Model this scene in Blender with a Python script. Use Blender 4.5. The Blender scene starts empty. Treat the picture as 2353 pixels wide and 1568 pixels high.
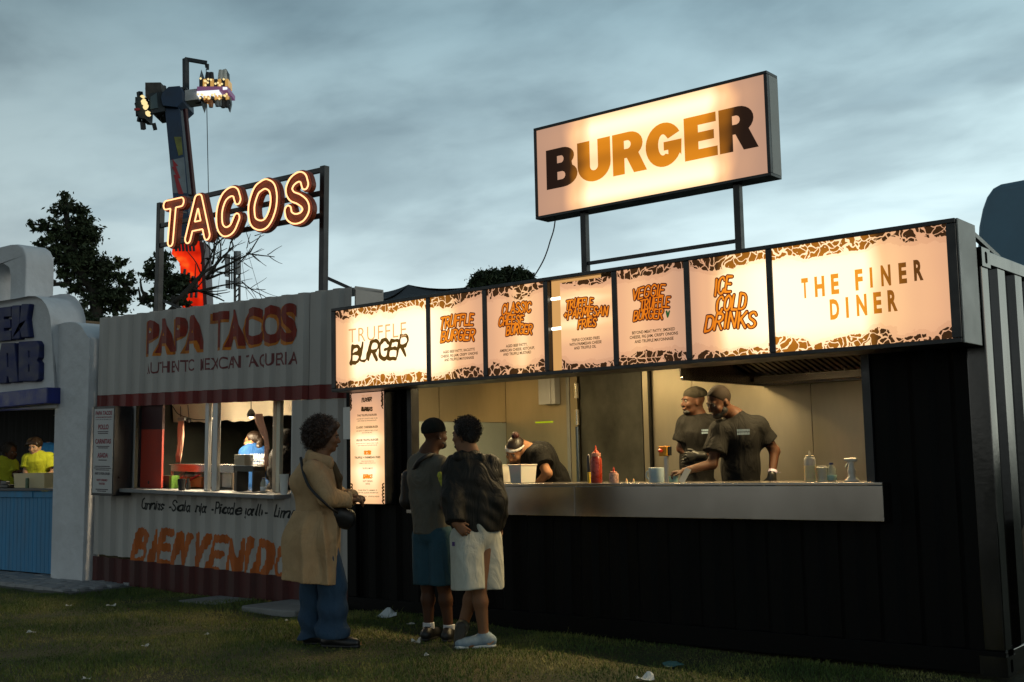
import bpy, bmesh, math, random
import numpy as np
from mathutils import Vector, Matrix, Euler
from mathutils.geometry import tessellate_polygon
random.seed(7); RNG = np.random.RandomState(11)
scene = bpy.context.scene
COL = scene.collection
R = math.radians
PI = math.pi

# ------------------------------------------------------------------ camera
CAM_H = 1.393
FPX = 2669.6            # focal length in units of a 2353 x 1568 picture
YAW, PITCH, ROLL = 0.88366, 0.10135, -0.02152
_fw = np.array([-math.cos(YAW)*math.cos(PITCH), math.sin(YAW)*math.cos(PITCH), math.sin(PITCH)])
_r0 = np.array([math.sin(YAW), math.cos(YAW), 0.0]); _u0 = np.cross(_r0, _fw)
_r = _r0*math.cos(ROLL)+_u0*math.sin(ROLL); _u = -_r0*math.sin(ROLL)+_u0*math.cos(ROLL)
cam_d = bpy.data.cameras.new('camera'); cam = bpy.data.objects.new('camera', cam_d); COL.objects.link(cam)
cam.matrix_world = Matrix(((_r[0], _u[0], -_fw[0], 0), (_r[1], _u[1], -_fw[1], 0), (_r[2], _u[2], -_fw[2], CAM_H), (0, 0, 0, 1)))
cam_d.sensor_width = 36; cam_d.lens = FPX/2353*36; cam_d.clip_start = 0.1; cam_d.clip_end = 3000
scene.camera = cam
scene.render.resolution_x = 1024; scene.render.resolution_y = 682
scene.render.engine = 'CYCLES'
scene.cycles.use_denoising = True
scene.cycles.max_bounces = 6; scene.cycles.diffuse_bounces = 3; scene.cycles.glossy_bounces = 3
scene.cycles.transmission_bounces = 4; scene.cycles.transparent_max_bounces = 8
scene.cycles.sample_clamp_indirect = 4.0
scene.cycles.caustics_reflective = False; scene.cycles.caustics_refractive = False
vs = scene.view_settings
scene.display_settings.display_device = 'sRGB'
vs.view_transform = 'Standard'; vs.look = 'None'; vs.exposure = 0.0; vs.gamma = 1.0; vs.use_curve_mapping = False

# ------------------------------------------------------------------ world: dusk sky with torn grey cloud
world = bpy.data.worlds.new('World'); scene.world = world; world.use_nodes = True
def lin(c):
    return tuple((x/12.92 if x <= 0.04045 else ((x+0.055)/1.055)**2.4) for x in (v/255 for v in c))
def sky_nodes():
    nt = world.node_tree; N = nt.nodes; L = nt.links; N.clear()
    def n(t, **k):
        x = N.new(t)
        for a, b in k.items(): setattr(x, a, b)
        return x
    def math_(op, a, b=None, clamp=False):
        m = n('ShaderNodeMath', operation=op); m.use_clamp = clamp
        for i, v in enumerate((a, b)):
            if v is None: continue
            if isinstance(v, (int, float)): m.inputs[i].default_value = v
            else: L.new(v, m.inputs[i])
        return m.outputs[0]
    def vdot(v, w):
        m = n('ShaderNodeVectorMath', operation='DOT_PRODUCT'); L.new(v, m.inputs[0]); m.inputs[1].default_value = w
        return m.outputs['Value']
    def ramp(fac, stops, interp='LINEAR'):
        m = n('ShaderNodeValToRGB'); m.color_ramp.interpolation = interp; L.new(fac, m.inputs[0])
        e = m.color_ramp.elements
        while len(e) < len(stops): e.new(0.5)
        for el, (p, c) in zip(e, stops): el.position = p; el.color = (*c, 1)
        return m.outputs[0]
    def mix(f, a, b, bt='MIX'):
        m = n('ShaderNodeMix', data_type='RGBA', blend_type=bt)
        if isinstance(f, (int, float)): m.inputs[0].default_value = f
        else: L.new(f, m.inputs[0])
        for i, v in ((6, a), (7, b)):
            if isinstance(v, tuple): m.inputs[i].default_value = (*v, 1)
            else: L.new(v, m.inputs[i])
        return m.outputs[2]
    tc = n('ShaderNodeTexCoord'); D = tc.outputs['Generated']
    z = vdot(D, (0, 0, 1))
    # afterglow lies beyond the right end of the container: +x +y
    glow = vdot(D, (0.42, 0.9, 0.0))
    # base gradient by elevation
    base = ramp(z, [(0.0, lin((222, 234, 230))), (0.10, lin((212, 228, 229))), (0.22, lin((178, 200, 205))), (0.36, lin((138, 164, 173))), (0.6, lin((102, 128, 140))), (1.0, lin((78, 100, 114)))])
    bright = math_('ADD', math_('MULTIPLY', glow, 0.5), 0.5)
    g = ramp(bright, [(0.0, (0.60, 0.53, 0.49)), (0.42, (0.62, 0.58, 0.56)), (0.62, (0.72, 0.73, 0.74)), (0.78, (0.90, 0.905, 0.91)), (0.88, (1.06, 1.055, 1.04)), (0.96, (1.26, 1.22, 1.13)), (1.0, (1.40, 1.28, 1.08))])
    base = mix(1.0, base, g, 'MULTIPLY')
    # clouds on a tilted sheet so that the streaks climb to the right
    mp = n('ShaderNodeVectorMath', operation='DIVIDE')
    L.new(D, mp.inputs[0])
    zz = math_('ADD', math_('MAXIMUM', z, 0.0), 0.16)
    cmb = n('ShaderNodeCombineXYZ')
    for i in range(3): L.new(zz, cmb.inputs[i])
    L.new(cmb.outputs[0], mp.inputs[1])
    rot = n('ShaderNodeMapping'); L.new(mp.outputs[0], rot.inputs[0]); rot.inputs['Rotation'].default_value = (0, 0, R(24)); rot.inputs['Scale'].default_value = (1.05, 1.4, 0.0); rot.inputs['Location'].default_value = (1.7, 0.6, 0)
    n1 = n('ShaderNodeTexNoise'); L.new(rot.outputs[0], n1.inputs['Vector']); n1.inputs['Scale'].default_value = 1.3; n1.inputs['Detail'].default_value = 7.0; n1.inputs['Roughness'].default_value = 0.50; n1.inputs['Distortion'].default_value = 0.15
    n2 = n('ShaderNodeTexNoise'); L.new(rot.outputs[0], n2.inputs['Vector']); n2.inputs['Scale'].default_value = 3.6; n2.inputs['Detail'].default_value = 4.0; n2.inputs['Distortion'].default_value = 0.5
    c1 = ramp(n1.outputs[0], [(0.38, (0, 0, 0)), (0.64, (1, 1, 1))], 'EASE')
    c2 = ramp(n2.outputs[0], [(0.42, (0, 0, 0)), (0.75, (1, 1, 1))], 'EASE')
    cm = mix(0.22, c1, c2)
    hz = ramp(z, [(0.0, (0.45, 0.45, 0.45)), (0.16, (0.62, 0.62, 0.62)), (0.30, (1, 1, 1))])
    cm = mix(1.0, cm, hz, 'MULTIPLY')
    dark = mix(1.0, base, (0.48, 0.505, 0.54), 'MULTIPLY')
    col = mix(cm, base, dark)
    # thin cloud bars low over the horizon
    mp2 = n('ShaderNodeMapping'); L.new(D, mp2.inputs[0]); mp2.inputs['Scale'].default_value = (4, 4, 24)
    n3 = n('ShaderNodeTexNoise'); L.new(mp2.outputs[0], n3.inputs['Vector']); n3.inputs['Scale'].default_value = 1.0; n3.inputs['Detail'].default_value = 5.0
    c3 = ramp(n3.outputs[0], [(0.52, (0, 0, 0)), (0.68, (0.75, 0.75, 0.75))], 'EASE')
    hb = ramp(z, [(0.04, (1, 1, 1)), (0.22, (1, 1, 1)), (0.32, (0, 0, 0))])
    c3 = mix(1.0, c3, hb, 'MULTIPLY')
    col = mix(c3, col, mix(1.0, base, (0.74, 0.78, 0.82), 'MULTIPLY'))
    # ground half
    gr = ramp(z, [(0.49, (0, 0, 0)), (0.5, (1, 1, 1))])
    zg = math_('ADD', math_('MULTIPLY', z, 30.0), 0.5, True)
    col = mix(zg, (0.03, 0.035, 0.03), col)
    bg = n('ShaderNodeBackground'); L.new(col, bg.inputs[0]); bg.inputs[1].default_value = 1.62
    out = n('ShaderNodeOutputWorld'); L.new(bg.outputs[0], out.inputs[0])
sky_nodes()

# last glow of the set sun, low beyond the right end of the container
sd = bpy.data.lights.new('sun', 'SUN'); sd.energy = 0.28; sd.angle = R(18); sd.color = (1.0, 0.80, 0.55); so_ = bpy.data.objects.new('sun', sd); COL.objects.link(so_)
so_.rotation_euler = (-Vector((0.93, 0.34, 0.17))).to_track_quat('-Z', 'Y').to_euler()

# ------------------------------------------------------------------ pixel -> place helpers (all return real points on real planes)
def ray(px, py):
    return _fw + ((px-1176.5)*_r - (py-784.0)*_u)/FPX
def on(px, py, ax, v):
    d = ray(px, py); o = np.array([0, 0, CAM_H]); t = (v-o[ax])/d[ax]
    return o+t*d
def far(px, py, dist):
    d = ray(px, py); d = d/np.linalg.norm(d[:2]); return np.array([0, 0, CAM_H])+d*dist

# ------------------------------------------------------------------ objects
FR = {}            # object name -> world matrix (kept by hand, no depsgraph)
def tag(o, label=None, cat=None, group=None, kind=None):
    if label: o['label'] = label
    if cat: o['category'] = cat
    if group: o['group'] = group
    if kind: o['kind'] = kind
    return o
def thing(name, label, cat, loc=(0, 0, 0), rot=None, group=None):
    o = bpy.data.objects.new(name, None); COL.objects.link(o); o.empty_display_size = 0.1
    M = Matrix.Translation(Vector(loc)) @ (rot.to_4x4() if rot is not None else Matrix.Identity(4))
    o.matrix_world = M; FR[o.name] = M
    return tag(o, label, cat, group)
def mk(name, V, F, mat, parent=None, smooth=False, label=None, bevel=None, kind=None, loc=None, tri=None):
    """V in world space; stored relative to its parent (or to loc when top-level)"""
    V = np.asarray(V, float).reshape(-1, 3)
    if parent is not None:
        M = FR[parent.name]
    else:
        if loc is None: loc = (float(V[:, 0].mean()), float(V[:, 1].mean()), float(V[:, 2].min()))
        M = Matrix.Translation(Vector(loc))
    Mi = np.array(M.inverted())
    VL = V @ Mi[:3, :3].T + Mi[:3, 3]
    me = bpy.data.meshes.new(name)
    if isinstance(F, np.ndarray):
        nf, k = F.shape
        me.vertices.add(len(VL)); me.vertices.foreach_set('co', VL.ravel())
        me.loops.add(nf*k); me.loops.foreach_set('vertex_index', F.ravel().astype(np.int32))
        me.polygons.add(nf); me.polygons.foreach_set('loop_start', np.arange(0, nf*k, k, dtype=np.int32))
        try: me.polygons.foreach_set('loop_total', np.full(nf, k, dtype=np.int32))
        except Exception: pass
        me.update(calc_edges=True); me.validate()
    else:
        me.from_pydata([tuple(v) for v in VL], [], F); me.update()
    if mat is not None:
        for m_ in (mat if isinstance(mat, (list, tuple)) else [mat]): me.materials.append(m_)
    if smooth: me.polygons.foreach_set('use_smooth', np.ones(len(me.polygons), dtype=bool))
    o = bpy.data.objects.new(name, me); COL.objects.link(o)
    if parent is not None:
        o.parent = parent; FR[o.name] = FR[parent.name]
    else:
        o.matrix_world = M; FR[o.name] = M
    if bevel:
        b = o.modifiers.new('bevel', 'BEVEL'); b.width = bevel; b.segments = 2; b.limit_method = 'ANGLE'; b.angle_limit = R(40)
    if label: o['label'] = label
    if kind: o['kind'] = kind
    return o
def copy_tree(o, M=None, parent=None, label=None):
    c = o.copy(); COL.objects.link(c)
    if parent is not None: c.parent = parent; FR[c.name] = FR[parent.name]
    if M is not None: c.matrix_world = M; FR[c.name] = M
    if label: c['label'] = label
    for ch in [x for x in o.children]: copy_tree(ch, None, c)
    return c

class MB:
    def __init__(s, M=None): s.V = []; s.F = []; s.M = np.array(M) if M is not None else None; s.mi = []
    def add(s, V, F):
        V = np.asarray(V, float).reshape(-1, 3)
        if s.M is not None: V = V @ s.M[:3, :3].T + s.M[:3, 3]
        n = len(s.V); s.V.extend(V.tolist()); s.F.extend([tuple(i+n for i in f) for f in F]); return s
    def box(s, a, b):
        x0, x1 = sorted((a[0], b[0])); y0, y1 = sorted((a[1], b[1])); z0, z1 = sorted((a[2], b[2]))
        V = [(x0, y0, z0), (x1, y0, z0), (x1, y1, z0), (x0, y1, z0), (x0, y0, z1), (x1, y0, z1), (x1, y1, z1), (x0, y1, z1)]
        return s.add(V, [(0, 3, 2, 1), (4, 5, 6, 7), (0, 1, 5, 4), (1, 2, 6, 5), (2, 3, 7, 6), (3, 0, 4, 7)])
    def beam(s, p, q, w, h=None, up=(0, 0, 1)):
        p = np.array(p, float); q = np.array(q, float); h = h or w
        d = q-p; L_ = np.linalg.norm(d); d /= L_; up = np.array(up, float)
        if abs(d@up) > 0.98: up = np.array([0, 1.0, 0])
        a = np.cross(d, up); a /= np.linalg.norm(a); b = np.cross(a, d)
        V = []
        for e in (p, q):
            for sx, sy in ((-1, -1), (1, -1), (1, 1), (-1, 1)): V.append(e+a*sx*w/2+b*sy*h/2)
        return s.add(V, [(0, 1, 2, 3), (7, 6, 5, 4), (0, 4, 5, 1), (1, 5, 6, 2), (2, 6, 7, 3), (3, 7, 4, 0)])
    def tube(s, pts, r, n=8, closed=False, caps=True):
        P = np.asarray(pts, float); m = len(P); rr = np.full(m, r) if np.isscalar(r) else np.asarray(r, float)
        V = []; 
        T = np.roll(P, -1, 0)-np.roll(P, 1, 0) if closed else np.gradient(P, axis=0)
        T /= (np.linalg.norm(T, axis=1)[:, None]+1e-12)
        a = np.cross(T[0], (0, 0, 1.0)); 
        if np.linalg.norm(a) < 1e-3: a = np.cross(T[0], (1.0, 0, 0))
        a /= np.linalg.norm(a)
        for i in range(m):
            a = a-T[i]*(a@T[i]); a /= (np.linalg.norm(a)+1e-12); b = np.cross(T[i], a)
            for k in range(n):
                t = 2*PI*k/n; V.append(P[i]+rr[i]*(math.cos(t)*a+math.sin(t)*b))
        F = []
        for i in range(m if closed else m-1):
            j = (i+1) % m
            for k in range(n):
                k2 = (k+1) % n; F.append((i*n+k, i*n+k2, j*n+k2, j*n+k))
        if not closed and caps:
            F.append(tuple(range(n-1, -1, -1))); F.append(tuple((m-1)*n+k for k in range(n)))
        return s.add(V, F)
    def cyl(s, p, q, r0, r1=None, n=16):
        return s.tube([p, q], [r0, r0 if r1 is None else r1], n)
    def lathe(s, c, prof, n=20, sx=1, sy=1, cap=True):
        V = []
        for rr, z in prof:
            for k in range(n): t = 2*PI*k/n; V.append((c[0]+rr*math.cos(t)*sx, c[1]+rr*math.sin(t)*sy, c[2]+z))
        F = []
        m = len(prof)
        for i in range(m-1):
            for k in range(n): k2 = (k+1) % n; F.append((i*n+k, i*n+k2, (i+1)*n+k2, (i+1)*n+k))
        if cap: F.append(tuple(range(n-1, -1, -1))); F.append(tuple((m-1)*n+k for k in range(n)))
        return s.add(V, F)
    def prism(s, loops, y0, y1, frame=None):
        """loops: 2D closed loops (x,z), even-odd; extruded from y0 (front) to y1"""
        loops = [clean(l) for l in loops]; loops = [l for l in loops if len(l) >= 3]
        if not loops: return s
        if len(loops) > 1:
            gs = nest(loops)
            if len(gs) > 1:
                for g in gs: s.prism(g, y0, y1, frame)
                return s
        flat = [p for l in loops for p in l]; n = len(flat)
        tris = tessellate_polygon([[Vector((p[0], p[1], 0)) for p in l] for l in loops])
        def tr(x, y, z): return (x, y, z) if frame is None else frame(x, y, z)
        V = [tr(p[0], y0, p[1]) for p in flat]+([tr(p[0], y1, p[1]) for p in flat] if y1 is not None else [])
        F = []
        for t in tris:
            a, b, c = [flat[i] for i in t]
            ar = (b[0]-a[0])*(c[1]-a[1])-(c[0]-a[0])*(b[1]-a[1])
            t = tuple(t) if ar > 0 else tuple(reversed(t))
            F.append(t)
            if y1 is not None: F.append(tuple(i+n for i in reversed(t)))
        if y1 is not None:
            o = 0
            for l in loops:
                m = len(l)
                for i in range(m): j = (i+1) % m; F.append((o+i, o+i+n, o+j+n, o+j))
                o += m
        return s.add(V, F)
    def build(s, name, mat, parent=None, **k):
        return mk(name, np.array(s.V), s.F, mat, parent, **k)
def clean(l, eps=1e-5):
    o = []
    for p in l:
        if not o or abs(p[0]-o[-1][0])+abs(p[1]-o[-1][1]) > eps: o.append((float(p[0]), float(p[1])))
    if len(o) > 1 and abs(o[0][0]-o[-1][0])+abs(o[0][1]-o[-1][1]) <= eps: o.pop()
    return o
def area2(l):
    P = np.array(l); return 0.5*float(np.sum(P[:, 0]*np.roll(P[:, 1], -1)-np.roll(P[:, 0], -1)*P[:, 1]))
def inside(p, l):
    c = False; n = len(l); x, y = p
    for i in range(n):
        x0, y0 = l[i]; x1, y1 = l[i-1]
        if (y0 > y) != (y1 > y) and x < (x1-x0)*(y-y0)/(y1-y0)+x0: c = not c
    return c
def nest(loops):
    """group loops into outer contours with their own holes"""
    bb = [(min(p[0] for p in l), min(p[1] for p in l), max(p[0] for p in l), max(p[1] for p in l)) for l in loops]
    par = []
    for i, l in enumerate(loops):
        c = [j for j, m in enumerate(loops) if j != i and bb[j][0] <= bb[i][0] and bb[j][2] >= bb[i][2] and bb[j][1] <= bb[i][1] and bb[j][3] >= bb[i][3] and inside(l[0], m)]
        par.append(c)
    out = []
    for i, l in enumerate(loops):
        if len(par[i]) % 2 == 0:
            g = [l]
            for j, m in enumerate(loops):
                if len(par[j]) == len(par[i])+1 and i in par[j]: g.append(m)
            out.append(g)
    return out
def orient(o_):   # make normals consistent
    bm = bmesh.new(); bm.from_mesh(o_.data); bmesh.ops.recalc_face_normals(bm, faces=bm.faces); bm.to_mesh(o_.data); bm.free(); return o_

# ------------------------------------------------------------------ materials
MATS = {}
def mat(name, col, rough=0.7, metal=0.0, noise=None, bump=None, emis=None, spec=0.5, sub=0.0, trans=0.0, coat=0.0, alpha=None, coord='Object', aniso=None):
    """noise=(scale, amount, detail) colour variation; bump=(scale, strength)"""
    if name in MATS: return MATS[name]
    m = bpy.data.materials.new(name); m.use_nodes = True; nt = m.node_tree; N = nt.nodes; L = nt.links
    b = N['Principled BSDF']
    b.inputs['Base Color'].default_value = (*col, 1); b.inputs['Roughness'].default_value = rough; b.inputs['Metallic'].default_value = metal
    b.inputs['Specular IOR Level'].default_value = spec
    if sub: b.inputs['Subsurface Weight'].default_value = sub; b.inputs['Subsurface Radius'].default_value = (0.02, 0.008, 0.004); b.inputs['Subsurface Scale'].default_value = 0.5
    if trans: b.inputs['Transmission Weight'].default_value = trans
    if coat: b.inputs['Coat Weight'].default_value = coat
    if alpha is not None: b.inputs['Alpha'].default_value = alpha
    if emis: b.inputs['Emission Color'].default_value = (*emis[0], 1); b.inputs['Emission Strength'].default_value = emis[1]
    tc = None
    if noise or bump: tc = N.new('ShaderNodeTexCoord')
    if noise:
        sc = noise[0]; mp = N.new('ShaderNodeMapping'); L.new(tc.outputs[coord], mp.inputs[0])
        mp.inputs['Scale'].default_value = sc if isinstance(sc, tuple) else (sc, sc, sc)
        t = N.new('ShaderNodeTexNoise'); L.new(mp.outputs[0], t.inputs['Vector']); t.inputs['Scale'].default_value = 1; t.inputs['Detail'].default_value = noise[2] if len(noise) > 2 else 5; t.inputs['Roughness'].default_value = 0.62
        mr = N.new('ShaderNodeMapRange'); L.new(t.outputs[0], mr.inputs[0]); mr.inputs[1].default_value = 0.3; mr.inputs[2].default_value = 0.7; mr.inputs[3].default_value = 1-noise[1]; mr.inputs[4].default_value = 1+noise[1]*0.6
        mx = N.new('ShaderNodeVectorMath'); mx.operation = 'SCALE'; mx.inputs[0].default_value = col; L.new(mr.outputs[0], mx.inputs['Scale'])
        L.new(mx.outputs[0], b.inputs['Base Color'])
        mr2 = N.new('ShaderNodeMapRange'); L.new(t.outputs[0], mr2.inputs[0]); mr2.inputs[1].default_value = 0.3; mr2.inputs[2].default_value = 0.7; rv = 0.03 if metal > 0.4 else 0.12; mr2.inputs[3].default_value = max(rough-rv, 0.02); mr2.inputs[4].default_value = min(rough+rv, 1)
        L.new(mr2.outputs[0], b.inputs['Roughness'])
    if bump:
        sc = bump[0]; mp = N.new('ShaderNodeMapping'); L.new(tc.outputs[coord], mp.inputs[0]); mp.inputs['Scale'].default_value = sc if isinstance(sc, tuple) else (sc, sc, sc)
        t = N.new('ShaderNodeTexNoise'); L.new(mp.outputs[0], t.inputs['Vector']); t.inputs['Scale'].default_value = 1; t.inputs['Detail'].default_value = 4
        bp = N.new('ShaderNodeBump'); L.new(t.outputs[0], bp.inputs['Height']); bp.inputs['Strength'].default_value = bump[1]; bp.inputs['Distance'].default_value = bump[2] if len(bump) > 2 else 0.01
        L.new(bp.outputs[0], b.inputs['Normal'])
    MATS[name] = m
    return m
def emit(name, col, s):
    if name in MATS: return MATS[name]
    m = bpy.data.materials.new(name); m.use_nodes = True; N = m.node_tree.nodes; N.clear()
    e = N.new('ShaderNodeEmission'); e.inputs[0].default_value = (*col, 1); e.inputs[1].default_value = s
    o = N.new('ShaderNodeOutputMaterial'); m.node_tree.links.new(e.outputs[0], o.inputs[0]); MATS[name] = m
    return m
def glass(name, col, rough=0.02, alpha=0.12):
    m = mat(name, col, rough, alpha=alpha, spec=0.6); return m

# ------------------------------------------------------------------ lettering
_TC = {}
def font_mesh(txt, bold=0.0, shear=0.0, spacing=1.0, res=3):
    """built-in font -> flat triangles in (x, z), cap height 1, starting at x=0; returns V, F, width"""
    k = (txt, bold, shear, spacing)
    if k in _TC: return _TC[k]
    c = bpy.data.curves.new('t', 'FONT'); c.body = txt; c.size = 1; c.offset = bold; c.shear = shear; c.space_character = spacing; c.resolution_u = res; c.fill_mode = 'FRONT'
    o = bpy.data.objects.new('t', c); COL.objects.link(o)
    bpy.context.view_layer.update()
    me = bpy.data.meshes.new_from_object(o.evaluated_get(bpy.context.evaluated_depsgraph_get()))
    V = np.array([v.co[:] for v in me.vertices]) if len(me.vertices) else np.zeros((0, 3))
    F = [tuple(p.vertices) for p in me.polygons]
    bpy.data.objects.remove(o); bpy.data.curves.remove(c); bpy.data.meshes.remove(me)
    cap = 0.729
    if len(V):
        V = V/cap; V[:, 0] -= V[:, 0].min(); w = V[:, 0].max()
    else: w = 0
    _TC[k] = (V[:, :2], F, w)
    return _TC[k]
def put_text(mb, txt, x, z, h, width=None, align='c', frame=None, y=0.0, bold=0.0, shear=0.0, spacing=1.0, sx=1.0, rot=0.0):
    """adds text into mb at height h (caps), centred at x on baseline z; frame maps (x,y,z)->world"""
    V, F, w = font_mesh(txt, bold, shear, spacing)
    if not len(V): return
    k = h*sx
    if width: k = width/w
    W = w*k; x0 = x-W/2 if align == 'c' else (x if align == 'l' else x-W)
    X = x0+V[:, 0]*k; Z = z+V[:, 1]*h
    if rot:
        cx, cz = x, z; dx = X-cx; dz = Z-cz; X = cx+dx*math.cos(rot)-dz*math.sin(rot); Z = cz+dx*math.sin(rot)+dz*math.cos(rot)
    P = [(a, y, b) if frame is None else frame(a, y, b) for a, b in zip(X, Z)]
    # front faces look towards -y
    mb.add(P, [tuple(f) for f in F])

def crv(pts, n=7):
    P = np.array(pts, float)
    if len(P) < 3: return P
    P2 = np.vstack([2*P[0]-P[1], P, 2*P[-1]-P[-2]]); o = []
    for i in range(1, len(P2)-2):
        p0, p1, p2, p3 = P2[i-1:i+3]
        for t in np.linspace(0, 1, n, endpoint=False):
            o.append(0.5*((2*p1)+(-p0+p2)*t+(2*p0-5*p1+4*p2-p3)*t*t+(-p0+3*p1-3*p2+p3)*t**3))
    o.append(P[-1]); return np.array(o)
# stroke alphabet, caps height 1; ('c', pts) = smooth, ('l', pts) = straight; last = advance width
GL = {
'A': ([('l', [(0, 0), (.3, 1), (.6, 0)]), ('l', [(.12, .33), (.48, .33)])], .6),
'B': ([('l', [(0, 0), (0, 1)]), ('c', [(0, 1), (.36, .97), (.47, .77), (.34, .56), (0, .53)]), ('c', [(0, .53), (.42, .5), (.54, .27), (.4, .04), (0, 0)])], .54),
'C': ([('c', [(.54, .8), (.43, .98), (.22, 1), (.04, .8), (0, .5), (.04, .2), (.22, 0), (.43, .02), (.54, .2)])], .56),
'D': ([('l', [(0, 0), (0, 1)]), ('c', [(0, 1), (.34, .96), (.53, .74), (.53, .28), (.34, .04), (0, 0)])], .55),
'E': ([('l', [(.48, 1), (0, 1), (0, 0), (.5, 0)]), ('l', [(0, .52), (.4, .52)])], .5),
'F': ([('l', [(.48, 1), (0, 1), (0, 0)]), ('l', [(0, .52), (.38, .52)])], .46),
'G': ([('c', [(.54, .82), (.42, .98), (.22, 1), (.04, .8), (0, .5), (.04, .2), (.22, 0), (.43, .03), (.54, .18)]), ('l', [(.54, .18), (.54, .48), (.3, .48)])], .57),
'H': ([('l', [(0, 0), (0, 1)]), ('l', [(.5, 0), (.5, 1)]), ('l', [(0, .5), (.5, .5)])], .53),
'I': ([('l', [(.02, 0), (.02, 1)])], .1),
'J': ([('c', [(.4, 1), (.4, .3), (.32, .05), (.14, 0), (0, .16)])], .44),
'K': ([('l', [(0, 0), (0, 1)]), ('l', [(.5, 1), (0, .42)]), ('l', [(.14, .56), (.52, 0)])], .54),
'L': ([('l', [(0, 1), (0, 0), (.46, 0)])], .46),
'M': ([('l', [(0, 0), (.04, 1), (.34, .3), (.64, 1), (.68, 0)])], .7),
'N': ([('l', [(0, 0), (0, 1), (.5, 0), (.5, 1)])], .54),
'O': ([('c', [(.28, 1), (.06, .82), (0, .5), (.06, .18), (.28, 0), (.5, .18), (.56, .5), (.5, .82), (.28, 1)])], .58),
'P': ([('l', [(0, 0), (0, 1)]), ('c', [(0, 1), (.36, .98), (.5, .75), (.36, .48), (0, .46)])], .5),
'R': ([('l', [(0, 0), (0, 1)]), ('c', [(0, 1), (.36, .98), (.49, .76), (.36, .52), (0, .5)]), ('l', [(.2, .5), (.54, 0)])], .55),
'S': ([('c', [(.48, .82), (.36, .98), (.16, .98), (.02, .8), (.1, .6), (.36, .44), (.5, .24), (.38, .03), (.16, 0), (0, .17)])], .52),
'T': ([('l', [(0, 1), (.56, 1)]), ('l', [(.28, 1), (.28, 0)])], .56),
'U': ([('c', [(0, 1), (0, .4), (.06, .08), (.25, 0), (.44, .08), (.5, .4), (.5, 1)])], .53),
'V': ([('l', [(0, 1), (.27, 0), (.54, 1)])], .54),
'Y': ([('l', [(0, 1), (.27, .48), (.54, 1)]), ('l', [(.27, .48), (.27, 0)])], .54),
'+': ([('l', [(.06, .5), (.4, .5)]), ('l', [(.23, .3), (.23, .7)])], .46),
'a': ([('c', [(.36, .46), (.2, .55), (.04, .4), (.03, .14), (.16, 0), (.3, .1), (.38, .4)]), ('c', [(.4, .55), (.37, .2), (.44, 0)])], .44),
'r': ([('l', [(.02, .55), (.02, 0)]), ('c', [(.02, .34), (.14, .52), (.28, .52)])], .28),
'n': ([('l', [(.02, .55), (.02, 0)]), ('c', [(.02, .34), (.16, .54), (.32, .46), (.33, 0)])], .38),
'i': ([('l', [(.03, .55), (.03, 0)]), ('l', [(.03, .75), (.04, .78)])], .1),
't': ([('l', [(.12, .85), (.1, .1), (.16, 0)]), ('l', [(0, .55), (.26, .57)])], .26),
's': ([('c', [(.3, .48), (.16, .56), (.03, .44), (.14, .3), (.28, .16), (.16, 0), (0, .08)])], .32),
'l': ([('c', [(.03, 1), (.02, .2), (.08, 0)])], .12),
'o': ([('c', [(.19, .55), (.03, .42), (.03, .12), (.19, 0), (.35, .12), (.35, .42), (.19, .55)])], .4),
'j': ([('c', [(.14, .55), (.14, -.1), (.08, -.28), (-.06, -.24)]), ('l', [(.14, .75), (.15, .78)])], .2),
'p': ([('l', [(.02, .55), (.02, -.3)]), ('c', [(.02, .42), (.2, .56), (.36, .38), (.32, .08), (.16, 0), (.02, .1)])], .4),
'c': ([('c', [(.32, .46), (.18, .56), (.03, .4), (.03, .14), (.18, 0), (.32, .08)])], .35),
'd': ([('l', [(.36, 1), (.37, 0)]), ('c', [(.36, .42), (.2, .56), (.03, .38), (.04, .1), (.18, 0), (.36, .14)])], .42),
'e': ([('c', [(.04, .3), (.32, .32), (.28, .52), (.12, .54), (.02, .3), (.08, .06), (.2, 0), (.33, .1)])], .36),
'g': ([('c', [(.34, .46), (.18, .56), (.03, .38), (.05, .1), (.2, .04), (.34, .2)]), ('c', [(.36, .55), (.35, -.1), (.26, -.3), (.06, -.24)])], .4),
'm': ([('l', [(.02, .55), (.02, 0)]), ('c', [(.02, .34), (.14, .54), (.25, .46), (.26, 0)]), ('c', [(.26, .36), (.38, .54), (.49, .46), (.5, 0)])], .54),
'.': ([('l', [(.03, .25), (.05, .26)])], .16),
}
def strokes(txt, h=1.0, sx=1.0, shear=0.0, gap=0.14, jit=0.0, seed=1):
    """list of polylines (N,2), total width"""
    rn = random.Random(seed); x = 0; out = []
    for ch in txt:
        if ch == ' ': x += 0.36*sx; continue
        st, w = GL[ch]; a = rn.uniform(-jit, jit); dz = rn.uniform(-jit, jit)*0.4; kz = 1+rn.uniform(-jit, jit)*0.6
        for t, pts in st:
            P = crv(pts) if t == 'c' else np.array(pts, float)
            if t == 'l' and jit:
                P = np.array([(p[0]+rn.uniform(-jit, jit)*.15, p[1]+rn.uniform(-jit, jit)*.15) for p in P])
            P = P*np.array([sx, kz]); c_ = np.array([w*sx/2, .5]); q = P-c_
            P = c_+np.stack([q[:, 0]*math.cos(a)-q[:, 1]*math.sin(a), q[:, 0]*math.sin(a)+q[:, 1]*math.cos(a)], 1)
            P = P+np.array([x, dz]); P[:, 0] += P[:, 1]*shear
            out.append(P*h)
        x += (w+gap)*sx if sx < 1 else w*sx+gap
    return out, x*h
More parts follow.
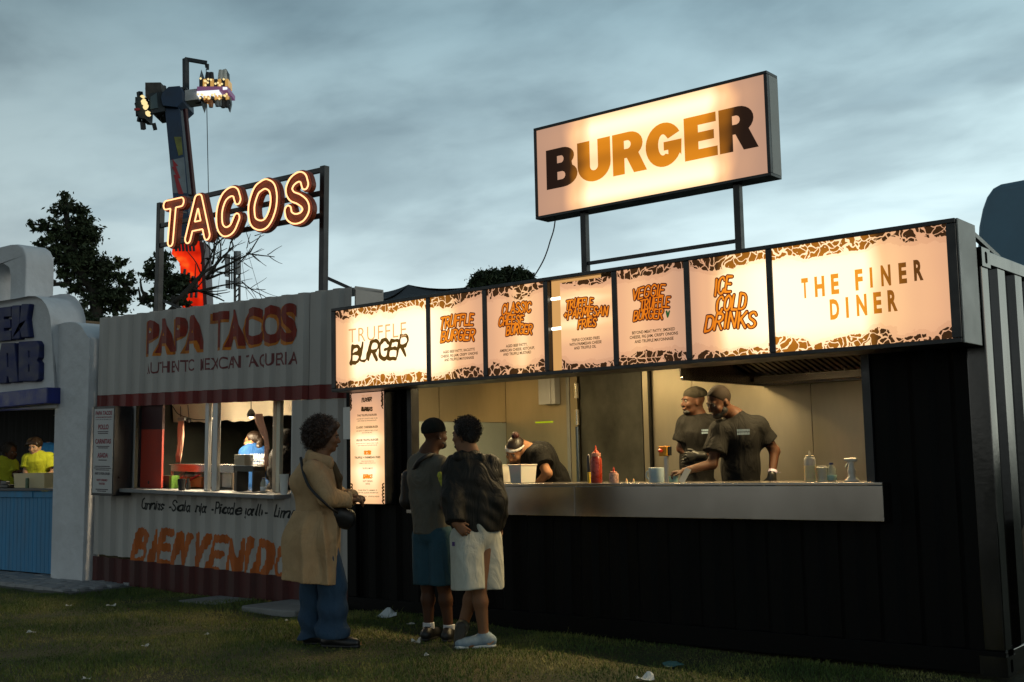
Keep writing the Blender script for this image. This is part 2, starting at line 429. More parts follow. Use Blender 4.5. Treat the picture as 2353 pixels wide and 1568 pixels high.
def sdf2(lines, X, Z, rfun=None, square=False):
    D = np.full(X.shape, 1e3)
    for P in lines:
        for i in range(len(P)-1):
            a = P[i]; b = P[i+1]; ab = b-a; L2 = ab@ab+1e-12
            t = ((X-a[0])*ab[0]+(Z-a[1])*ab[1])/L2
            if square:
                L_ = math.sqrt(L2); u = (t-0.5)*L_; v = ((X-a[0])*(-ab[1])+(Z-a[1])*ab[0])/L_
                d = np.maximum(np.abs(u)-L_/2-square*0, np.abs(v))
            else:
                t = np.clip(t, 0, 1); d = np.hypot(X-a[0]-t*ab[0], Z-a[1]-t*ab[1])
            if rfun is not None: d = d-rfun(X, Z)
            D = np.minimum(D, d)
    return D
def contours(D, xs, zs, lv):
    """marching squares -> closed loops of D < lv (D grid [iz, ix])"""
    G = D-lv; G[0, :] = G[-1, :] = 1; G[:, 0] = G[:, -1] = 1; G = np.where(np.abs(G) < 1e-9, 1e-9, G); S = G < 0
    nxt = {}
    ny, nx = G.shape
    code = S[:-1, :-1]*1+S[:-1, 1:]*2+S[1:, 1:]*4+S[1:, :-1]*8
    tab = {1: [(3, 0)], 2: [(0, 1)], 3: [(3, 1)], 4: [(1, 2)], 5: [(3, 0), (1, 2)], 6: [(0, 2)], 7: [(3, 2)], 8: [(2, 3)], 9: [(2, 0)], 10: [(0, 1), (2, 3)], 11: [(2, 1)], 12: [(1, 3)], 13: [(1, 0)], 14: [(0, 3)]}
    def ek(j, i, e): return (j, i, 0) if e == 0 else (j, i+1, 1) if e == 1 else (j+1, i, 0) if e == 2 else (j, i, 1)
    def pt(k):
        j, i, o = k
        if o == 0: a, b = G[j, i], G[j, i+1]; t = a/(a-b); return (xs[i]+t*(xs[i+1]-xs[i]), zs[j])
        a, b = G[j, i], G[j+1, i]; t = a/(a-b); return (xs[i], zs[j]+t*(zs[j+1]-zs[j]))
    for j, i in zip(*np.nonzero((code > 0) & (code < 15))):
        for e0, e1 in tab[int(code[j, i])]: nxt.setdefault(ek(j, i, e0), []).append(ek(j, i, e1))
    loops = []
    while nxt:
        s = next(iter(nxt)); k = s; lp = []
        while k in nxt:
            lp.append(pt(k)); v = nxt[k]; k2 = v.pop()
            if not v: del nxt[k]
            k = k2
            if k == s: break
        if len(lp) > 5: loops.append(simplify(lp))
    return loops
def simplify(l, tol=None):
    P = np.array(l); n = len(P)
    span = np.ptp(P, axis=0).max(); tol = tol or SIMP[0]
    keep = np.zeros(n, bool); keep[0] = True; keep[n//2] = True
    st = [(0, n//2), (n//2, n)]
    while st:
        a, b = st.pop()
        if b-a < 2: continue
        p = P[a]; q = P[b % n]; d = q-p; L_ = np.hypot(*d)+1e-12; seg = P[a+1:b]
        dist = np.abs((seg[:, 0]-p[0])*d[1]-(seg[:, 1]-p[1])*d[0])/L_ if L_ > 1e-9 else np.hypot(*(seg-p).T)
        k = dist.argmax()
        if dist[k] > tol: keep[a+1+k] = True; st += [(a, a+1+k), (a+1+k, b)]
    return [tuple(x) for x in P[keep]]
SIMP = [0.0008]
def stroke_field(lines, pad, step):
    A = np.vstack(lines); x0, z0 = A.min(0)-pad; x1, z1 = A.max(0)+pad
    xs = np.arange(x0, x1+step, step); zs = np.arange(z0, z1+step, step)
    X, Z = np.meshgrid(xs, zs); D = np.full(X.shape, 1e3)
    for P in lines:
        for i in range(len(P)-1):
            a, b = P[i], P[i+1]
            i0 = np.searchsorted(xs, min(a[0], b[0])-pad-step); i1 = np.searchsorted(xs, max(a[0], b[0])+pad+step)
            j0 = np.searchsorted(zs, min(a[1], b[1])-pad-step); j1 = np.searchsorted(zs, max(a[1], b[1])+pad+step)
            sl = (slice(j0, j1), slice(i0, i1)); x = X[sl]; z = Z[sl]; ab = b-a; L2 = ab@ab+1e-12
            t = np.clip(((x-a[0])*ab[0]+(z-a[1])*ab[1])/L2, 0, 1)
            D[sl] = np.minimum(D[sl], np.hypot(x-a[0]-t*ab[0], z-a[1]-t*ab[1]))
    return D, xs, zs, X, Z
# ================================================================== SETTING
def sheet(name, x0, x1, y0, y1, z, m, nx=1, ny=1, hf=None):
    xs = np.linspace(x0, x1, nx+1); ys = np.linspace(y0, y1, ny+1); X, Y = np.meshgrid(xs, ys)
    Z = np.full(X.shape, float(z)) if hf is None else z+hf(X, Y)
    V = np.stack([X.ravel(), Y.ravel(), Z.ravel()], 1); i = np.arange(nx*ny); r = i//nx; c = i % nx; a = r*(nx+1)+c
    F = np.stack([a, a+1, a+nx+2, a+nx+1], 1)
    return mk(name, V, F, m, None, smooth=True, kind='structure', loc=((x0+x1)/2, (y0+y1)/2, z))
def ground_mat():
    m = mat('turf soil', (0.03, 0.034, 0.012), 0.95); nt = m.node_tree; N = nt.nodes; L = nt.links; b = N['Principled BSDF']
    tc = N.new('ShaderNodeTexCoord')
    def noise(s, d=6):
        t = N.new('ShaderNodeTexNoise'); L.new(tc.outputs['Object'], t.inputs['Vector']); t.inputs['Scale'].default_value = s; t.inputs['Detail'].default_value = d; return t.outputs[0]
    r1 = N.new('ShaderNodeValToRGB'); L.new(noise(0.9), r1.inputs[0]); e = r1.color_ramp.elements
    e[0].position = 0.36; e[0].color = (0.018, 0.026, 0.007, 1); e[1].position = 0.64; e[1].color = (0.085, 0.072, 0.028, 1)
    r2 = N.new('ShaderNodeValToRGB'); L.new(noise(38), r2.inputs[0]); e = r2.color_ramp.elements
    e[0].position = 0.3; e[0].color = (0.4, 0.4, 0.4, 1); e[1].position = 0.7; e[1].color = (1.5, 1.45, 1.2, 1)
    mx = N.new('ShaderNodeMix'); mx.data_type = 'RGBA'; mx.blend_type = 'MULTIPLY'; mx.inputs[0].default_value = 1
    L.new(r1.outputs[0], mx.inputs[6]); L.new(r2.outputs[0], mx.inputs[7]); L.new(mx.outputs[2], b.inputs['Base Color'])
    bp = N.new('ShaderNodeBump'); L.new(noise(60), bp.inputs['Height']); bp.inputs['Strength'].default_value = 0.9; bp.inputs['Distance'].default_value = 0.03; L.new(bp.outputs[0], b.inputs['Normal'])
    return m
M_GROUND = ground_mat()
def gh(X, Y):
    # slightly uneven turf; drops a little under the burger container's right end
    d = np.clip((X+8.0)/5.5, 0, 1)*np.clip((Y-4.0)/3.0, 0, 1)
    return -0.075*d+0.012*np.sin(X*2.1+Y)*np.sin(Y*1.7-X*0.6)+0.006*np.sin(X*6.3)*np.sin(Y*5.1+1)
def gz(x, y): return float(gh(np.array(x, float), np.array(y, float)))
sheet('ground', -24, 10, -6, 11, 0.0, M_GROUND, 170, 85, gh)
mk('distant_ground', [(-900, -900, -0.12), (900, -900, -0.12), (900, 900, -0.12), (-900, 900, -0.12)], [(0, 1, 2, 3)], M_GROUND, None, kind='structure', loc=(0, 0, -0.12))

# ------------------------------------------------------------------ shared materials
M_BLACK = mat('black container paint', (0.0035, 0.0035, 0.0035), 0.55, spec=0.10, noise=((1.4, 1.4, 0.5), 0.35, 4), bump=(60, 0.06))
M_BLKEND = mat('black end wall paint', (0.007, 0.0065, 0.0055), 0.20, spec=0.7, noise=((2, 2, 0.5), 0.3, 4), bump=(25, 0.04))
M_BLKMET = mat('black powder coat', (0.012, 0.0125, 0.014), 0.38, noise=(6, 0.3), bump=(220, 0.10, 0.001))
M_STEEL = mat('brushed steel', (0.42, 0.38, 0.34), 0.24, 1.0, noise=((1.6, 40, 1.2), 0.16, 5))
M_STEELW = mat('steel wall sheet', (0.50, 0.43, 0.30), 0.34, 0.85, noise=((2.2, 2.2, 0.7), 0.16, 4))
M_STEELD = mat('dull dark steel door', (0.09, 0.088, 0.07), 0.42, 0.6, noise=((3, 3, 2), 0.5, 6))
M_ALU = mat('grey aluminium', (0.42, 0.43, 0.43), 0.42, 0.8, noise=(5, 0.12))
M_WHITEPL = mat('white plastic', (0.72, 0.71, 0.68), 0.45, noise=(8, 0.06))
M_GREYBOX = mat('grey coated steel', (0.30, 0.295, 0.27), 0.45, spec=0.5, noise=(3, 0.15), bump=(120, 0.05, 0.001))
M_TACO = mat('weathered white container paint', (0.43, 0.405, 0.38), 0.62, noise=((1.3, 1.3, 0.45), 0.20, 6), bump=(40, 0.08))
M_TRED = mat('dark red gloss paint', (0.15, 0.008, 0.006), 0.42, spec=0.3, noise=((2, 2, 0.6), 0.4, 5))
M_TREDLO = mat('muddy red skirt paint', (0.060, 0.004, 0.003), 0.6, noise=((3, 3, 0.8), 0.5, 6))
M_CONC = mat('pale concrete', (0.22, 0.22, 0.215), 0.9, noise=(5, 0.25, 7), bump=(30, 0.5, 0.01))

# ------------------------------------------------------------------ corrugated sheet
def cprof(x, pitch, dep, ph):
    t = ((x-ph) / pitch) % 1.0
    if t < 0.34: return 0.0
    if t < 0.5: return dep*(t-0.34)/0.16
    if t < 0.84: return dep
    return dep*(1-(t-0.84)/0.16)
def cbreaks(x0, x1, pitch, ph):
    o = [x0]; k = math.floor((x0-ph)/pitch)-1
    while True:
        for f in (0, 0.34, 0.5, 0.84):
            x = ph+(k+f)*pitch
            if x >= x1-1e-4: o.append(x1); return o
            if x > x0+1e-4: o.append(x)
        k += 1
def corr(mb, x0, x1, z0, z1, y=0.0, pitch=0.26, dep=0.036, ph=0.0, thick=0.004, axis='x', sgn=1):
    bs = cbreaks(x0, x1, pitch, ph); n = len(bs); V = []
    for yy in (0, thick):
        for z in (z0, z1):
            for x in bs:
                d = y+sgn*(cprof(x, pitch, dep, ph)+yy)
                V.append((x, d, z) if axis == 'x' else (d, x, z))
    F = []
    for i in range(n-1):
        f = (i, i+1, n+i+1, n+i); b = (2*n+i+1, 2*n+i, 3*n+i, 3*n+i+1)
        F += [f, b, (n+i, n+i+1, 3*n+i+1, 3*n+i), (i+1, i, 2*n+i, 2*n+i+1)]
    F += [(0, n, 3*n, 2*n), (n-1, 3*n-1, 4*n-1, 2*n-1)]
    mb.add(V, F)
def project_text(mbsrc, pitch, dep, ph, off, frame, name, m, parent, y=0.0):
    """flat text in (x,0,z) pressed on to the corrugation"""
    bm = bmesh.new(); vs_ = [bm.verts.new((v[0], 0, v[2])) for v in mbsrc.V]
    for f in mbsrc.F:
        try: bm.faces.new([vs_[i] for i in f])
        except ValueError: pass
    xs = [v[0] for v in mbsrc.V]
    for b in cbreaks(min(xs), max(xs), pitch, ph)[1:-1]:
        g = bm.verts[:]+bm.edges[:]+bm.faces[:]
        bmesh.ops.bisect_plane(bm, geom=g, plane_co=(b, 0, 0), plane_no=(1, 0, 0), dist=1e-5)
    V = []; bm.verts.index_update()
    for v in bm.verts: V.append((v.co.x, y+cprof(v.co.x, pitch, dep, ph)-off, v.co.z))
    F = [tuple(v.index for v in f.verts) for f in bm.faces]; bm.free()
    V = np.array(V); Mx = np.array(frame); V = V @ Mx[:3, :3].T+Mx[:3, 3]
    return mk(name, V, F, m, parent)

# ================================================================== BURGER CONTAINER
XR, XL, YF, YB, ZT = -2.37, -8.43, 7.705, 10.14, 2.70
BC = thing('shipping_container', 'long black shipping container converted to a kitchen, hatch open over a steel counter', 'food stall', (-5.4, YF, 0))
Z0 = -0.03
mb = MB()
corr(mb, XL+0.12, -7.60, 0.12, 2.58, YF+0.02, 0.278, 0.036, XL)      # left of hatch
mb.build('front_wall', M_BLACK, BC, label='dark corrugated wall left of the hatch')
mb = MB(); corr(mb, -3.16, XR-0.13, 0.12, 2.58, YF+0.02, 0.278, 0.036, XL); mb.build('front_wall', M_BLACK, BC, label='dark corrugated wall right of the hatch')
mb = MB(); corr(mb, -7.60, -3.16, 0.12, 1.10, YF+0.02, 0.278, 0.036, XL); mb.build('front_wall', M_BLACK, BC, label='dark corrugated wall under the counter')
mb = MB().box((XL, YF, Z0), (XR, YF+0.06, 0.12)); mb.build('bottom_rail', M_BLACK, BC, bevel=0.006)
mb = MB().box((XL+0.12, YF, 2.58), (XR-0.13, YF+0.07, 2.68)); mb.build('top_rail', M_BLACK, BC, bevel=0.006)
for x in (XL, XR-0.13):
    MB().box((x, YF, 0.12), (x+0.13, YF+0.14, 2.585)).build('corner_post', M_BLKEND if x > -5 else M_BLACK, BC, bevel=0.01)
# hatch frame
MB().box((-7.60, YF-0.004, 1.10), (-7.54, YF+0.10, 2.60)).build('hatch_jamb', M_BLKMET, BC, bevel=0.004)
MB().box((-3.215, YF-0.004, 1.10), (-3.155, YF+0.10, 2.60)).build('hatch_jamb', M_BLKMET, BC, bevel=0.004)
# corner castings with oval holes
def casting(x0, y0, z0, name='corner_casting'):
    # block on the right end: oval slot recessed in the +x face
    w, d, h = 0.17, 0.17, 0.125
    m_ = MB(); m_.box((x0, y0, z0), (x0+w-0.012, y0+d, z0+h))
    oval = [(y0+d/2+0.026*math.cos(t), z0+h/2+0.014*math.sin(t)+(0.026 if math.sin(t) > 0 else -0.026)*1.0) for t in np.linspace(0, 2*PI, 20, endpoint=False)]
    rect = [(y0, z0), (y0+d, z0), (y0+d, z0+h), (y0, z0+h)]
    m_.prism([rect, oval], x0+w, x0+w-0.012, frame=lambda a, b, c: (b, a, c))
    o_ = orient(m_.build(name, M_BLKEND, BC)); 
    return o_
casting(XR-0.17+0.012, YF-0.012, ZT-0.125)
casting(XR-0.17+0.012, YF-0.012, Z0-0.005)
# right end wall: deep wide ribs
MB().box((XR-0.05, YF+0.16, 2.60), (XR+0.004, YB, 2.69)).build('end_top_rail', M_BLKEND, BC, bevel=0.005)
MB().box((XR-0.05, YF+0.16, Z0), (XR+0.004, YB, 0.12)).build('end_bottom_rail', M_BLKEND, BC, bevel=0.005)
mb = MB(); V = []; F = []
ribs = []; y = YF+0.16
seq = [(y, -0.05)]
y0r = 8.055
for k in range(7):
    a = y0r+k*0.385
    if a+0.2 > YB: break
    seq += [(a-0.03, -0.05), (a, -0.004), (a+0.155, -0.004), (a+0.185, -0.05)]
seq += [(YB, -0.05)]
for z in (0.12, 2.60):
    for (yy, dx) in seq: V.append((XR+dx, yy, z))
n_ = len(seq); F = [(i, i+1, n_+i+1, n_+i) for i in range(n_-1)]
mb.add(V, F); mb.build('end_wall', M_BLKEND, BC)
MB().box((XL, YB-0.02, Z0), (XR-0.06, YB, 2.66)).build('back_wall', M_BLACK, BC)
MB().box((XL+0.12, YF+0.08, 2.64), (XR-0.06, YB-0.02, 2.665)).build('roof', M_BLACK, BC)
MB().box((XL, YF+0.15, Z0), (XL+0.03, YB-0.02, 2.64)).build('end_wall', M_BLACK, BC, label='left end wall')
MB().box((XL+0.05, YF+0.08, 0.10), (XR-0.07, YB-0.03, 0.14)).build('floor', M_BLKMET, BC)

# ---- interior lining, each sheet a part
IY = 10.05
def seam_sheets(xs, z0, z1, m):
    for a, b in zip(xs[:-1], xs[1:]):
        MB().box((a+0.003, IY, z0), (b-0.003, IY+0.02, z1)).build('wall_sheet', m, BC, bevel=0.002)
seam_sheets([-8.36, -7.50], 0.14, 2.52, M_STEELW)
seam_sheets([-7.46, -7.36], 0.14, 2.52, M_STEELW)
seam_sheets([-6.42, -5.948, -4.687, -3.5, XR-0.11], 0.14, 2.52, M_STEELW)
MB().box((-7.50, IY-0.012, 0.14), (-7.46, IY+0.02, 2.52)).build('wall_trim', M_ALU, BC)
MB().box((-8.38, YF+0.12, 0.14), (-8.36, IY, 1.80)).build('wall_sheet', mat('reflection tinted wall sheet', (0.40, 0.47, 0.45), 0.35, 0.25, noise=(1.5, 0.12)), BC, label='pale greenish lower lining of the left end wall')  # pale green colour stands in for a reflection on the steel wall
MB().box((-8.38, YF+0.12, 1.805), (-8.36, 8.95, 2.52)).build('wall_sheet', M_STEELW, BC)
MB().box((-8.38, 8.965, 1.805), (-8.36, IY, 2.52)).build('wall_sheet', M_STEELW, BC)
MB().box((XR-0.12, YF+0.12, 0.14), (XR-0.10, IY, 2.52)).build('wall_sheet', M_STEELW, BC)
MB().box((XL+0.05, YF+0.08, 2.52), (XR-0.09, YB-0.03, 2.545)).build('ceiling', mat('cream ceiling sheet', (0.55, 0.52, 0.44), 0.5, noise=(2, 0.1)), BC)
# tall cold-room door with rail, hinges and jambs
dr = MB().box((-7.30, IY-0.035, 0.16), (-6.52, IY+0.01, 2.42)).build('door', M_STEELD, BC, bevel=0.006)
m_ = MB().cyl((-7.315, IY-0.075, 1.0), (-7.315, IY-0.075, 1.72), 0.022); m_.box((-7.35, IY-0.06, 0.9), (-7.33, IY-0.03, 1.72)); m_.build('door_rail', mat('blue grey bar', (0.20, 0.25, 0.30), 0.2, 0.9), dr, smooth=False)
for z in (0.95, 1.74, 2.02): MB().cyl((-7.315, IY-0.075, z), (-7.315, IY-0.075, z+0.16), 0.026).build('hinge', mat('bright steel', (0.7, 0.66, 0.55), 0.2, 1.0), dr)
MB().box((-7.36, IY-0.03, 0.14), (-7.34, IY+0.02, 2.52)).build('door_jamb', M_STEELW, BC)
MB().box((-6.50, IY-0.045, 0.14), (-6.44, IY+0.02, 2.52)).build('door_jamb', M_STEELW, BC)
MB().box((-6.435, IY-0.05, 0.14), (-6.425, IY+0.02, 2.52)).build('door_seal', M_BLKMET, BC)
# ducts / fuse box and the green strip
m_ = MB().box((-7.81, IY-0.10, 1.975), (-7.70, IY-0.005, 2.515)); m_.build('cable_duct', M_WHITEPL, BC, bevel=0.004)
m_ = MB().box((-7.697, IY-0.115, 1.975), (-7.64, IY-0.005, 2.515)); m_.build('cable_duct', M_WHITEPL, BC, bevel=0.004)
m_ = MB().box((-7.637, IY-0.10, 1.975), (-7.585, IY-0.005, 2.515)); m_.build('cable_duct', M_WHITEPL, BC, bevel=0.004)
MB().box((-7.93, IY-0.012, 1.779), (-7.69, IY-0.003, 1.797)).build('warning_strip', emit('glowing green strip', (0.42, 0.50, 0.01), 0.75), BC)  # green strip with an emission of its own
MB().box((-8.355, 8.0, 1.05), (-8.34, 8.3, 1.72)).build('notice_board', M_WHITEPL, BC)
# extractor hood with baffle filters
HX0, HX1 = -5.93, XR-0.14
hood = thing('extractor_hood', 'steel extractor hood with slatted grease filters over the two cooks', 'extractor hood', (-4.2, 9.3, 2.0))
HY0, HY1, HZ = 8.75, 10.03, 2.03
def quadbox(mb, P):   # 8 explicit corners
    mb.add(P, [(0, 3, 2, 1), (4, 5, 6, 7), (0, 1, 5, 4), (1, 2, 6, 5), (2, 3, 7, 6), (3, 0, 4, 7)])
hx = -5.17
HYW, HYF = IY-0.01, 8.55
MB().box((hx, HYW-0.05, HZ), (HX1, HYW, HZ+0.075)).build('rim', M_STEEL, hood, bevel=0.004)
MB().box((hx+0.03, HYW-0.20, HZ+0.02), (HX1, HYW-0.055, HZ+0.035)).build('gutter', M_STEEL, hood)
MB().box((hx+0.03, HYW-0.215, HZ+0.02), (HX1, HYW-0.203, HZ+0.085)).build('gutter_lip', M_STEEL, hood)
m_ = MB(); m_.box((hx, HYF, HZ), (hx+0.03, HYW-0.052, HZ+0.03)); m_.build('side_rim', M_STEEL, hood, bevel=0.003)
m_ = MB(); m_.box((hx-0.004, HYF, HZ+0.032), (hx+0.008, HYW-0.002, HZ+0.48)); m_.build('side_panel', M_STEEL, hood)
MB().box((hx+0.01, HYF-0.02, HZ+0.20), (HX1, HYF, HZ+0.46)).build('front_panel', M_STEEL, hood, bevel=0.003)
m_ = MB(); m_.beam(((hx+HX1)/2+.01, HYW-0.22, HZ+0.115), ((hx+HX1)/2+.01, HYF+0.03, HZ+0.44), HX1-hx-0.06, 0.012); m_.build('filter_backing', M_STEELD, hood)
for k in range(44):
    x = hx+0.07+k*0.062
    if x > HX1-0.04: break
    m_ = MB(); m_.beam((x, HYW-0.225, HZ+0.095), (x, HYF+0.05, HZ+0.40), 0.034, 0.014); m_.build('filter_slat', M_STEEL, hood)

# kitchen ceiling lamps (their tubes hang just behind the lit menu box)
for i, (lx, ly) in enumerate(((-7.3, 8.35), (-5.5, 8.3), (-3.8, 8.3))):
    lt = thing('ceiling_light', ['strip light on the kitchen ceiling near the left end wall', 'strip light on the kitchen ceiling above the tub', 'strip light on the kitchen ceiling in front of the extractor hood'][i], 'ceiling light', (lx, ly, 2.515), group='strip lights on the kitchen ceiling')
    MB().box((lx-0.55, ly-0.05, 2.48), (lx+0.55, ly+0.05, 2.518)).build('housing', M_WHITEPL, lt, bevel=0.005)
    MB().cyl((lx-0.52, ly, 2.455), (lx+0.52, ly, 2.455), 0.018, n=10).build('tube', emit('warm tube', (1.0, 0.80, 0.50), 6.0), lt)
    ld = bpy.data.lights.new('strip_lamp', 'AREA'); ld.shape = 'RECTANGLE'; ld.size = 1.0; ld.size_y = 0.08; ld.energy = [34, 58, 66][i]; ld.color = (1.0, 0.74, 0.36)
    lo = bpy.data.objects.new('strip_lamp', ld); COL.objects.link(lo); lo.parent = lt; lo.location = (0, 0, -0.085)

# ---- counter
ct = thing('serving_counter', 'long brushed steel serving counter with a deep folded front', 'counter', (-4.9, 7.6, 0.92))
for a, b in ((-7.52, -5.62), (-5.617, -3.065)):
    MB().box((a, 7.60, 0.925), (b, 7.625, 1.165)).build('front_panel', M_STEEL, ct, bevel=0.004)
MB().box((-7.52, 7.602, 1.167), (-3.067, 8.13, 1.187)).build('top', M_STEEL, ct, bevel=0.004)
MB().box((-3.09, 7.627, 0.93), (-3.067, 7.72, 1.165)).build('end_panel', M_STEEL, ct)
m_ = MB(); m_.box((-7.5, 7.80, 0.90), (-3.2, 8.10, 0.93)); m_.build('lower_shelf', M_STEELD, ct)
# fryer / griddle at right back
fr = thing('griddle', 'black griddle with raised steel splash back against the right kitchen wall', 'griddle', (-3.6, 9.7, 0.14))
MB().box((-4.02, 9.45, 0.14), (-3.2, 10.0, 1.14)).build('body', M_STEELW, fr, bevel=0.006)
MB().box((-3.98, 9.93, 1.142), (-3.22, 10.0, 1.44)).build('splash_back', M_STEELD, fr)
MB().box((-3.98, 9.86, 1.30), (-3.22, 9.925, 1.335)).build('shelf', M_BLKMET, fr)
MB().tube(crv([(-3.95, 9.88, 1.34), (-3.93, 9.82, 1.45), (-3.86, 9.8, 1.44)]), 0.01, 6).build('handle', M_BLKMET, fr)

# ================================================================== LIT MENU BOX
LX0, LX1, LY, LYB, LZ0, LZ1 = -8.17, -2.385, 7.30, 7.64, 2.052, 2.835
LB = thing('lightbox_fascia', 'long backlit menu fascia of seven glowing panels mounted over the hatch', 'lit sign', (-5.28, LYB, LZ0))
mull = [LX0, -6.926, -6.276, -5.629, -4.966, -4.328, -3.668, LX1]
MB().box((LX0, LY-0.012, LZ1-0.03), (LX1, LYB, LZ1)).build('top_frame', M_BLKMET, LB, bevel=0.004)
MB().box((LX0, LY-0.012, LZ0), (LX1, LYB, LZ0+0.03)).build('bottom_frame', M_BLKMET, LB, bevel=0.004)
for i, x in enumerate(mull):
    w = 0.045 if 0 < i < 7 else 0.05
    a = x-w/2 if 0 < i < 7 else (x if i == 0 else x-0.06)
    b = a+(w if i < 7 else 0.06)
    MB().box((a, LY-0.010, LZ0+0.031), (b, LY+0.03, LZ1-0.031)).build('mullion', M_BLKMET, LB, bevel=0.004)
MB().box((LX1+0.001, LY+0.006, LZ0), (LX1+0.012, LYB, LZ1)).build('side_panel', M_GREYBOX, LB, bevel=0.003, label='grey end panel facing the road')
MB().box((LX0-0.012, LY, LZ0), (LX0-0.001, LYB, LZ1)).build('side_panel', M_BLKMET, LB)
MB().box((LX0, LYB-0.012, LZ0+0.031), (LX1, LYB-0.002, LZ1-0.031)).build('back_panel', M_BLKMET, LB)
for x in (-7.9, -5.2, XR-0.05):
    MB().beam((x, LYB-0.02, LZ1-0.02), (x, 8.25, 2.70), 0.03, 0.03).build('stay', M_GREYBOX if x > -3 else M_BLKMET, LB)
    MB().box((x-0.03, LYB, 2.30), (x+0.03, YF, 2.40)).build('bracket', M_BLKMET, LB)

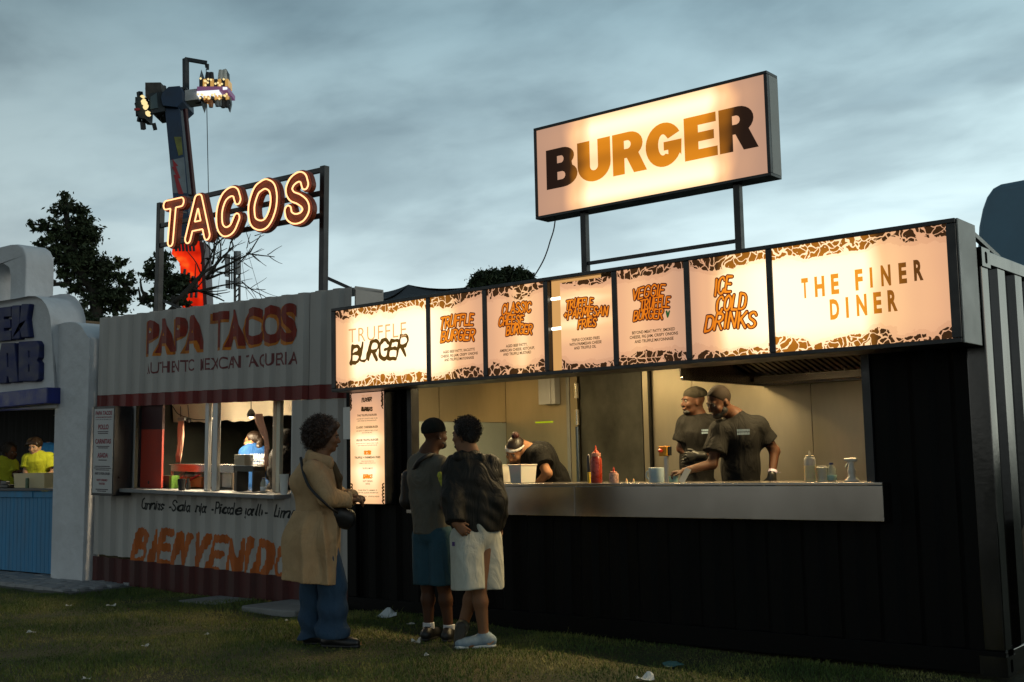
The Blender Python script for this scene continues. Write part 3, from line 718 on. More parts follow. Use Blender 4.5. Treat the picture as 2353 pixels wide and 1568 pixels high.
def ramp_node(nt, fac, stops, interp='LINEAR'):
    m = nt.nodes.new('ShaderNodeValToRGB'); m.color_ramp.interpolation = interp; nt.links.new(fac, m.inputs[0]); e = m.color_ramp.elements
    while len(e) < len(stops): e.new(0.5)
    for el, (p, c) in zip(e, stops): el.position = p; el.color = (*c, 1) if isinstance(c, tuple) else (c, c, c, 1)
    return m.outputs[0]
def backlit(name, x0, x1, z0, z1, stops, vst=None, lace=False, axis_v=False):
    """translucent print lit from tubes inside the box: returns dict of face / ink materials sharing one light field"""
    out = {}
    for kind in ('face', 'ink', 'trans', 'orange', 'tan', 'redink'):
        m = bpy.data.materials.new(name+' '+kind); m.use_nodes = True; nt = m.node_tree; N = nt.nodes; L = nt.links; N.clear()
        g = N.new('ShaderNodeNewGeometry'); sp = N.new('ShaderNodeSeparateXYZ'); L.new(g.outputs['Position'], sp.inputs[0])
        def mr(o_, a, b):
            r = N.new('ShaderNodeMapRange'); L.new(o_, r.inputs[0]); r.inputs[1].default_value = a; r.inputs[2].default_value = b; return r.outputs[0]
        def ma(op, a, b):
            q_ = N.new('ShaderNodeMath'); q_.operation = op
            for i, v in enumerate((a, b)):
                if isinstance(v, (int, float)): q_.inputs[i].default_value = v
                else: L.new(v, q_.inputs[i])
            return q_.outputs[0]
        def mixc(f, a, b, bt='MIX'):
            q_ = N.new('ShaderNodeMix'); q_.data_type = 'RGBA'; q_.blend_type = bt
            if isinstance(f, (int, float)): q_.inputs[0].default_value = f
            else: L.new(f, q_.inputs[0])
            for i, v in ((6, a), (7, b)):
                if isinstance(v, tuple): q_.inputs[i].default_value = (*v, 1)
                else: L.new(v, q_.inputs[i])
            return q_.outputs[2]
        u = mr(sp.outputs['X'], x0, x1); v = mr(sp.outputs['Z'], z0, z1)
        tx = N.new('ShaderNodeTexNoise'); L.new(g.outputs['Position'], tx.inputs['Vector']); tx.inputs['Scale'].default_value = 2.2; tx.inputs['Detail'].default_value = 2
        u2 = ma('ADD', u, ma('MULTIPLY', ma('SUBTRACT', tx.outputs[0], 0.5), 0.10))
        b = ramp_node(nt, u2, stops, 'EASE')
        if vst: b = mixc(1.0, b, ramp_node(nt, v, vst, 'EASE'), 'MULTIPLY')
        col = ramp_node(nt, b, [(0.0, (0.46, 0.27, 0.19)), (0.30, (0.86, 0.46, 0.25)), (0.55, (1.10, 0.64, 0.31)), (0.8, (1.40, 0.98, 0.55)), (1.0, (1.8, 1.38, 0.88))])
        if kind == 'face' and lace:
            # dark lace of blobs and veins printed along the top and bottom edges
            wz = N.new('ShaderNodeTexNoise'); mp = N.new('ShaderNodeMapping'); L.new(g.outputs['Position'], mp.inputs[0]); mp.inputs['Scale'].default_value = (1, 0, 1.0)
            L.new(mp.outputs[0], wz.inputs['Vector']); wz.inputs['Scale'].default_value = 2.6; wz.inputs['Detail'].default_value = 6; wz.inputs['Roughness'].default_value = 0.6
            z_ = sp.outputs['Z']; dT = ma('SUBTRACT', z1, z_); dB = ma('SUBTRACT', z_, z0); de = ma('MINIMUM', dT, dB)
            lim = ma('MULTIPLY', ma('SUBTRACT', wz.outputs[0], 0.30), lace*0.60)
            inband = ma('LESS_THAN', de, lim)
            vo = N.new('ShaderNodeTexVoronoi'); vo.feature = 'DISTANCE_TO_EDGE'; nz = N.new('ShaderNodeTexNoise'); L.new(mp.outputs[0], nz.inputs['Vector']); nz.inputs['Scale'].default_value = 9
            ad = N.new('ShaderNodeVectorMath'); ad.operation = 'MULTIPLY_ADD'; L.new(nz.outputs['Color'], ad.inputs[0]); ad.inputs[1].default_value = (0.16, 0, 0.16); L.new(mp.outputs[0], ad.inputs[2])
            L.new(ad.outputs[0], vo.inputs['Vector']); vo.inputs['Scale'].default_value = 16.5
            vein = ma('GREATER_THAN', vo.outputs['Distance'], 0.06)
            v2 = N.new('ShaderNodeTexNoise'); L.new(mp.outputs[0], v2.inputs['Vector']); v2.inputs['Scale'].default_value = 26; v2.inputs['Detail'].default_value = 1
            hol = ma('LESS_THAN', v2.outputs[0], 0.70)
            mask = ma('MULTIPLY', inband, ma('MULTIPLY', vein, hol))
            halo = ma('LESS_THAN', de, ma('ADD', lim, 0.03))
            ink = ramp_node(nt, b, [(0.0, (0.022, 0.010, 0.006)), (0.55, (0.07, 0.03, 0.008)), (0.85, (0.40, 0.14, 0.014)), (1.0, (0.72, 0.25, 0.02))])
            col = mixc(ma('MULTIPLY', halo, 0.22), col, mixc(1.0, col, (0.62, 0.5, 0.48), 'MULTIPLY'))
            col = mixc(mask, col, ink)
        if kind == 'ink': col = mixc(b, (0.014, 0.007, 0.006), (0.12, 0.06, 0.010))
        if kind == 'trans': col = ramp_node(nt, b, [(0.0, (0.012, 0.007, 0.006)), (0.30, (0.04, 0.018, 0.008)), (0.60, (0.45, 0.15, 0.012)), (0.80, (0.78, 0.26, 0.014)), (1.0, (0.95, 0.36, 0.03))])
        if kind == 'redink': col = mixc(b, (0.045, 0.008, 0.008), (0.16, 0.03, 0.01))
        if kind == 'orange': col = mixc(b, (0.66, 0.13, 0.004), (1.05, 0.33, 0.02))
        if kind == 'tan': col = mixc(b, (0.42, 0.16, 0.06), (0.90, 0.50, 0.20))
        e = N.new('ShaderNodeEmission'); L.new(col, e.inputs[0]); e.inputs[1].default_value = 1.0
        gl = N.new('ShaderNodeBsdfGlossy'); gl.inputs['Roughness'].default_value = 0.08; gl.inputs['Color'].default_value = (1, 1, 1, 1)
        fz = N.new('ShaderNodeLayerWeight'); fz.inputs[0].default_value = 0.12
        mxs = N.new('ShaderNodeMixShader'); L.new(ma('MULTIPLY', fz.outputs['Fresnel'], 0.5), mxs.inputs[0]); L.new(e.outputs[0], mxs.inputs[1]); L.new(gl.outputs[0], mxs.inputs[2])
        o_ = N.new('ShaderNodeOutputMaterial'); L.new(mxs.outputs[0], o_.inputs[0]); out[kind] = m
    return out
panel_stops = [
 [(0.0, 0.30), (0.10, 0.42), (0.26, 0.95), (1.0, 1.0)],
 [(0.0, 0.95), (0.34, 0.85), (0.58, 0.38), (1.0, 0.22)],
 [(0.0, 0.22), (0.30, 0.34), (0.62, 0.66), (0.85, 0.42), (1.0, 0.28)],
 [(0.0, 0.75), (0.2, 0.70), (0.55, 0.78), (1.0, 0.58)],
 [(0.0, 0.30), (0.3, 0.42), (0.55, 0.30), (1.0, 0.12)],
 [(0.0, 0.18), (0.22, 0.32), (0.52, 0.90), (1.0, 1.0)],
 [(0.0, 1.0), (0.50, 0.97), (0.66, 0.50), (0.82, 0.36), (1.0, 0.24)]]
vflat = [(0.0, 0.86), (0.25, 1.0), (0.75, 1.0), (1.0, 0.86)]
vtube = [(0.0, 0.30), (0.22, 0.45), (0.40, 0.72), (0.50, 1.0), (0.56, 0.85), (0.66, 0.75), (0.75, 1.0), (0.82, 0.8), (0.90, 0.45), (1.0, 0.35)]
PM = []
FY = LY+0.004
for i in range(7):
    a, b = mull[i]+0.02, mull[i+1]-0.02
    pm = backlit('menu panel %d' % (i+1), a, b, LZ0+0.03, LZ1-0.03, panel_stops[i], vtube if i == 3 else vflat, lace=(0.60, 0.58, 0.62, 0.5, 0.58, 0.55, 0.62)[i]); PM.append(pm)
    a2 = a+0.12 if i == 3 else a
    MB().box((a2, FY, LZ0+0.028), (b, FY+0.006, (LZ1-0.028) if i != 3 else LZ1-0.06)).build('panel_face', pm['face'], LB)
# behind the slipped poster of the fourth panel the bare tubes show
MB().box((mull[3]+0.02, LY+0.05, LZ0+0.03), (mull[3]+0.5, LY+0.06, LZ1-0.03)).build('reflector', emit('lit box lining', (0.80, 0.42, 0.14), 0.85), LB)
for z in (2.42, 2.66):
    MB().cyl((mull[3]+0.03, LY+0.035, z), (mull[3]+0.46, LY+0.035, z), 0.012, n=8).build('tube', emit('bare tube', (1.0, 0.9, 0.68), 4.0), LB)

def PP(cx, cy, reg, sc, y=LY, yo=0.0):      # zoomed-crop pixel -> (x, z) on the plane y
    p = on((reg[0]+cx/sc)/1.0625, (reg[1]+cy/sc)/1.0625, 1, y); return p[0], p[2]
RA = ((780, 640), 3.268); RB = ((1480, 500), 2.307)
def plain(txt, bl, br, hh, reg, m, parent, bold=0.024, y=FY-0.0025, name='lettering'):
    a = PP(*bl, *reg); b = PP(*br, *reg); t = MB()
    put_text(t, txt, a[0], (a[1]+b[1])/2, hh, width=b[0]-a[0], align='l', y=y, bold=bold)
    return t.build(name, m, parent)
def graffiti(words, reg, pm, parent, up=0.10):
    """words: (text, bottom-left, bottom-right, top-left) in crop pixels; orange bubble letters with a dark rim"""
    allL = []; rmin = 1
    for (txt, bl, br, tl) in words:
        a = PP(*bl, *reg); b = PP(*br, *reg); c = PP(*tl, *reg); h = (c[1]-a[1])*0.86; W = b[0]-a[0]
        ln, w = strokes(txt, 1.0, 0.92, 0.20, 0.17, jit=0.06, seed=len(txt)+3)
        A = np.vstack(ln); k = (W-0.03)/np.ptp(A[:, 0]); x0 = A[:, 0].min(); sl = (b[1]-a[1])/W; rmin = min(rmin, 0.130*W/len(txt))
        for P in ln:
            X = a[0]+0.015+(P[:, 0]-x0)*k; Z = a[1]+0.014+P[:, 1]*h+(X-a[0])*sl+0.012*np.sin((X-a[0])/W*PI)
            allL.append(np.stack([X, Z], 1))
    D, xs, zs, X, Z = stroke_field(allL, 0.06, 0.0028)
    D = D/(1+0.10*np.sin(X*61+Z*33))
    SIMP[0] = 0.0007
    MB().prism(contours(D.copy(), xs, zs, rmin+0.0085), FY-0.003, None).build('lettering_rim', pm['redink'], parent)
    MB().prism(contours(D.copy(), xs, zs, rmin), FY-0.0055, None).build('lettering', pm['orange'], parent)
# panel 1: wordmark
a = PP(232, 640, *RA); b = PP(692, 600, *RA); c = PP(232, 522, *RA)
t = MB(); put_text(t, 'TRUFFLE', a[0], (a[1]+b[1])/2, c[1]-a[1], width=b[0]-a[0], align='l', y=FY-0.0025, bold=-0.004, spacing=1.12); t.build('lettering', PM[0]['tan'], LB)
def brush_word(txt, bl, br, tl, reg, r0, m, parent, y=FY-0.0025, jit=0.12, seed=5, shear=0.12, frame=None, name='lettering', conv=None, sx=0.95, gap=0.07, step=0.0035, rf=None):
    a = (conv or (lambda p: PP(*p, *reg)))(bl); b = (conv or (lambda p: PP(*p, *reg)))(br); c = (conv or (lambda p: PP(*p, *reg)))(tl)
    ln, w = strokes(txt, 1.0, sx, shear, gap, jit=jit, seed=seed); A = np.vstack(ln); W = b[0]-a[0]; k = W/np.ptp(A[:, 0]); x0 = A[:, 0].min(); h = c[1]-a[1]
    LL = [np.stack([a[0]+(P[:, 0]-x0)*k, a[1]+P[:, 1]*h+(b[1]-a[1])*(P[:, 0]-x0)*k/W], 1) for P in ln]
    D, xs, zs, X, Z = stroke_field(LL, r0*3, step)
    if rf is None: D = D-r0*0.30*np.sin(Z*40+X*13)-r0*0.18*np.sin(X*97+Z*51)
    else: D = D-rf(X, Z)
    t = MB(); t.prism(contours(D, xs, zs, r0), y, None)
    return t if parent is None else t.build(name, m, parent)
brush_word('BURGER', (250, 805), (705, 745), (250, 665), RA, 0.0155, PM[0]['ink'], LB, shear=0.1, jit=0.16, seed=9)
graffiti([('TRUFFLE', (962, 552), (1245, 515), (962, 452)), ('BURGER', (958, 655), (1252, 640), (958, 560))], RA, PM[1], LB)
graffiti([('CLASSIC', (1448, 440), (1702, 415), (1448, 350)), ('CHEESE', (1422, 530), (1645, 508), (1422, 450)), ('BURGER', (1478, 603), (1712, 590), (1478, 520))], RA, PM[2], LB)
graffiti([('TRUFFLE', (1962, 398), (2200, 372), (1962, 320)), ('+PARMESAN', (1944, 478), (2320, 442), (1944, 395)), ('FRIES', (2050, 555), (2225, 532), (2050, 478))], RA, PM[3], LB)
graffiti([('VEGGIE', (148, 550), (345, 520), (148, 482)), ('TRUFFLE', (188, 612), (372, 588), (188, 545)), ('BURGER', (145, 668), (332, 655), (145, 606))], RB, PM[4], LB)
graffiti([('ICE', (605, 528), (725, 503), (605, 430)), ('COLD', (614, 625), (802, 600), (614, 528)), ('DRINKS', (546, 728), (860, 700), (546, 630))], RB, PM[5], LB)
brush_word('V', (342, 634), (358, 632), (342, 602), RB, 0.006, mat('green mark', (0.03, 0.12, 0.03), emis=((0.03, 0.12, 0.03), 0.6)), LB, y=FY-0.006, jit=0)
for txt, bl, br in (('AGED BEEF PATTY, RACLETTE', (985, 730), (1238, 705)), ('CHEESE, FIG JAM, CRISPY ONIONS', (967, 763), (1262, 738)), ('AND TRUFFLE MAYONNAISE', (995, 792), (1232, 772))): plain(txt, bl, br, 0.023, RA, PM[1]['ink'], LB)
for txt, bl, br in (('AGED BEEF PATTY,', (1487, 681), (1658, 668)), ('AMERICAN CHEESE, KETCHUP,', (1437, 718), (1716, 696)), ('AND TRUFFLE MUSTARD', (1465, 747), (1688, 731))): plain(txt, bl, br, 0.023, RA, PM[2]['ink'], LB)
for txt, bl, br in (('TRIPLE COOKED FRIES', (2010, 636), (2235, 614)), ('WITH PARMESAN CHEESE', (1993, 670), (2250, 648)), ('AND TRUFFLE OIL', (2030, 699), (2207, 684))): plain(txt, bl, br, 0.023, RA, PM[3]['ink'], LB)
for txt, bl, br in (('BEYOND MEAT PATTY, SMOKED', (145, 730), (387, 708)), ('CHEESE, FIG JAM, CRISPY ONIONS', (132, 756), (404, 732)), ('AND TRUFFLE MAYONNAISE', (160, 781), (379, 760))): plain(txt, bl, br, 0.023, RB, PM[4]['ink'], LB)
t = MB()
for ch, x0, x1, yb, yt in (('T', 1102, 1142, 523, 412), ('H', 1176, 1235, 515, 402), ('E', 1268, 1315, 500, 388), ('F', 1404, 1450, 478, 362), ('I', 1487, 1508, 462, 350), ('N', 1550, 1608, 454, 338), ('E', 1650, 1697, 440, 325), ('R', 1735, 1790, 424, 308),
                      ('D', 1262, 1318, 643, 530), ('I', 1352, 1374, 632, 517), ('N', 1412, 1474, 622, 503), ('E', 1508, 1556, 608, 490), ('R', 1588, 1645, 597, 478)):
    a = PP(x0, yb, *RB); b = PP(x1, yb, *RB); c = PP(x0, yt, *RB)
    put_text(t, ch, a[0], a[1], (c[1]-a[1])*0.97, width=(b[0]-a[0])*(0.95 if ch != 'I' else 0.72), align='l', y=FY-0.0025, bold=0.045)
t.build('lettering', PM[6]['trans'], LB)

# ---- small lit menu board left of the hatch
MBD = thing('lit_menu_board', 'tall narrow glowing menu board hung left of the hatch above the grass', 'menu board', (-8.0, 7.66, 1.0))
bx0, bx1, bz0, bz1, by = -8.215, -7.76, 1.005, 2.045, 7.56
MB().box((bx0, by+0.006, bz0), (bx1+0.015, 7.70, bz1)).build('case', M_BLKMET, MBD, bevel=0.004)
pm8 = backlit('side menu', bx0, bx1, bz0, bz1, [(0.0, 0.62), (0.3, 0.9), (0.7, 0.9), (1.0, 0.6)], [(0.0, 0.55), (0.12, 0.75), (0.30, 1.0), (0.38, 0.80), (0.46, 0.82), (0.58, 1.0), (0.68, 0.62), (0.85, 0.32), (1.0, 0.14)])
MB().box((bx0+0.004, by, bz0+0.004), (bx1, by+0.005, bz1)).build('panel_face', pm8['face'], MBD)
RC = ((820, 940), 5.056)
def C8(cx, cy): return PP(cx, cy, *RC, y=by)
def line8(txt, x0, x1, yb, hpx, m='ink', bold=0.012):
    a = C8(x0, yb); b = C8(x1, yb); c = C8(x0, yb-hpx); t = MB(); put_text(t, txt, a[0], a[1], c[1]-a[1], width=b[0]-a[0], align='l', y=by-0.002, bold=bold); t.build('lettering', pm8[m], MBD)
line8('TRUFFLE', 318, 442, 158, 34, 'tan', -0.01)
brush_word('BURGER', (320, 215), (445, 198), (320, 170), None, 0.0045, pm8['ink'], MBD, y=by-0.002, conv=lambda p: C8(*p), step=0.0016)
line8('THE TRUFFLE BURGER', 265, 508, 392, 24, bold=0.03); line8('AGED BEEF PATTY, RACLETTE CHEESE, FIG JAM,', 257, 516, 430, 14); line8('CRISPY ONIONS AND TRUFFLE MAYONNAISE', 268, 503, 455, 14)
line8('CLASSIC CHEESEBURGER', 252, 523, 540, 26, bold=0.03); line8('AGED BEEF PATTY, AMERICAN CHEESE, KETCHUP', 252, 520, 578, 13); line8('AND TRUFFLE MUSTARD', 322, 450, 600, 13)
line8('VEGGIE TRUFFLE BURGER', 252, 528, 698, 26, bold=0.03); line8('BEYOND MEAT PATTY, SMOKED CHEESE, FIG JAM,', 255, 525, 732, 12); line8('CRISPY ONIONS AND TRUFFLE MAYONNAISE', 272, 512, 756, 12)
line8('TRUFFLE + PARMESAN FRIES', 232, 550, 912, 26, bold=0.03); line8('TRIPLE COOKED FRIES WITH', 315, 468, 950, 12); line8('PARMESAN CHEESE AND TRUFFLE OIL', 288, 493, 974, 12)
line8('TRUFFLE MAYO', 328, 458, 1043, 22); line8('SOFT DRINKS', 335, 455, 1200, 22); line8('WATER', 368, 424, 1233, 22)
line8('PLEASE SPEAK TO A MEMBER OF', 277, 512, 1310, 18); line8('STAFF FOR ALLERGEN INFORMATION', 268, 525, 1340, 18); line8('VEGETARIAN', 292, 382, 1386, 18); line8('#TRUFFLELONDON', 402, 537, 1386, 18)
for txt, x0, x1, yb, hh in (('BURGERS', 320, 452, 318, 40), ('SIDES', 350, 434, 856, 36), ('DRINKS', 342, 452, 1150, 40)):
    brush_word(txt, (x0, yb), (x1, yb), (x0, yb-hh), None, 0.0065, pm8['orange' if yb > 400 else 'ink'], MBD, y=by-0.002, conv=lambda p: C8(*p), step=0.002, jit=0.05)
# black curls down both edges of the print
t = MB()
for k in range(26):
    side = k % 2; z = bz1-0.01-(k//2)*0.022 if k < 14 else bz0+0.02+((k-14)//2)*0.03
    x = bx0+0.012 if side == 0 else bx1-0.012
    s = 1 if side == 0 else -1
    P = crv([(x-s*0.008, z+0.02), (x+s*(0.006+0.012*random.random()), z+0.012), (x+s*0.012*random.random(), z-0.004), (x-s*0.006, z-0.016)])
    D, xs, zs, X, Z = stroke_field([P], 0.02, 0.0025); t.prism(contours(D, xs, zs, 0.005+0.003*random.random()), by-0.0015, None)
t.build('print_border', pm8['ink'], MBD)
# small white paper notice beside it
MB().box((-8.46, 7.695, 1.62), (-8.34, 7.699, 1.93)).build('notice', M_WHITEPL, None, loc=(-8.4, 7.7, 1.62)); o_ = bpy.data.objects['notice']; tag(o_, 'small white notice fixed between the two stalls by the glowing menu board', 'notice')

# ================================================================== BURGER ROOF SIGN
SY = 7.95; k_ = None
def S1(cx, cy): return PP(cx, cy, (1250, 130), 2.851, y=SY)
sx0, sz0 = S1(170, 1160); sx1, sz1 = S1(1770, 112); sx0 = (S1(148, 535)[0]+sx0)/2; sx1 = (sx1+S1(1808, 850)[0])/2; sz0 = (sz0+S1(1808, 850)[1])/2; sz1 = (sz1+S1(148, 535)[1])/2
RS = thing('roof_sign', 'big backlit white box sign on posts above the menu fascia', 'lit sign', ((sx0+sx1)/2, SY+0.1, ZT))
SD = 0.175
MB().box((sx0+0.02, SY+0.004, sz0+0.02), (sx1-0.02, SY+0.010, sz1-0.02)).build('panel_face', None, RS)
pmS = backlit('roof sign', sx0, sx1, sz0, sz1, [(0.0, 0.05), (0.12, 0.09), (0.20, 0.60), (0.26, 0.97), (0.76, 0.97), (0.82, 0.62), (0.90, 0.12), (1.0, 0.04)], [(0.0, 0.72), (0.14, 1.0), (0.36, 0.80), (0.5, 0.68), (0.64, 0.80), (0.84, 1.0), (1.0, 0.72)])
bpy.data.objects['panel_face.008' if 'panel_face.008' in bpy.data.objects else 'panel_face'].data.materials
for o_ in RS.children: o_.data.materials.clear(); o_.data.materials.append(pmS['face'])
for a, b in (((sx0, SY-0.006, sz1-0.025), (sx1, SY+SD, sz1)), ((sx0, SY-0.006, sz0), (sx1, SY+SD, sz0+0.025))): MB().box(a, b).build('frame', M_BLKMET, RS, bevel=0.003)
for a in (sx0, sx1-0.028): MB().box((a, SY-0.006, sz0+0.026), (a+0.028, SY+0.03, sz1-0.026)).build('frame', M_BLKMET, RS, bevel=0.003)
MB().box((sx1-0.012, SY+0.032, sz0+0.026), (sx1, SY+SD, sz1-0.026)).build('side_panel', M_GREYBOX, RS)
MB().box((sx0, SY+0.032, sz0+0.026), (sx0+0.012, SY+SD, sz1-0.026)).build('side_panel', M_GREYBOX, RS)
MB().box((sx0+0.013, SY+SD-0.012, sz0+0.026), (sx1-0.013, SY+SD-0.002, sz1-0.026)).build('back_panel', M_GREYBOX, RS)
px0 = on(1345, 560, 1, SY+0.08)[0]; px1 = on(1698, 500, 1, SY+0.08)[0]; zr = on(1350, 606, 1, SY+0.08)[2]
for x in (px0, px1): MB().box((x-0.028, SY+0.05, ZT-0.03), (x+0.028, SY+0.106, sz0)).build('post', M_BLKMET, RS, bevel=0.003)
MB().box((px0+0.03, SY+0.065, zr-0.014), (px1-0.03, SY+0.093, zr+0.014)).build('cross_bar', M_BLKMET, RS)
# heavy letters
def arc(cx, cy, rx, ry, a0, a1, n=10): return [(cx+rx*math.cos(R(a)), cy+ry*math.sin(R(a))) for a in np.linspace(a0, a1, n)]
def rrect(x0, y0, x1, y1, r, n=4):
    return arc(x1-r, y1-r, r, r, 0, 90, n)+arc(x0+r, y1-r, r, r, 90, 180, n)+arc(x0+r, y0+r, r, r, 180, 270, n)+arc(x1-r, y0+r, r, r, 270, 360, n)
HV = {
 'B': [[(0, 0), (0, 1), (.5, 1)]+arc(.5, .755, .36, .245, 88, -38, 9)+arc(.52, .29, .43, .29, 50, -90, 10), [(.34, .62), (.34, .80), (.46, .80)]+arc(.46, .71, .08, .09, 80, -80, 6)+[(.46, .62)], [(.34, .20), (.34, .40), (.48, .40)]+arc(.48, .30, .10, .10, 80, -80, 6)+[(.48, .20)]],
 'U': [[(0, 1), (0, .40)]+arc(.46, .40, .46, .42, 180, 360, 16)+[(.92, 1), (.57, 1), (.57, .36)]+arc(.46, .36, .11, .11, 0, -180, 8)+[(.35, 1)]],
 'R': [[(0, 0), (0, 1), (.5, 1)]+arc(.5, .69, .40, .31, 88, -48, 10)+[(1.0, 0), (.62, 0), (.42, .38), (.35, .38), (.35, 0)], [(.35, .60), (.35, .80), (.45, .80)]+arc(.45, .70, .10, .10, 80, -80, 6)+[(.45, .60)]],
 'G': [arc(.5, .5, .5, .52, 28, 330, 26)+[(.97, .18), (.99, .56), (.50, .56), (.50, .36), (.62, .36), (.62, .26)]+arc(.48, .50, .13, .25, -60, -300, 12)+[(.62, .62)]],
 'E': [[(0, 0), (0, 1), (.82, 1), (.82, .78), (.36, .78), (.36, .61), (.76, .61), (.76, .40), (.36, .40), (.36, .22), (.84, .22), (.84, 0)]],
}
def heavy(ch, x0, x1, z0, z1):
    ls = HV[ch]; A = np.array([p for l in ls for p in l]); w = A[:, 0].max()
    return [[(x0+p[0]/w*(x1-x0), z0+p[1]*(z1-z0)) for p in l] for l in ls]
t = MB()
for ch, a, b in (('B', (243, 958), (452, 660)), ('U', (460, 898), (683, 612)), ('R', (705, 858), (932, 556)), ('G', (935, 795), (1177, 500)), ('E', (1205, 752), (1423, 425)), ('R', (1448, 702), (1706, 372))):
    p = S1(*a); q_ = S1(*b)
    zb = S1(243, 958)[1]; zt_ = S1(243, 683)[1]
    t.prism(heavy(ch, p[0], q_[0], (zb+S1(1450, 702)[1])/2, (zt_+S1(1435, 398)[1])/2), SY-0.001, None)
t.build('lettering', pmS['trans'], RS)
# loose cable hanging from the sign
P = [on(x, y, 1, SY+0.1) for x, y in ((1276, 505), (1272, 530), (1264, 555), (1258, 575), (1248, 600), (1232, 628), (1222, 640))]
tag(MB().tube(crv(P), 0.006, 5).build('cable', M_BLKMET, None, smooth=True), 'thin black cable dangling from the roof sign to the container roof', 'cable')
# ================================================================== TACO STALL (stands slightly out of level)
TA, TT = 0.005288, -0.024106
_ux = np.array([math.cos(TA)*math.cos(TT), math.sin(TA)*math.cos(TT), math.sin(TT)]); _uy = np.array([-math.sin(TA), math.cos(TA), 0]); _uz = np.cross(_ux, _uy)
TO = np.array([-8.45, 7.71, 0.0])
TM = Matrix(((_ux[0], _uy[0], _uz[0], TO[0]), (_ux[1], _uy[1], _uz[1], TO[1]), (_ux[2], _uy[2], _uz[2], TO[2]), (0, 0, 0, 1)))
TMA = np.array([_ux, _uy, _uz])
def TP(px, py, yo=0.0):      # 2353-wide picture point -> local (x, z) on the stall's front plane
    d = ray(px, py); o = TMA @ (np.array([0, 0, CAM_H])-TO); d = TMA @ d; t = (yo-o[1])/d[1]; p = o+t*d; return p[0], p[2]
def tw(x, y, z): return tuple(TMA.T @ np.array([x, y, z])+TO)
TC = bpy.data.objects.new('shipping_container', None); COL.objects.link(TC); TC.matrix_world = TM; FR[TC.name] = TM
tag(TC, 'white corrugated container stall with dark red bands, open hatch and painted lettering', 'food stall')
PI_, DE_, PH_ = 0.262, 0.042, -4.43
def TB(): return MB(TM)
for a, b in ((-4.43, -0.63), (-0.622, 0.03)):
    t = TB(); corr(t, a, b, 2.165, 3.11, 0.0, PI_, DE_, PH_); t.build('fascia_sheet', M_TACO, TC)
t = TB(); corr(t, -4.45, -0.63, 2.02, 2.163, -0.006, PI_, DE_, PH_); t.build('red_band', M_TRED, TC)
t = TB(); corr(t, -0.622, 0.03, 2.02, 2.163, -0.006, PI_, DE_, PH_); t.build('red_band', M_TRED, TC)
t = TB(); corr(t, -4.43, -3.615, 0.262, 2.018, 0.0, PI_, DE_, PH_); t.build('front_wall', M_TACO, TC)
t = TB(); corr(t, -0.875, 0.03, 0.242, 2.018, 0.0, PI_, DE_, PH_); t.build('front_wall', M_TACO, TC)
t = TB(); corr(t, -3.613, -0.877, 0.242, 1.03, 0.0, PI_, DE_, PH_); t.build('front_wall', M_TACO, TC)
t = TB(); corr(t, -4.43, 0.03, -0.06, 0.24, -0.004, PI_, DE_, PH_); t.build('red_skirt', M_TREDLO, TC)
t = TB(); t.box((-3.66, -0.16, 1.024), (-0.90, 0.30, 1.066)); t.build('serving_shelf', mat('grey shelf board', (0.20, 0.20, 0.205), 0.6, noise=(6, 0.2)), TC, bevel=0.006)
t = TB(); t.box((-0.66, 0.045, 2.0), (-0.59, 0.06, 3.10)); t.build('joint_strip', M_BLKMET, TC)
# top capping, false front return on the right
t = TB(); t.box((-4.43, 0.045, 3.085), (0.03, 0.42, 3.105)); t.build('parapet_top', M_TACO, TC)
t = TB(); t.box((0.012, 0.06, 2.0), (0.03, 0.44, 3.12)); t.build('parapet_return', mat('container side tinted by sign light', (0.46, 0.42, 0.38), 0.6, noise=(3, 0.15), bump=(60, 0.1)), TC, bevel=0.003)  # slightly paler, warmer colour stands in for sign light on this return
t = TB(); t.box((0.01, 0.045, 0), (0.035, 2.3, 2.0)); t.build('end_wall', M_TACO, TC)
t = TB(); t.box((-4.43, 0.045, 0), (-4.40, 2.4, 3.08)); t.build('end_wall', M_TACO, TC)
t = TB(); t.box((-4.395, 0.06, 0.03), (-4.38, 2.34, 2.5)); t.build('side_drape', mat('dark green tarpaulin', (0.022, 0.026, 0.018), 0.7, noise=((2, 2, 5), 0.6), bump=(6, 0.4, 0.03)), TC)
t = TB(); t.box((-4.40, 0.05, 2.50), (0.01, 2.4, 2.53)); t.build('roof', M_TACO, TC)
t = TB(); t.box((-4.40, 2.36, 0), (0.01, 2.40, 2.50)); t.build('back_wall', mat('dark green tarpaulin', (0.022, 0.026, 0.018), 0.7, noise=((2, 2, 5), 0.6), bump=(6, 0.4, 0.03)), TC)
t = TB(); t.box((-4.40, 0.05, 0.0), (0.01, 2.36, 0.03)); t.build('floor', M_BLKMET, TC)
t = TB(); t.box((-3.613, 0.045, 1.07), (-3.60, 0.10, 2.01)); t.build('hatch_jamb', M_BLKMET, TC)
t = TB(); t.box((-0.885, 0.042, 1.07), (-0.872, 0.10, 2.01)); t.build('hatch_jamb', M_ALU, TC)
# red inner panel with darker top
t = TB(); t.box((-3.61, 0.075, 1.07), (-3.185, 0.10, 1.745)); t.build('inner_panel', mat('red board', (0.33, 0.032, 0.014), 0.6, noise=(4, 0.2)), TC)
t = TB(); t.box((-3.61, 0.072, 1.747), (-3.185, 0.105, 2.06)); t.build('inner_panel', mat('dark maroon board', (0.035, 0.005, 0.006), 0.6), TC)
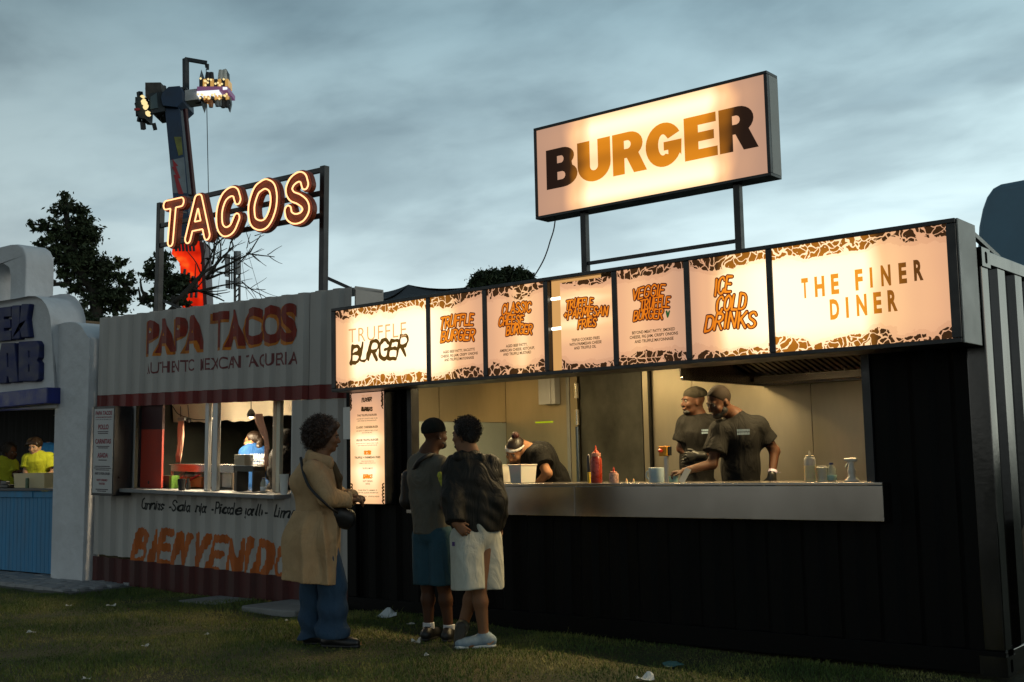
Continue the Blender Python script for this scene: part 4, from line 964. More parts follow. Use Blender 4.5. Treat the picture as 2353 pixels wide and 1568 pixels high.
# canopy inside: sagging cream sheet
def sagsheet(nm, x0, x1, y0, y1, zf, m, par, nx=24, ny=10, M=None):
    V = []; F = []
    for j in range(ny+1):
        for i in range(nx+1):
            x = x0+(x1-x0)*i/nx; y = y0+(y1-y0)*j/ny; V.append((x, y, zf(x, y)))
    for j in range(ny):
        for i in range(nx): a = j*(nx+1)+i; F.append((a, a+1, a+nx+2, a+nx+1))
    b = MB(M); b.add(V, F); return b.build(nm, m, par, smooth=True)
M_CANV = mat('cream tent canvas', (0.66, 0.60, 0.47), 0.85, noise=(3, 0.12), bump=(10, 0.25, 0.02))
sagsheet('canopy_lining', -4.3, -0.1, 0.20, 0.95, lambda x, y: 2.10+0.03*math.sin((y-0.2)*4)+0.012*math.sin(x*7+y*3)+0.008*math.sin(x*17+1), M_CANV, TC, M=TM)
sagsheet('canopy_valance', -4.3, -0.1, 0.96, 0.99, lambda x, y: 2.12-(y-0.96)*(9.0-(1.6 if x > -2.6 else 0))+0.010*math.sin(x*9)+0.008*math.sin(x*23), M_CANV, TC, nx=80, ny=2, M=TM)
sagsheet('canopy_lining', -4.3, -0.1, 1.0, 2.3, lambda x, y: 2.16+0.02*math.sin(x*6), M_CANV, TC, M=TM)
# aluminium uprights in the hatch
for a, b in ((-2.335, -2.275), (-2.20, -2.115)):
    t = TB(); t.box((a, 0.04, 1.066), (b, 0.09, 2.03)); t.build('hatch_upright', M_ALU, TC, bevel=0.006)
t = TB(); t.box((-1.42, 0.235, 1.067), (-1.365, 0.275, 2.04)); t.build('tent_leg', mat('peach painted leg', (0.62, 0.45, 0.30), 0.5), TC, bevel=0.005)
t = TB(); t.box((-1.35, 0.225, 1.067), (-1.29, 0.275, 2.1)); t.build('tent_leg', mat('cream painted leg', (0.66, 0.60, 0.46), 0.5), TC, bevel=0.005)
# painted lettering on the corrugation
M_GOLD = mat('orange gold vinyl', (0.55, 0.17, 0.012), 0.5, 0.0, spec=.3, noise=(5, 0.45, 3))
M_OXR = mat('oxide red vinyl', (0.22, 0.018, 0.006), 0.5, 0.0, spec=.3, noise=(6, 0.35, 3))
def corr_text(txt, x0, x1, z0, h, m, off=0.003, bold=0.03, name='painted_lettering'):
    t = MB(); put_text(t, txt, x0, z0, h, width=x1-x0, align='l', bold=bold); return project_text(t, PI_, DE_, PH_, off, TM, name, m, TC)
corr_text('PAPA', -3.495, -2.37, 2.622, 0.365, M_GOLD, 0.002, 0.065); corr_text('PAPA', -3.475, -2.35, 2.645, 0.365, M_OXR, 0.005, 0.045)
corr_text('TACOS', -2.235, -0.835, 2.622, 0.372, M_GOLD, 0.002, 0.065); corr_text('TACOS', -2.215, -0.815, 2.645, 0.372, M_OXR, 0.005, 0.045)
M_CRIM = mat('crimson vinyl', (0.13, 0.012, 0.014), 0.5)
corr_text('AUTHENTIC MEXICAN TAQUERIA', -3.46, -0.80, 2.388, 0.135, M_CRIM, 0.003, 0.012)
def corr_brush(txt, x0, x1, z0, h, r0, m, seed, shear, jit, sx, gap, tilt=0.0, step=0.006, rough=0.3):
    ln, w = strokes(txt, 1.0, sx, shear, gap, jit=jit, seed=seed); A = np.vstack(ln); k = (x1-x0)/np.ptp(A[:, 0]); a0 = A[:, 0].min()
    LL = [np.stack([x0+(P[:, 0]-a0)*k, z0+P[:, 1]*h+tilt*(P[:, 0]-a0)*k], 1) for P in ln]
    D, xs, zs, X, Z = stroke_field(LL, r0*2.6, step)
    D = D-r0*rough*np.sin(X*31+Z*7)*np.cos(Z*23)-r0*0.14*np.sin(X*140+Z*40)
    t = MB(); t.prism(contours(D, xs, zs, r0), 0.0, None); return project_text(t, PI_, DE_, PH_, 0.003, TM, 'painted_lettering', m, TC)
M_ORP = mat('orange brush paint', (0.46, 0.105, 0.010), 0.7, noise=(4, 0.25, 5))
corr_brush('BIENVENIDOS', -3.62, -0.50, 0.235, 0.345, 0.045, M_ORP, 4, 0.22, 0.05, 0.74, 0.30, tilt=-0.008, rough=0.15)
M_BKB = mat('black brush paint', (0.012, 0.012, 0.012), 0.7)
for wd, xa_, xb_, sd_ in (('Carnitas', 887, 1042, 2), ('.', 1062, 1072, 1), ('Salsa', 1098, 1214, 3), ('roja', 1232, 1312, 4), ('.', 1333, 1343, 1), ('Pico', 1375, 1450, 5), ('de', 1468, 1525, 6), ('gallo', 1545, 1676, 7), ('.', 1695, 1705, 1), ('Limes', 1732, 1905, 8)):
    qa = TP(xa_/2.7778, 1168); qb = TP(xb_/2.7778, 1168)
    corr_brush(wd, qa[0], max(qb[0], qa[0]+.02), 0.835, 0.115, 0.0100, M_BKB, sd_, 0.16, 0.03, 0.9, 0.13, step=0.0035, rough=0.12)

# black framed menu case on the left of the stall
MC = thing('menu_case', 'tall black case with a white menu at the left end of the white stall', 'menu board', tw(-4.05, -0.12, 0.95))
RD = ((220, 990), 6.8176); MX0 = TP(213, 1000, -.24)[0]; MX1 = TP(262, 1000, -.24)[0]; MZ0 = TP(207, 1138, -.24)[1]; MZ1 = TP(213, 935, -.24)[1]
def D8(cx, cy, y=-0.245): return TP((220+cx/6.8176)/1.0625, (990+cy/6.8176)/1.0625, y)
t = TB(); t.box((MX0, -0.24, MZ0), (MX1, 0.0, MZ1)); t.build('case', M_BLKMET, MC, bevel=0.005)
a = D8(30, 1500); b = D8(402, 45)
mx0, mx1, mz0, mz1 = MX0+0.035, MX1-0.012, MZ0+0.03, MZ1-0.03
t = TB(); t.box((mx0, -0.246, mz0), (mx1, -0.242, mz1)); t.build('menu_sheet', mat('white menu sheet', (0.42, 0.42, 0.42), 0.4), MC)
def lineD(txt, yb, hpx, frac, m, bold=0.03):
    c = (mx0+mx1)/2; W = (mx1-mx0)*frac; z = D8(210, yb)[1]; z2 = D8(210, yb-hpx)[1]; t = TB()
    if txt is None:            # print too small to read in the photograph: broken fine lines
        rn_ = random.Random(int(yb)); x_ = c-W/2
        while x_ < c+W/2-0.01: w_ = rn_.uniform(.012, .035); t.box((x_, -0.2485, z), (min(x_+w_, c+W/2), -0.2465, z2)); x_ += w_+.005
    else: put_text(t, txt, c-W/2, z, z2-z, width=W, align='l', y=-0.2485, bold=bold)
    t.build('lettering' if txt else 'fine_print', m, MC, kind=None if txt else 'stuff')
M_MR = mat('magenta red print', (0.25, 0.012, 0.035), 0.5); M_MK = mat('dark print', (0.03, 0.015, 0.03), 0.5)
for args in (('PAPA TACOS', 160, 66, .86, M_MR), ('AUTHENTIC MEXICAN TAQUERIA', 207, 20, .86, M_MR), ('Carnitas - Salsa roja - Pico de gallo - Limes', 240, 12, .84, M_MK), ('POLLO', 398, 82, .54, M_MR), (None, 446, 14, .58, M_MK), (None, 474, 14, .54, M_MK),
             ('CARNITAS', 636, 78, .82, M_MR), (None, 690, 14, .66, M_MK), (None, 716, 14, .5, M_MK), ('ASADA', 868, 78, .56, M_MR), (None, 918, 14, .42, M_MK),
             (None, 1022, 13, .8, M_MK), (None, 1052, 13, .88, M_MK), (None, 1082, 13, .7, M_MK), ('ANY 3 FOR £10.50', 1155, 42, .78, M_MK), ('SOFT DRINKS', 1262, 36, .56, M_MR), ('WATER', 1322, 36, .32, M_MR), (None, 1408, 15, .64, M_MK), (None, 1436, 15, .46, M_MK)): lineD(*args)
# ------------------------------------------------------------------ neon roof sign
NS = thing('neon_sign', 'tall neon sign of five glowing letters on a black frame above the white stall', 'neon sign', tw(-1.9, 0.08, 3.1))
for x in (-3.335, -0.475):
    t = TB(); t.box((x-0.035, 0.05, 2.6), (x+0.035, 0.12, 4.40)); t.build('post', M_BLKMET, NS, bevel=0.004)
    t = TB(); t.beam((x+0.02, 0.12, 3.25), (x+0.30, 0.5, 3.05), 0.03); t.build('stay', M_BLKMET, NS)
for z in (4.365, 4.125, 3.892):
    t = TB(); t.box((-3.298, 0.06, z-0.025), (-0.512, 0.10, z+0.025)); t.build('rail', M_BLKMET, NS, bevel=0.003)
NGL = {
 'T': [('l', [(0, 1), (1, 1)]), ('l', [(.5, 1), (.34, 0)])],
 'A': [('l', [(.0, 0), (.46, 1)]), ('l', [(.46, 1), (.56, 1)]), ('l', [(.56, 1), (1, 0)]), ('l', [(.22, .30), (.82, .30)])],
 'C': [('c', [(1.0, .76), (.86, .96), (.58, 1.0), (.26, .90), (.05, .66), (0.0, .40), (.08, .14), (.36, 0), (.72, .06), (.96, .30)])],
 'O': [('c', [(.5, 1.0), (.22, .90), (.03, .62), (0, .38), (.10, .12), (.42, 0), (.72, .06), (.94, .32), (1, .62), (.90, .88), (.66, 1.0), (.5, 1.0)])],
 'S': [('c', [(.92, .78), (.80, .95), (.55, 1.0), (.22, .92), (.06, .74), (.22, .57), (.60, .46), (.90, .32), (.98, .16), (.76, .02), (.40, 0), (.10, .10), (.02, .24)])],
}
M_NBACK = mat('deep amber letter tray', (0.24, 0.04, 0.007), 0.5, noise=(7, 0.3)); M_NEDGE = mat('letter return', (0.16, 0.02, 0.006), 0.4)
M_NEON = emit('neon tube', (1.0, 0.50, 0.22), 2.1)
cr_ = lambda cx, cy: ((300+cx/2.376)/1.0625, (100+cy/2.376)/1.0625)
for ch, b in (('T', (238, 890, 377, 1215)), ('A', (368, 862, 532, 1190)), ('C', (547, 823, 708, 1160)), ('O', (733, 773, 920, 1125)), ('S', (942, 728, 1110, 1090))):
    p = TP(*cr_(b[0], b[3]), -.1); q_ = TP(*cr_(b[2], b[1]), -.1); x0, z0 = p; x1, z1 = q_
    if ch == 'T': z0, z1 = 3.775, 4.355
    else: z0, z1 = 3.772, 4.345
    rr = 0.074; ls = []
    for ty, P in NGL[ch]:
        P = crv(P, 6) if ty == 'c' else np.array(P, float)
        ls.append(np.stack([x0+rr+P[:, 0]*(x1-x0-2*rr), z0+rr+P[:, 1]*(z1-z0-2*rr)], 1))
    D, xs, zs, X, Z = stroke_field(ls, 0.12, 0.006); SIMP[0] = 0.0012
    lt = TB(); lt.prism(contours(D.copy(), xs, zs, rr), -0.10, -0.05); lo = lt.build('letter', M_NBACK, NS)
    t = TB()
    for lp in contours(D.copy(), xs, zs, rr-0.004): t.tube([(a, -0.105, c) for a, c in lp], 0.0055, 5, closed=True)
    t.build('rim', M_NEDGE, lo)
    t = TB()
    for lp in contours(D.copy(), xs, zs, rr-0.024): t.tube([(a, -0.135, c) for a, c in lp], 0.0085, 7, closed=True)
    t.build('tube', M_NEON, lo, smooth=True)
    for zc in (0.25, 0.75):
        t = TB(); t.box((x0+(x1-x0)*.4, -0.03, z0+(z1-z0)*zc-.01), (x0+(x1-x0)*.4+.02, 0.06, z0+(z1-z0)*zc+.01)); t.build('bracket', M_BLKMET, lo)

# interior lamps of the taco stall
for i, (x, y) in enumerate(((-2.95, 0.62), (-2.25, 0.60))):
    p = tw(x, y, 1.93)
    lt = thing('pendant_lamp', ['small black pendant lamp behind the left part of the taco hatch', 'small black pendant lamp behind the right part of the taco hatch'][i], 'lamp', p)
    MB().cyl((p[0], p[1], p[2]+0.02), (p[0], p[1], p[2]+0.22), 0.006, n=6).build('cord', M_BLKMET, lt)
    MB().lathe((p[0], p[1], p[2]-0.05), [(0.045, 0), (0.05, 0.03), (0.03, 0.07), (0.012, 0.09)], 12, cap=False).build('shade', M_BLKMET, lt)
    MB().lathe((p[0], p[1], p[2]-0.075), [(0.004, 0), (0.022, 0.012), (0.025, 0.03), (0.015, 0.05)], 10).build('bulb', emit('bulb glow', (1, 0.72, 0.4), 9), lt)
    ld = bpy.data.lights.new('pendant_light', 'AREA'); ld.shape = 'DISK'; ld.size = 0.5; ld.energy = 36; ld.color = (1, 0.80, 0.52); lo = bpy.data.objects.new('pendant_light', ld); COL.objects.link(lo); lo.parent = lt; lo.location = (0, 0, -0.09)
    ld = bpy.data.lights.new('pendant_uplight', 'POINT'); ld.shadow_soft_size = 0.06; ld.energy = 22; ld.color = (1, 0.78, 0.5); lo = bpy.data.objects.new('pendant_uplight', ld); COL.objects.link(lo); lo.parent = lt; lo.location = (0, 0, -0.02)

# ================================================================== KEBAB STALL
K_ = lambda cx, cy, y=7.6: (lambda p: (p[0], p[2]))(on(cx/3.732/1.0625, (580+cy/3.732)/1.0625, 1, y))
KB = thing('plaster_stall', 'white plastered stall with a stepped gable, blue lettering and blue counter', 'food stall', (-14.2, 7.8, 0))
M_PLAS = mat('white lumpy plaster', (0.62, 0.62, 0.635), 0.85, noise=(2.2, 0.14, 7), bump=(9, 0.55, 0.03))
right = [(-12.97, 0.0), (-12.93, 1.2), (-12.90, 2.2), (-12.88, 2.95), (-12.93, 3.0), (-13.0, 3.06), (-13.08, 3.14), (-13.20, 3.19), (-13.34, 3.21), (-13.48, 3.215), (-13.57, 3.205)]
mid = [(-13.60, 3.22), (-13.61, 3.28), (-13.66, 3.38), (-13.73, 3.46), (-13.84, 3.54), (-13.98, 3.59), (-14.17, 3.61), (-14.42, 3.61), (-15.2, 3.63), (-16.9, 3.63)]
inner = [(-16.9, 2.25), (-13.66, 2.22), (-13.66, 1.2), (-13.69, 0.0)]
def plaster(name, loops, y0, y1, bev=0.05):
    o_ = MB().prism(loops, y0, y1).build(name, M_PLAS, KB)
    b = o_.modifiers.new('round', 'BEVEL'); b.width = bev; b.segments = 5; b.limit_method = 'ANGLE'; b.angle_limit = R(50); b.harden_normals = False
    o_.data.polygons.foreach_set('use_smooth', np.ones(len(o_.data.polygons), bool)); w = o_.modifiers.new('wn', 'WEIGHTED_NORMAL')
    return o_
plaster('wing_wall', [[(-13.69, 0), (-12.97, 0.0), (-12.93, 1.2), (-12.90, 2.2), (-12.88, 2.95), (-12.93, 3.0), (-13.0, 3.06), (-13.08, 3.14), (-13.20, 3.19), (-13.34, 3.21), (-13.48, 3.215), (-13.63, 3.205), (-13.66, 2.2)]], 7.60, 7.95, 0.075)
plaster('gable', [mid[::-1]+[(-13.63, 2.22), (-16.9, 2.25)]], 7.56, 7.93, 0.07)
plaster('arch', [[(-14.43, 3.59), (-14.42, 4.05), (-14.44, 4.20), (-14.52, 4.30), (-14.64, 4.36), (-14.86, 4.385), (-15.3, 4.39), (-15.62, 4.36), (-15.76, 4.26), (-15.8, 4.1), (-15.8, 3.59), (-15.44, 3.59), (-15.44, 3.95), (-15.38, 4.08), (-15.28, 4.13), (-15.0, 4.14), (-14.87, 4.08), (-14.82, 3.95), (-14.82, 3.59)]], 7.58, 7.98, 0.075)
MB().box((-16.9, 7.42, 2.20), (-13.53, 7.9, 2.40)).build('blue_lintel', mat('deep blue gloss beam', (0.008, 0.018, 0.17), 0.45, noise=(6, 0.4), bump=(30, 0.2)), KB, bevel=0.012)
# raised puffy blue letters
M_KBL = mat('ultramarine foam letters', (0.006, 0.012, 0.085), 0.6, noise=((4, 4, 9), 0.5, 6), bump=(60, 0.25, 0.006))
KL = {
 'E': [[(0, 640), (97, 628), (99, 718), (34, 722), (34, 748), (93, 744), (94, 822), (34, 826), (34, 852), (99, 848), (98, 935), (0, 944), (-70, 948), (-70, 648)]],
 'K': [[(101, 620), (176, 616), (178, 745), (190, 606), (267, 604), (245, 745), (266, 910), (192, 914), (178, 850), (178, 928), (102, 932)]],
 'A': [[(10, 965), (130, 961), (163, 1318), (84, 1326), (72, 1270), (62, 1270), (56, 1330), (-60, 1332), (-20, 1120)], [(60, 1060), (66, 1180), (74, 1180), (72, 1060)]],
 'B': [[(167, 950), (335, 940), (356, 975), (354, 1095), (336, 1118), (356, 1145), (352, 1290), (330, 1312), (166, 1312)], [(256, 1040), (257, 1095), (266, 1093), (265, 1038)], [(256, 1165), (257, 1222), (266, 1220), (265, 1163)]],
}
for ch, ls in KL.items():
    L2 = [[K_(p[0], p[1], 7.49) for p in l] for l in ls]
    o_ = MB().prism(L2, 7.49, 7.57).build('raised_letter', M_KBL, KB); orient(o_); b = o_.modifiers.new('b', 'BEVEL'); b.width = 0.018; b.segments = 3; b.limit_method = 'ANGLE'; b.angle_limit = R(30)
# blue boarded counter
CY = 7.80
M_KBLU = mat('sky blue boards', (0.04, 0.22, 0.42), 0.6, noise=((9, 9, 1.2), 0.25, 6), bump=((40, 40, 3), 0.2, 0.003))
x = -13.70
while x > -16.8:
    MB().box((x-0.098, CY, 0.07), (x-0.003, CY+0.02, 1.10)).build('board', M_KBLU, KB, bevel=0.003); x -= 0.101
MB().box((-16.8, CY-0.03, 1.03), (-14.49, CY-0.002, 1.115)).build('counter_rail', M_KBLU, KB, bevel=0.005)
MB().box((-14.485, CY-0.02, 1.03), (-13.70, CY-0.002, 1.112)).build('counter_rail', M_KBLU, KB, bevel=0.005)
MB().box((-16.8, CY-0.06, 1.117), (-13.68, CY+0.55, 1.15)).build('counter_top', mat('dark counter laminate', (0.03, 0.032, 0.04), 0.4), KB, bevel=0.004)
MB().box((-24, 10.3, 0), (-12.95, 10.34, 3.2)).build('back_wall', mat('near black drape', (0.012, 0.013, 0.014), 0.9, bump=((12, 1, 1), 0.5, 0.05)), KB)
MB().box((-24, 7.95, 2.62), (-12.95, 10.3, 2.66)).build('roof', M_BLKMET, KB)
MB().box((-12.99, 7.96, 0), (-12.95, 10.3, 3.0)).build('end_wall', M_BLKMET, KB)
sagsheet('canopy_lining', -16.6, -13.2, 9.2, 10.2, lambda x, y: 2.22-0.05*(y-9.2)+0.02*math.sin(x*5)-0.03*math.cos(x*2), M_CANV, KB)
MB().box((-15.06, 9.35, 0.1), (-15.0, 9.4, 2.2)).build('tent_leg', M_ALU, KB)
sagsheet('canopy_lining', -14.18, -13.85, 9.3, 9.36, lambda x, y: 0.0, M_CANV, KB, nx=2, ny=2) if False else None
cl = MB(); 
P0 = [(-14.10, 9.0, 2.05), (-13.75, 9.0, 2.1), (-13.7, 9.02, 1.5), (-14.12, 9.02, 1.5), (-14.2, 9.0, 1.75)]
cl.add(P0+[(p[0], p[1]+0.03, p[2]) for p in P0], [(0, 4, 3, 2, 1), (5, 6, 7, 8, 9), (0, 1, 6, 5), (1, 2, 7, 6), (2, 3, 8, 7), (3, 4, 9, 8), (4, 0, 5, 9)]); cl.build('curtain', mat('pale curtain', (0.45, 0.46, 0.36), 0.9), KB)
lp = thing('pendant_lamp', 'bare bulb lamp above the servers in yellow shirts', 'lamp', (-14.9, 8.45, 2.1))
MB().lathe((-14.9, 8.45, 2.06), [(0.004, 0), (0.025, 0.015), (0.028, 0.035), (0.014, 0.06)], 10).build('bulb', emit('bulb glow', (1, 0.72, 0.4), 9), lp)
MB().cyl((-14.9, 8.45, 2.12), (-14.9, 8.45, 2.62), 0.006, n=6).build('cord', M_BLKMET, lp)
ld = bpy.data.lights.new('bulb_light', 'POINT'); ld.shadow_soft_size = 0.12; ld.energy = 26; ld.color = (1, 0.85, 0.5); lo = bpy.data.objects.new('bulb_light', ld); COL.objects.link(lo); lo.parent = lp; lo.location = (0.1, -0.1, -0.1)
# paving in front
PV = mk('pavement', *(lambda b: (np.array(b.V), b.F))(MB().box((-17.2, 6.95, -0.05), (-12.05, 8.0, 0.03))), mat('paving bed', (0.10, 0.10, 0.10), 0.95), None, kind='structure', loc=(-14.5, 7.4, -0.05))
blk = None; rn = random.Random(3); M_PAVE = mat('grey paving blocks', (0.30, 0.30, 0.31), 0.85, noise=(3.0, 0.3, 6), bump=(25, 0.4, 0.006))
meshes = []
for k in range(4):
    b = MB().box((-0.104, -0.052, 0), (0.104, 0.052, 0.024+0.003*k)); o_ = b.build('paving_block', M_PAVE, PV, bevel=None)
    me = o_.data; bpy.data.objects.remove(o_); 
    # recentre
    me2 = bpy.data.meshes.new('paving_block'); me2.from_pydata(b.V, [], b.F); me2.materials.append(M_PAVE); meshes.append(me2)
row = 0; y = 7.0
while y < 7.78:
    x = -15.35+(0.107 if row % 2 else 0)
    while x < -12.15-0.25*max(0, 7.2-y)*4:
        o_ = bpy.data.objects.new('paving_block', meshes[rn.randrange(4)]); COL.objects.link(o_); o_.parent = PV; FR[o_.name] = FR[PV.name]
        o_.location = (x+14.5+rn.uniform(-.002, .002), y-7.4, 0.05+0.028+rn.uniform(-.003, .003)); o_.rotation_euler = (rn.uniform(-.012, .012), rn.uniform(-.01, .01), rn.uniform(-.015, .015)); x += 0.214
    y += 0.108; row += 1
# concrete footing slabs under the taco stall
def slab(px0, py0, px1, py1, label, h=0.07):
    a = on(px0, py0, 2, 0); b = on(px1, py1, 2, 0); o_ = MB(); x0, x1 = sorted((a[0], b[0])); yf = min(a[1], b[1])
    o_.prism([[(x0, yf+0.04), (x0+0.05, yf), (x1-0.12, yf+0.01), (x1, yf+0.05), (x1-0.01, 7.72), (x0+0.02, 7.72)]], gz(x0, yf)-0.05, gz(x0, yf)+h, frame=lambda a_, b_, c_: (a_, c_, b_)); q_ = orient(o_.build('footing_slab', M_CONC, None, bevel=0.012)); tag(q_, label, 'concrete slab', 'concrete slabs under the white stall'); return q_
slab(402, 1384, 535, 1386, 'thin concrete slab half buried in turf under the middle of the white stall', 0.012)
slab(548, 1404, 700, 1412, 'thick pale concrete slab behind the ankles of the person in the long coat', 0.045)
# ================================================================== BEYOND THE STALLS
def leafmesh(C, size, rs, flat=0.6):
    """C: (n,3) centres -> pairs of leaf triangles/quads"""
    n = len(C); a = rs.normal(size=(n, 3)); a /= np.linalg.norm(a, axis=1)[:, None]; b = rs.normal(size=(n, 3)); b -= a*(a*b).sum(1)[:, None]; b /= np.linalg.norm(b, axis=1)[:, None]
    s = size*rs.uniform(0.6, 1.4, (n, 1)); a = a*s; b = b*s*0.42
    V = np.stack([C-a, C-b*1.0+a*0.1, C+a, C+b], 1).reshape(-1, 3); F = np.arange(4*n).reshape(n, 4); return V, F
def PX(px, py, dist, dd=0.0):
    p = far(px, py, dist); f = np.array([_fw[0], _fw[1], 0]); f /= np.linalg.norm(f); return p+f*dd
M_LEAF = mat('dusk foliage', (0.040, 0.060, 0.020), 0.8, noise=(1.3, 0.5, 3)); M_LEAF2 = mat('dark bush foliage', (0.035, 0.050, 0.018), 0.8, noise=(1.3, 0.5, 3)); M_BARK = mat('dark bark', (0.035, 0.030, 0.022), 0.9, bump=(20, 0.5))
def tree(name, label, cat, dist, blobs, trunk, branches, nleaf, size, seed, m=M_LEAF, sub=26, group=None):
    """blobs (px,py,rx,ry) in picture units at the tree's distance; foliage gathered in clumps inside them"""
    rs = np.random.RandomState(seed); k = dist/FPX; base = PX(trunk[0][0], trunk[0][1], dist); base[2] = -0.1
    t = thing(name, label, cat, tuple(base), group=group)
    tr = MB(); P = [base]+[PX(x, y, dist) for x, y in trunk[1:]]; P = crv(P, 5) if len(P) > 2 else np.array(P); tr.tube(P, np.linspace(trunk_r(dist), 0.05, len(P)), 7); tr.build('trunk', M_BARK, t, smooth=True)
    area = np.array([b[2]*b[3] for b in blobs], float); area /= area.sum(); CC = []
    br = MB()
    for b, w in zip(blobs, area):
        n = max(20, int(nleaf*w)); nc = max(4, int(sub*len(blobs)*w)); c0 = PX(b[0], b[1], dist)
        u = rs.normal(size=(nc, 3)); u /= np.linalg.norm(u, axis=1)[:, None]; u *= rs.uniform(0.25, 1.0, (nc, 1))**0.6
        cl = np.stack([u[:, 0]*b[2]*k, u[:, 1]*(b[2]+b[3])/2*k*0.8, u[:, 2]*b[3]*k], 1); RT = np.array([_r0, np.array([_fw[0], _fw[1], 0])/np.linalg.norm(_fw[:2]), (0, 0, 1.0)]); cw = c0+cl @ RT
        for q_ in cw[::2]:
            m_ = (c0+q_)/2+rs.normal(size=3)*0.05*b[3]*k; br.tube([c0-np.array([0, 0, b[3]*k*0.4]), m_, q_], [0.035, 0.02, 0.007], 4)
        idx = rs.randint(0, nc, n); r_ = 0.145*min(b[2], b[3])*k; CC.append(cw[idx]+rs.normal(size=(n, 3))*r_*np.array([1, 1, 0.7])*np.where(rs.rand(n, 1) < .16, 2.3, 1.0))
    for path in branches:
        pts = [PX(x, y, dist) for x, y in path]; br.tube(crv(pts, 4), np.linspace(0.05 if len(path) > 2 else 0.03, 0.012, len(crv(pts, 4))), 5)
    br.build('branches', M_BARK, t, smooth=True, kind='stuff')
    V, F = leafmesh(np.vstack(CC), size, rs); mk('crown', V, F, m, t, kind='stuff')
    return t
def trunk_r(d): return 0.14
tree('broadleaf_tree', 'tall dark leafy tree with a leaning top behind the plaster stall', 'tree', 24,
     [(150, 478, 30, 32), (108, 520, 36, 20), (160, 540, 50, 40), (195, 500, 26, 30), (200, 545, 34, 40), (140, 580, 52, 28), (100, 560, 30, 16), (190, 610, 58, 42), (150, 640, 26, 20), (240, 620, 40, 30), (275, 600, 18, 18), (288, 650, 22, 40), (230, 680, 50, 40), (270, 700, 32, 30), (200, 660, 40, 24)],
     [(225, 800), (222, 720), (190, 640), (165, 560), (150, 480)],
     [[(160, 652), (118, 655), (92, 672), (68, 684)], [(118, 655), (100, 645), (72, 668)], [(128, 650), (105, 640), (92, 645), (78, 636)], [(108, 645), (98, 650), (96, 638)], [(92, 648), (84, 655), (88, 640)], [(105, 655), (98, 642)]], 14000, 0.046, 5, sub=26)
tree('broadleaf_tree', 'slim sparse leafy tree between the neon sign posts and the tall tree', 'tree', 22,
     [(372, 595, 26, 18), (345, 625, 26, 20), (372, 640, 34, 34), (400, 660, 34, 30), (430, 650, 26, 22), (360, 685, 34, 24), (420, 690, 30, 16), (330, 690, 14, 10)],
     [(368, 760), (366, 700), (372, 640), (376, 590)],
     [[(370, 700), (330, 675), (322, 640)], [(335, 672), (325, 690), (318, 660)], [(385, 720), (420, 685), (458, 640), (480, 600)]], 4500, 0.042, 6, sub=20)
tree('bush', 'low dark bush showing over the right shoulder of the plaster stall', 'bush', 20, [(160, 735, 26, 18), (185, 725, 26, 18), (210, 745, 22, 16), (150, 755, 20, 16), (225, 760, 40, 30)], [(190, 850), (190, 780), (185, 740)], [], 9000, 0.04, 8, M_LEAF2)
tree('round_tree', 'rounded dark tree top over the fascia left of the roof sign', 'tree', 26, [(1150, 650, 60, 30), (1175, 632, 38, 18), (1120, 648, 36, 24), (1205, 648, 28, 22), (1090, 665, 26, 14), (1160, 690, 70, 34)], [(1155, 820), (1155, 740), (1158, 660)], [], 30000, 0.05, 9, sub=44)
# bare tree
bt_base = PX(440, 720, 21); bt_base[2] = -0.1
bt = thing('bare_tree', 'leafless tree with fine twigs rising behind the neon letters', 'tree', tuple(bt_base))
bm_ = MB(); rn = random.Random(12)
def limb(p, ang, L_, r_, d, out):
    n = 5; pts = [np.array(p, float)]
    for i in range(n): ang += rn.uniform(-0.16, 0.16); pts.append(pts[-1]+np.array([math.cos(ang), -math.sin(ang)])*L_/n)
    out.append((pts, r_))
    if d == 0: return
    for k in range(3 if d > 1 else 4):
        i = rn.randint(1, n); limb(pts[i], ang+rn.choice((-1, 1))*rn.uniform(0.3, 0.8), L_*rn.uniform(0.5, 0.75), r_*0.55, d-1, out)
outs = []
for p, a, L_, r_ in (((400, 700), 0.75, 130, 0.045), ((470, 640), 1.05, 100, 0.03), ((480, 625), 0.5, 95, 0.028), ((470, 640), 0.25, 85, 0.025), ((490, 610), 1.25, 70, 0.022), ((430, 670), 0.0, 130, 0.022)): limb(p, a, L_, r_, 2, outs)
trk = MB().tube(crv([bt_base, PX(405, 730, 21), PX(400, 700, 21)]), 0.07, 6).build('trunk', M_BARK, bt, smooth=True)
for pts, r_ in outs:
    yy = rn.uniform(-0.6, 0.6); bm_.tube([PX(p[0], p[1], 21, yy*0.3) for p in pts], np.linspace(r_, r_*0.45, len(pts)), 4)
bm_.build('branches', M_BARK, bt, smooth=True, kind='stuff')

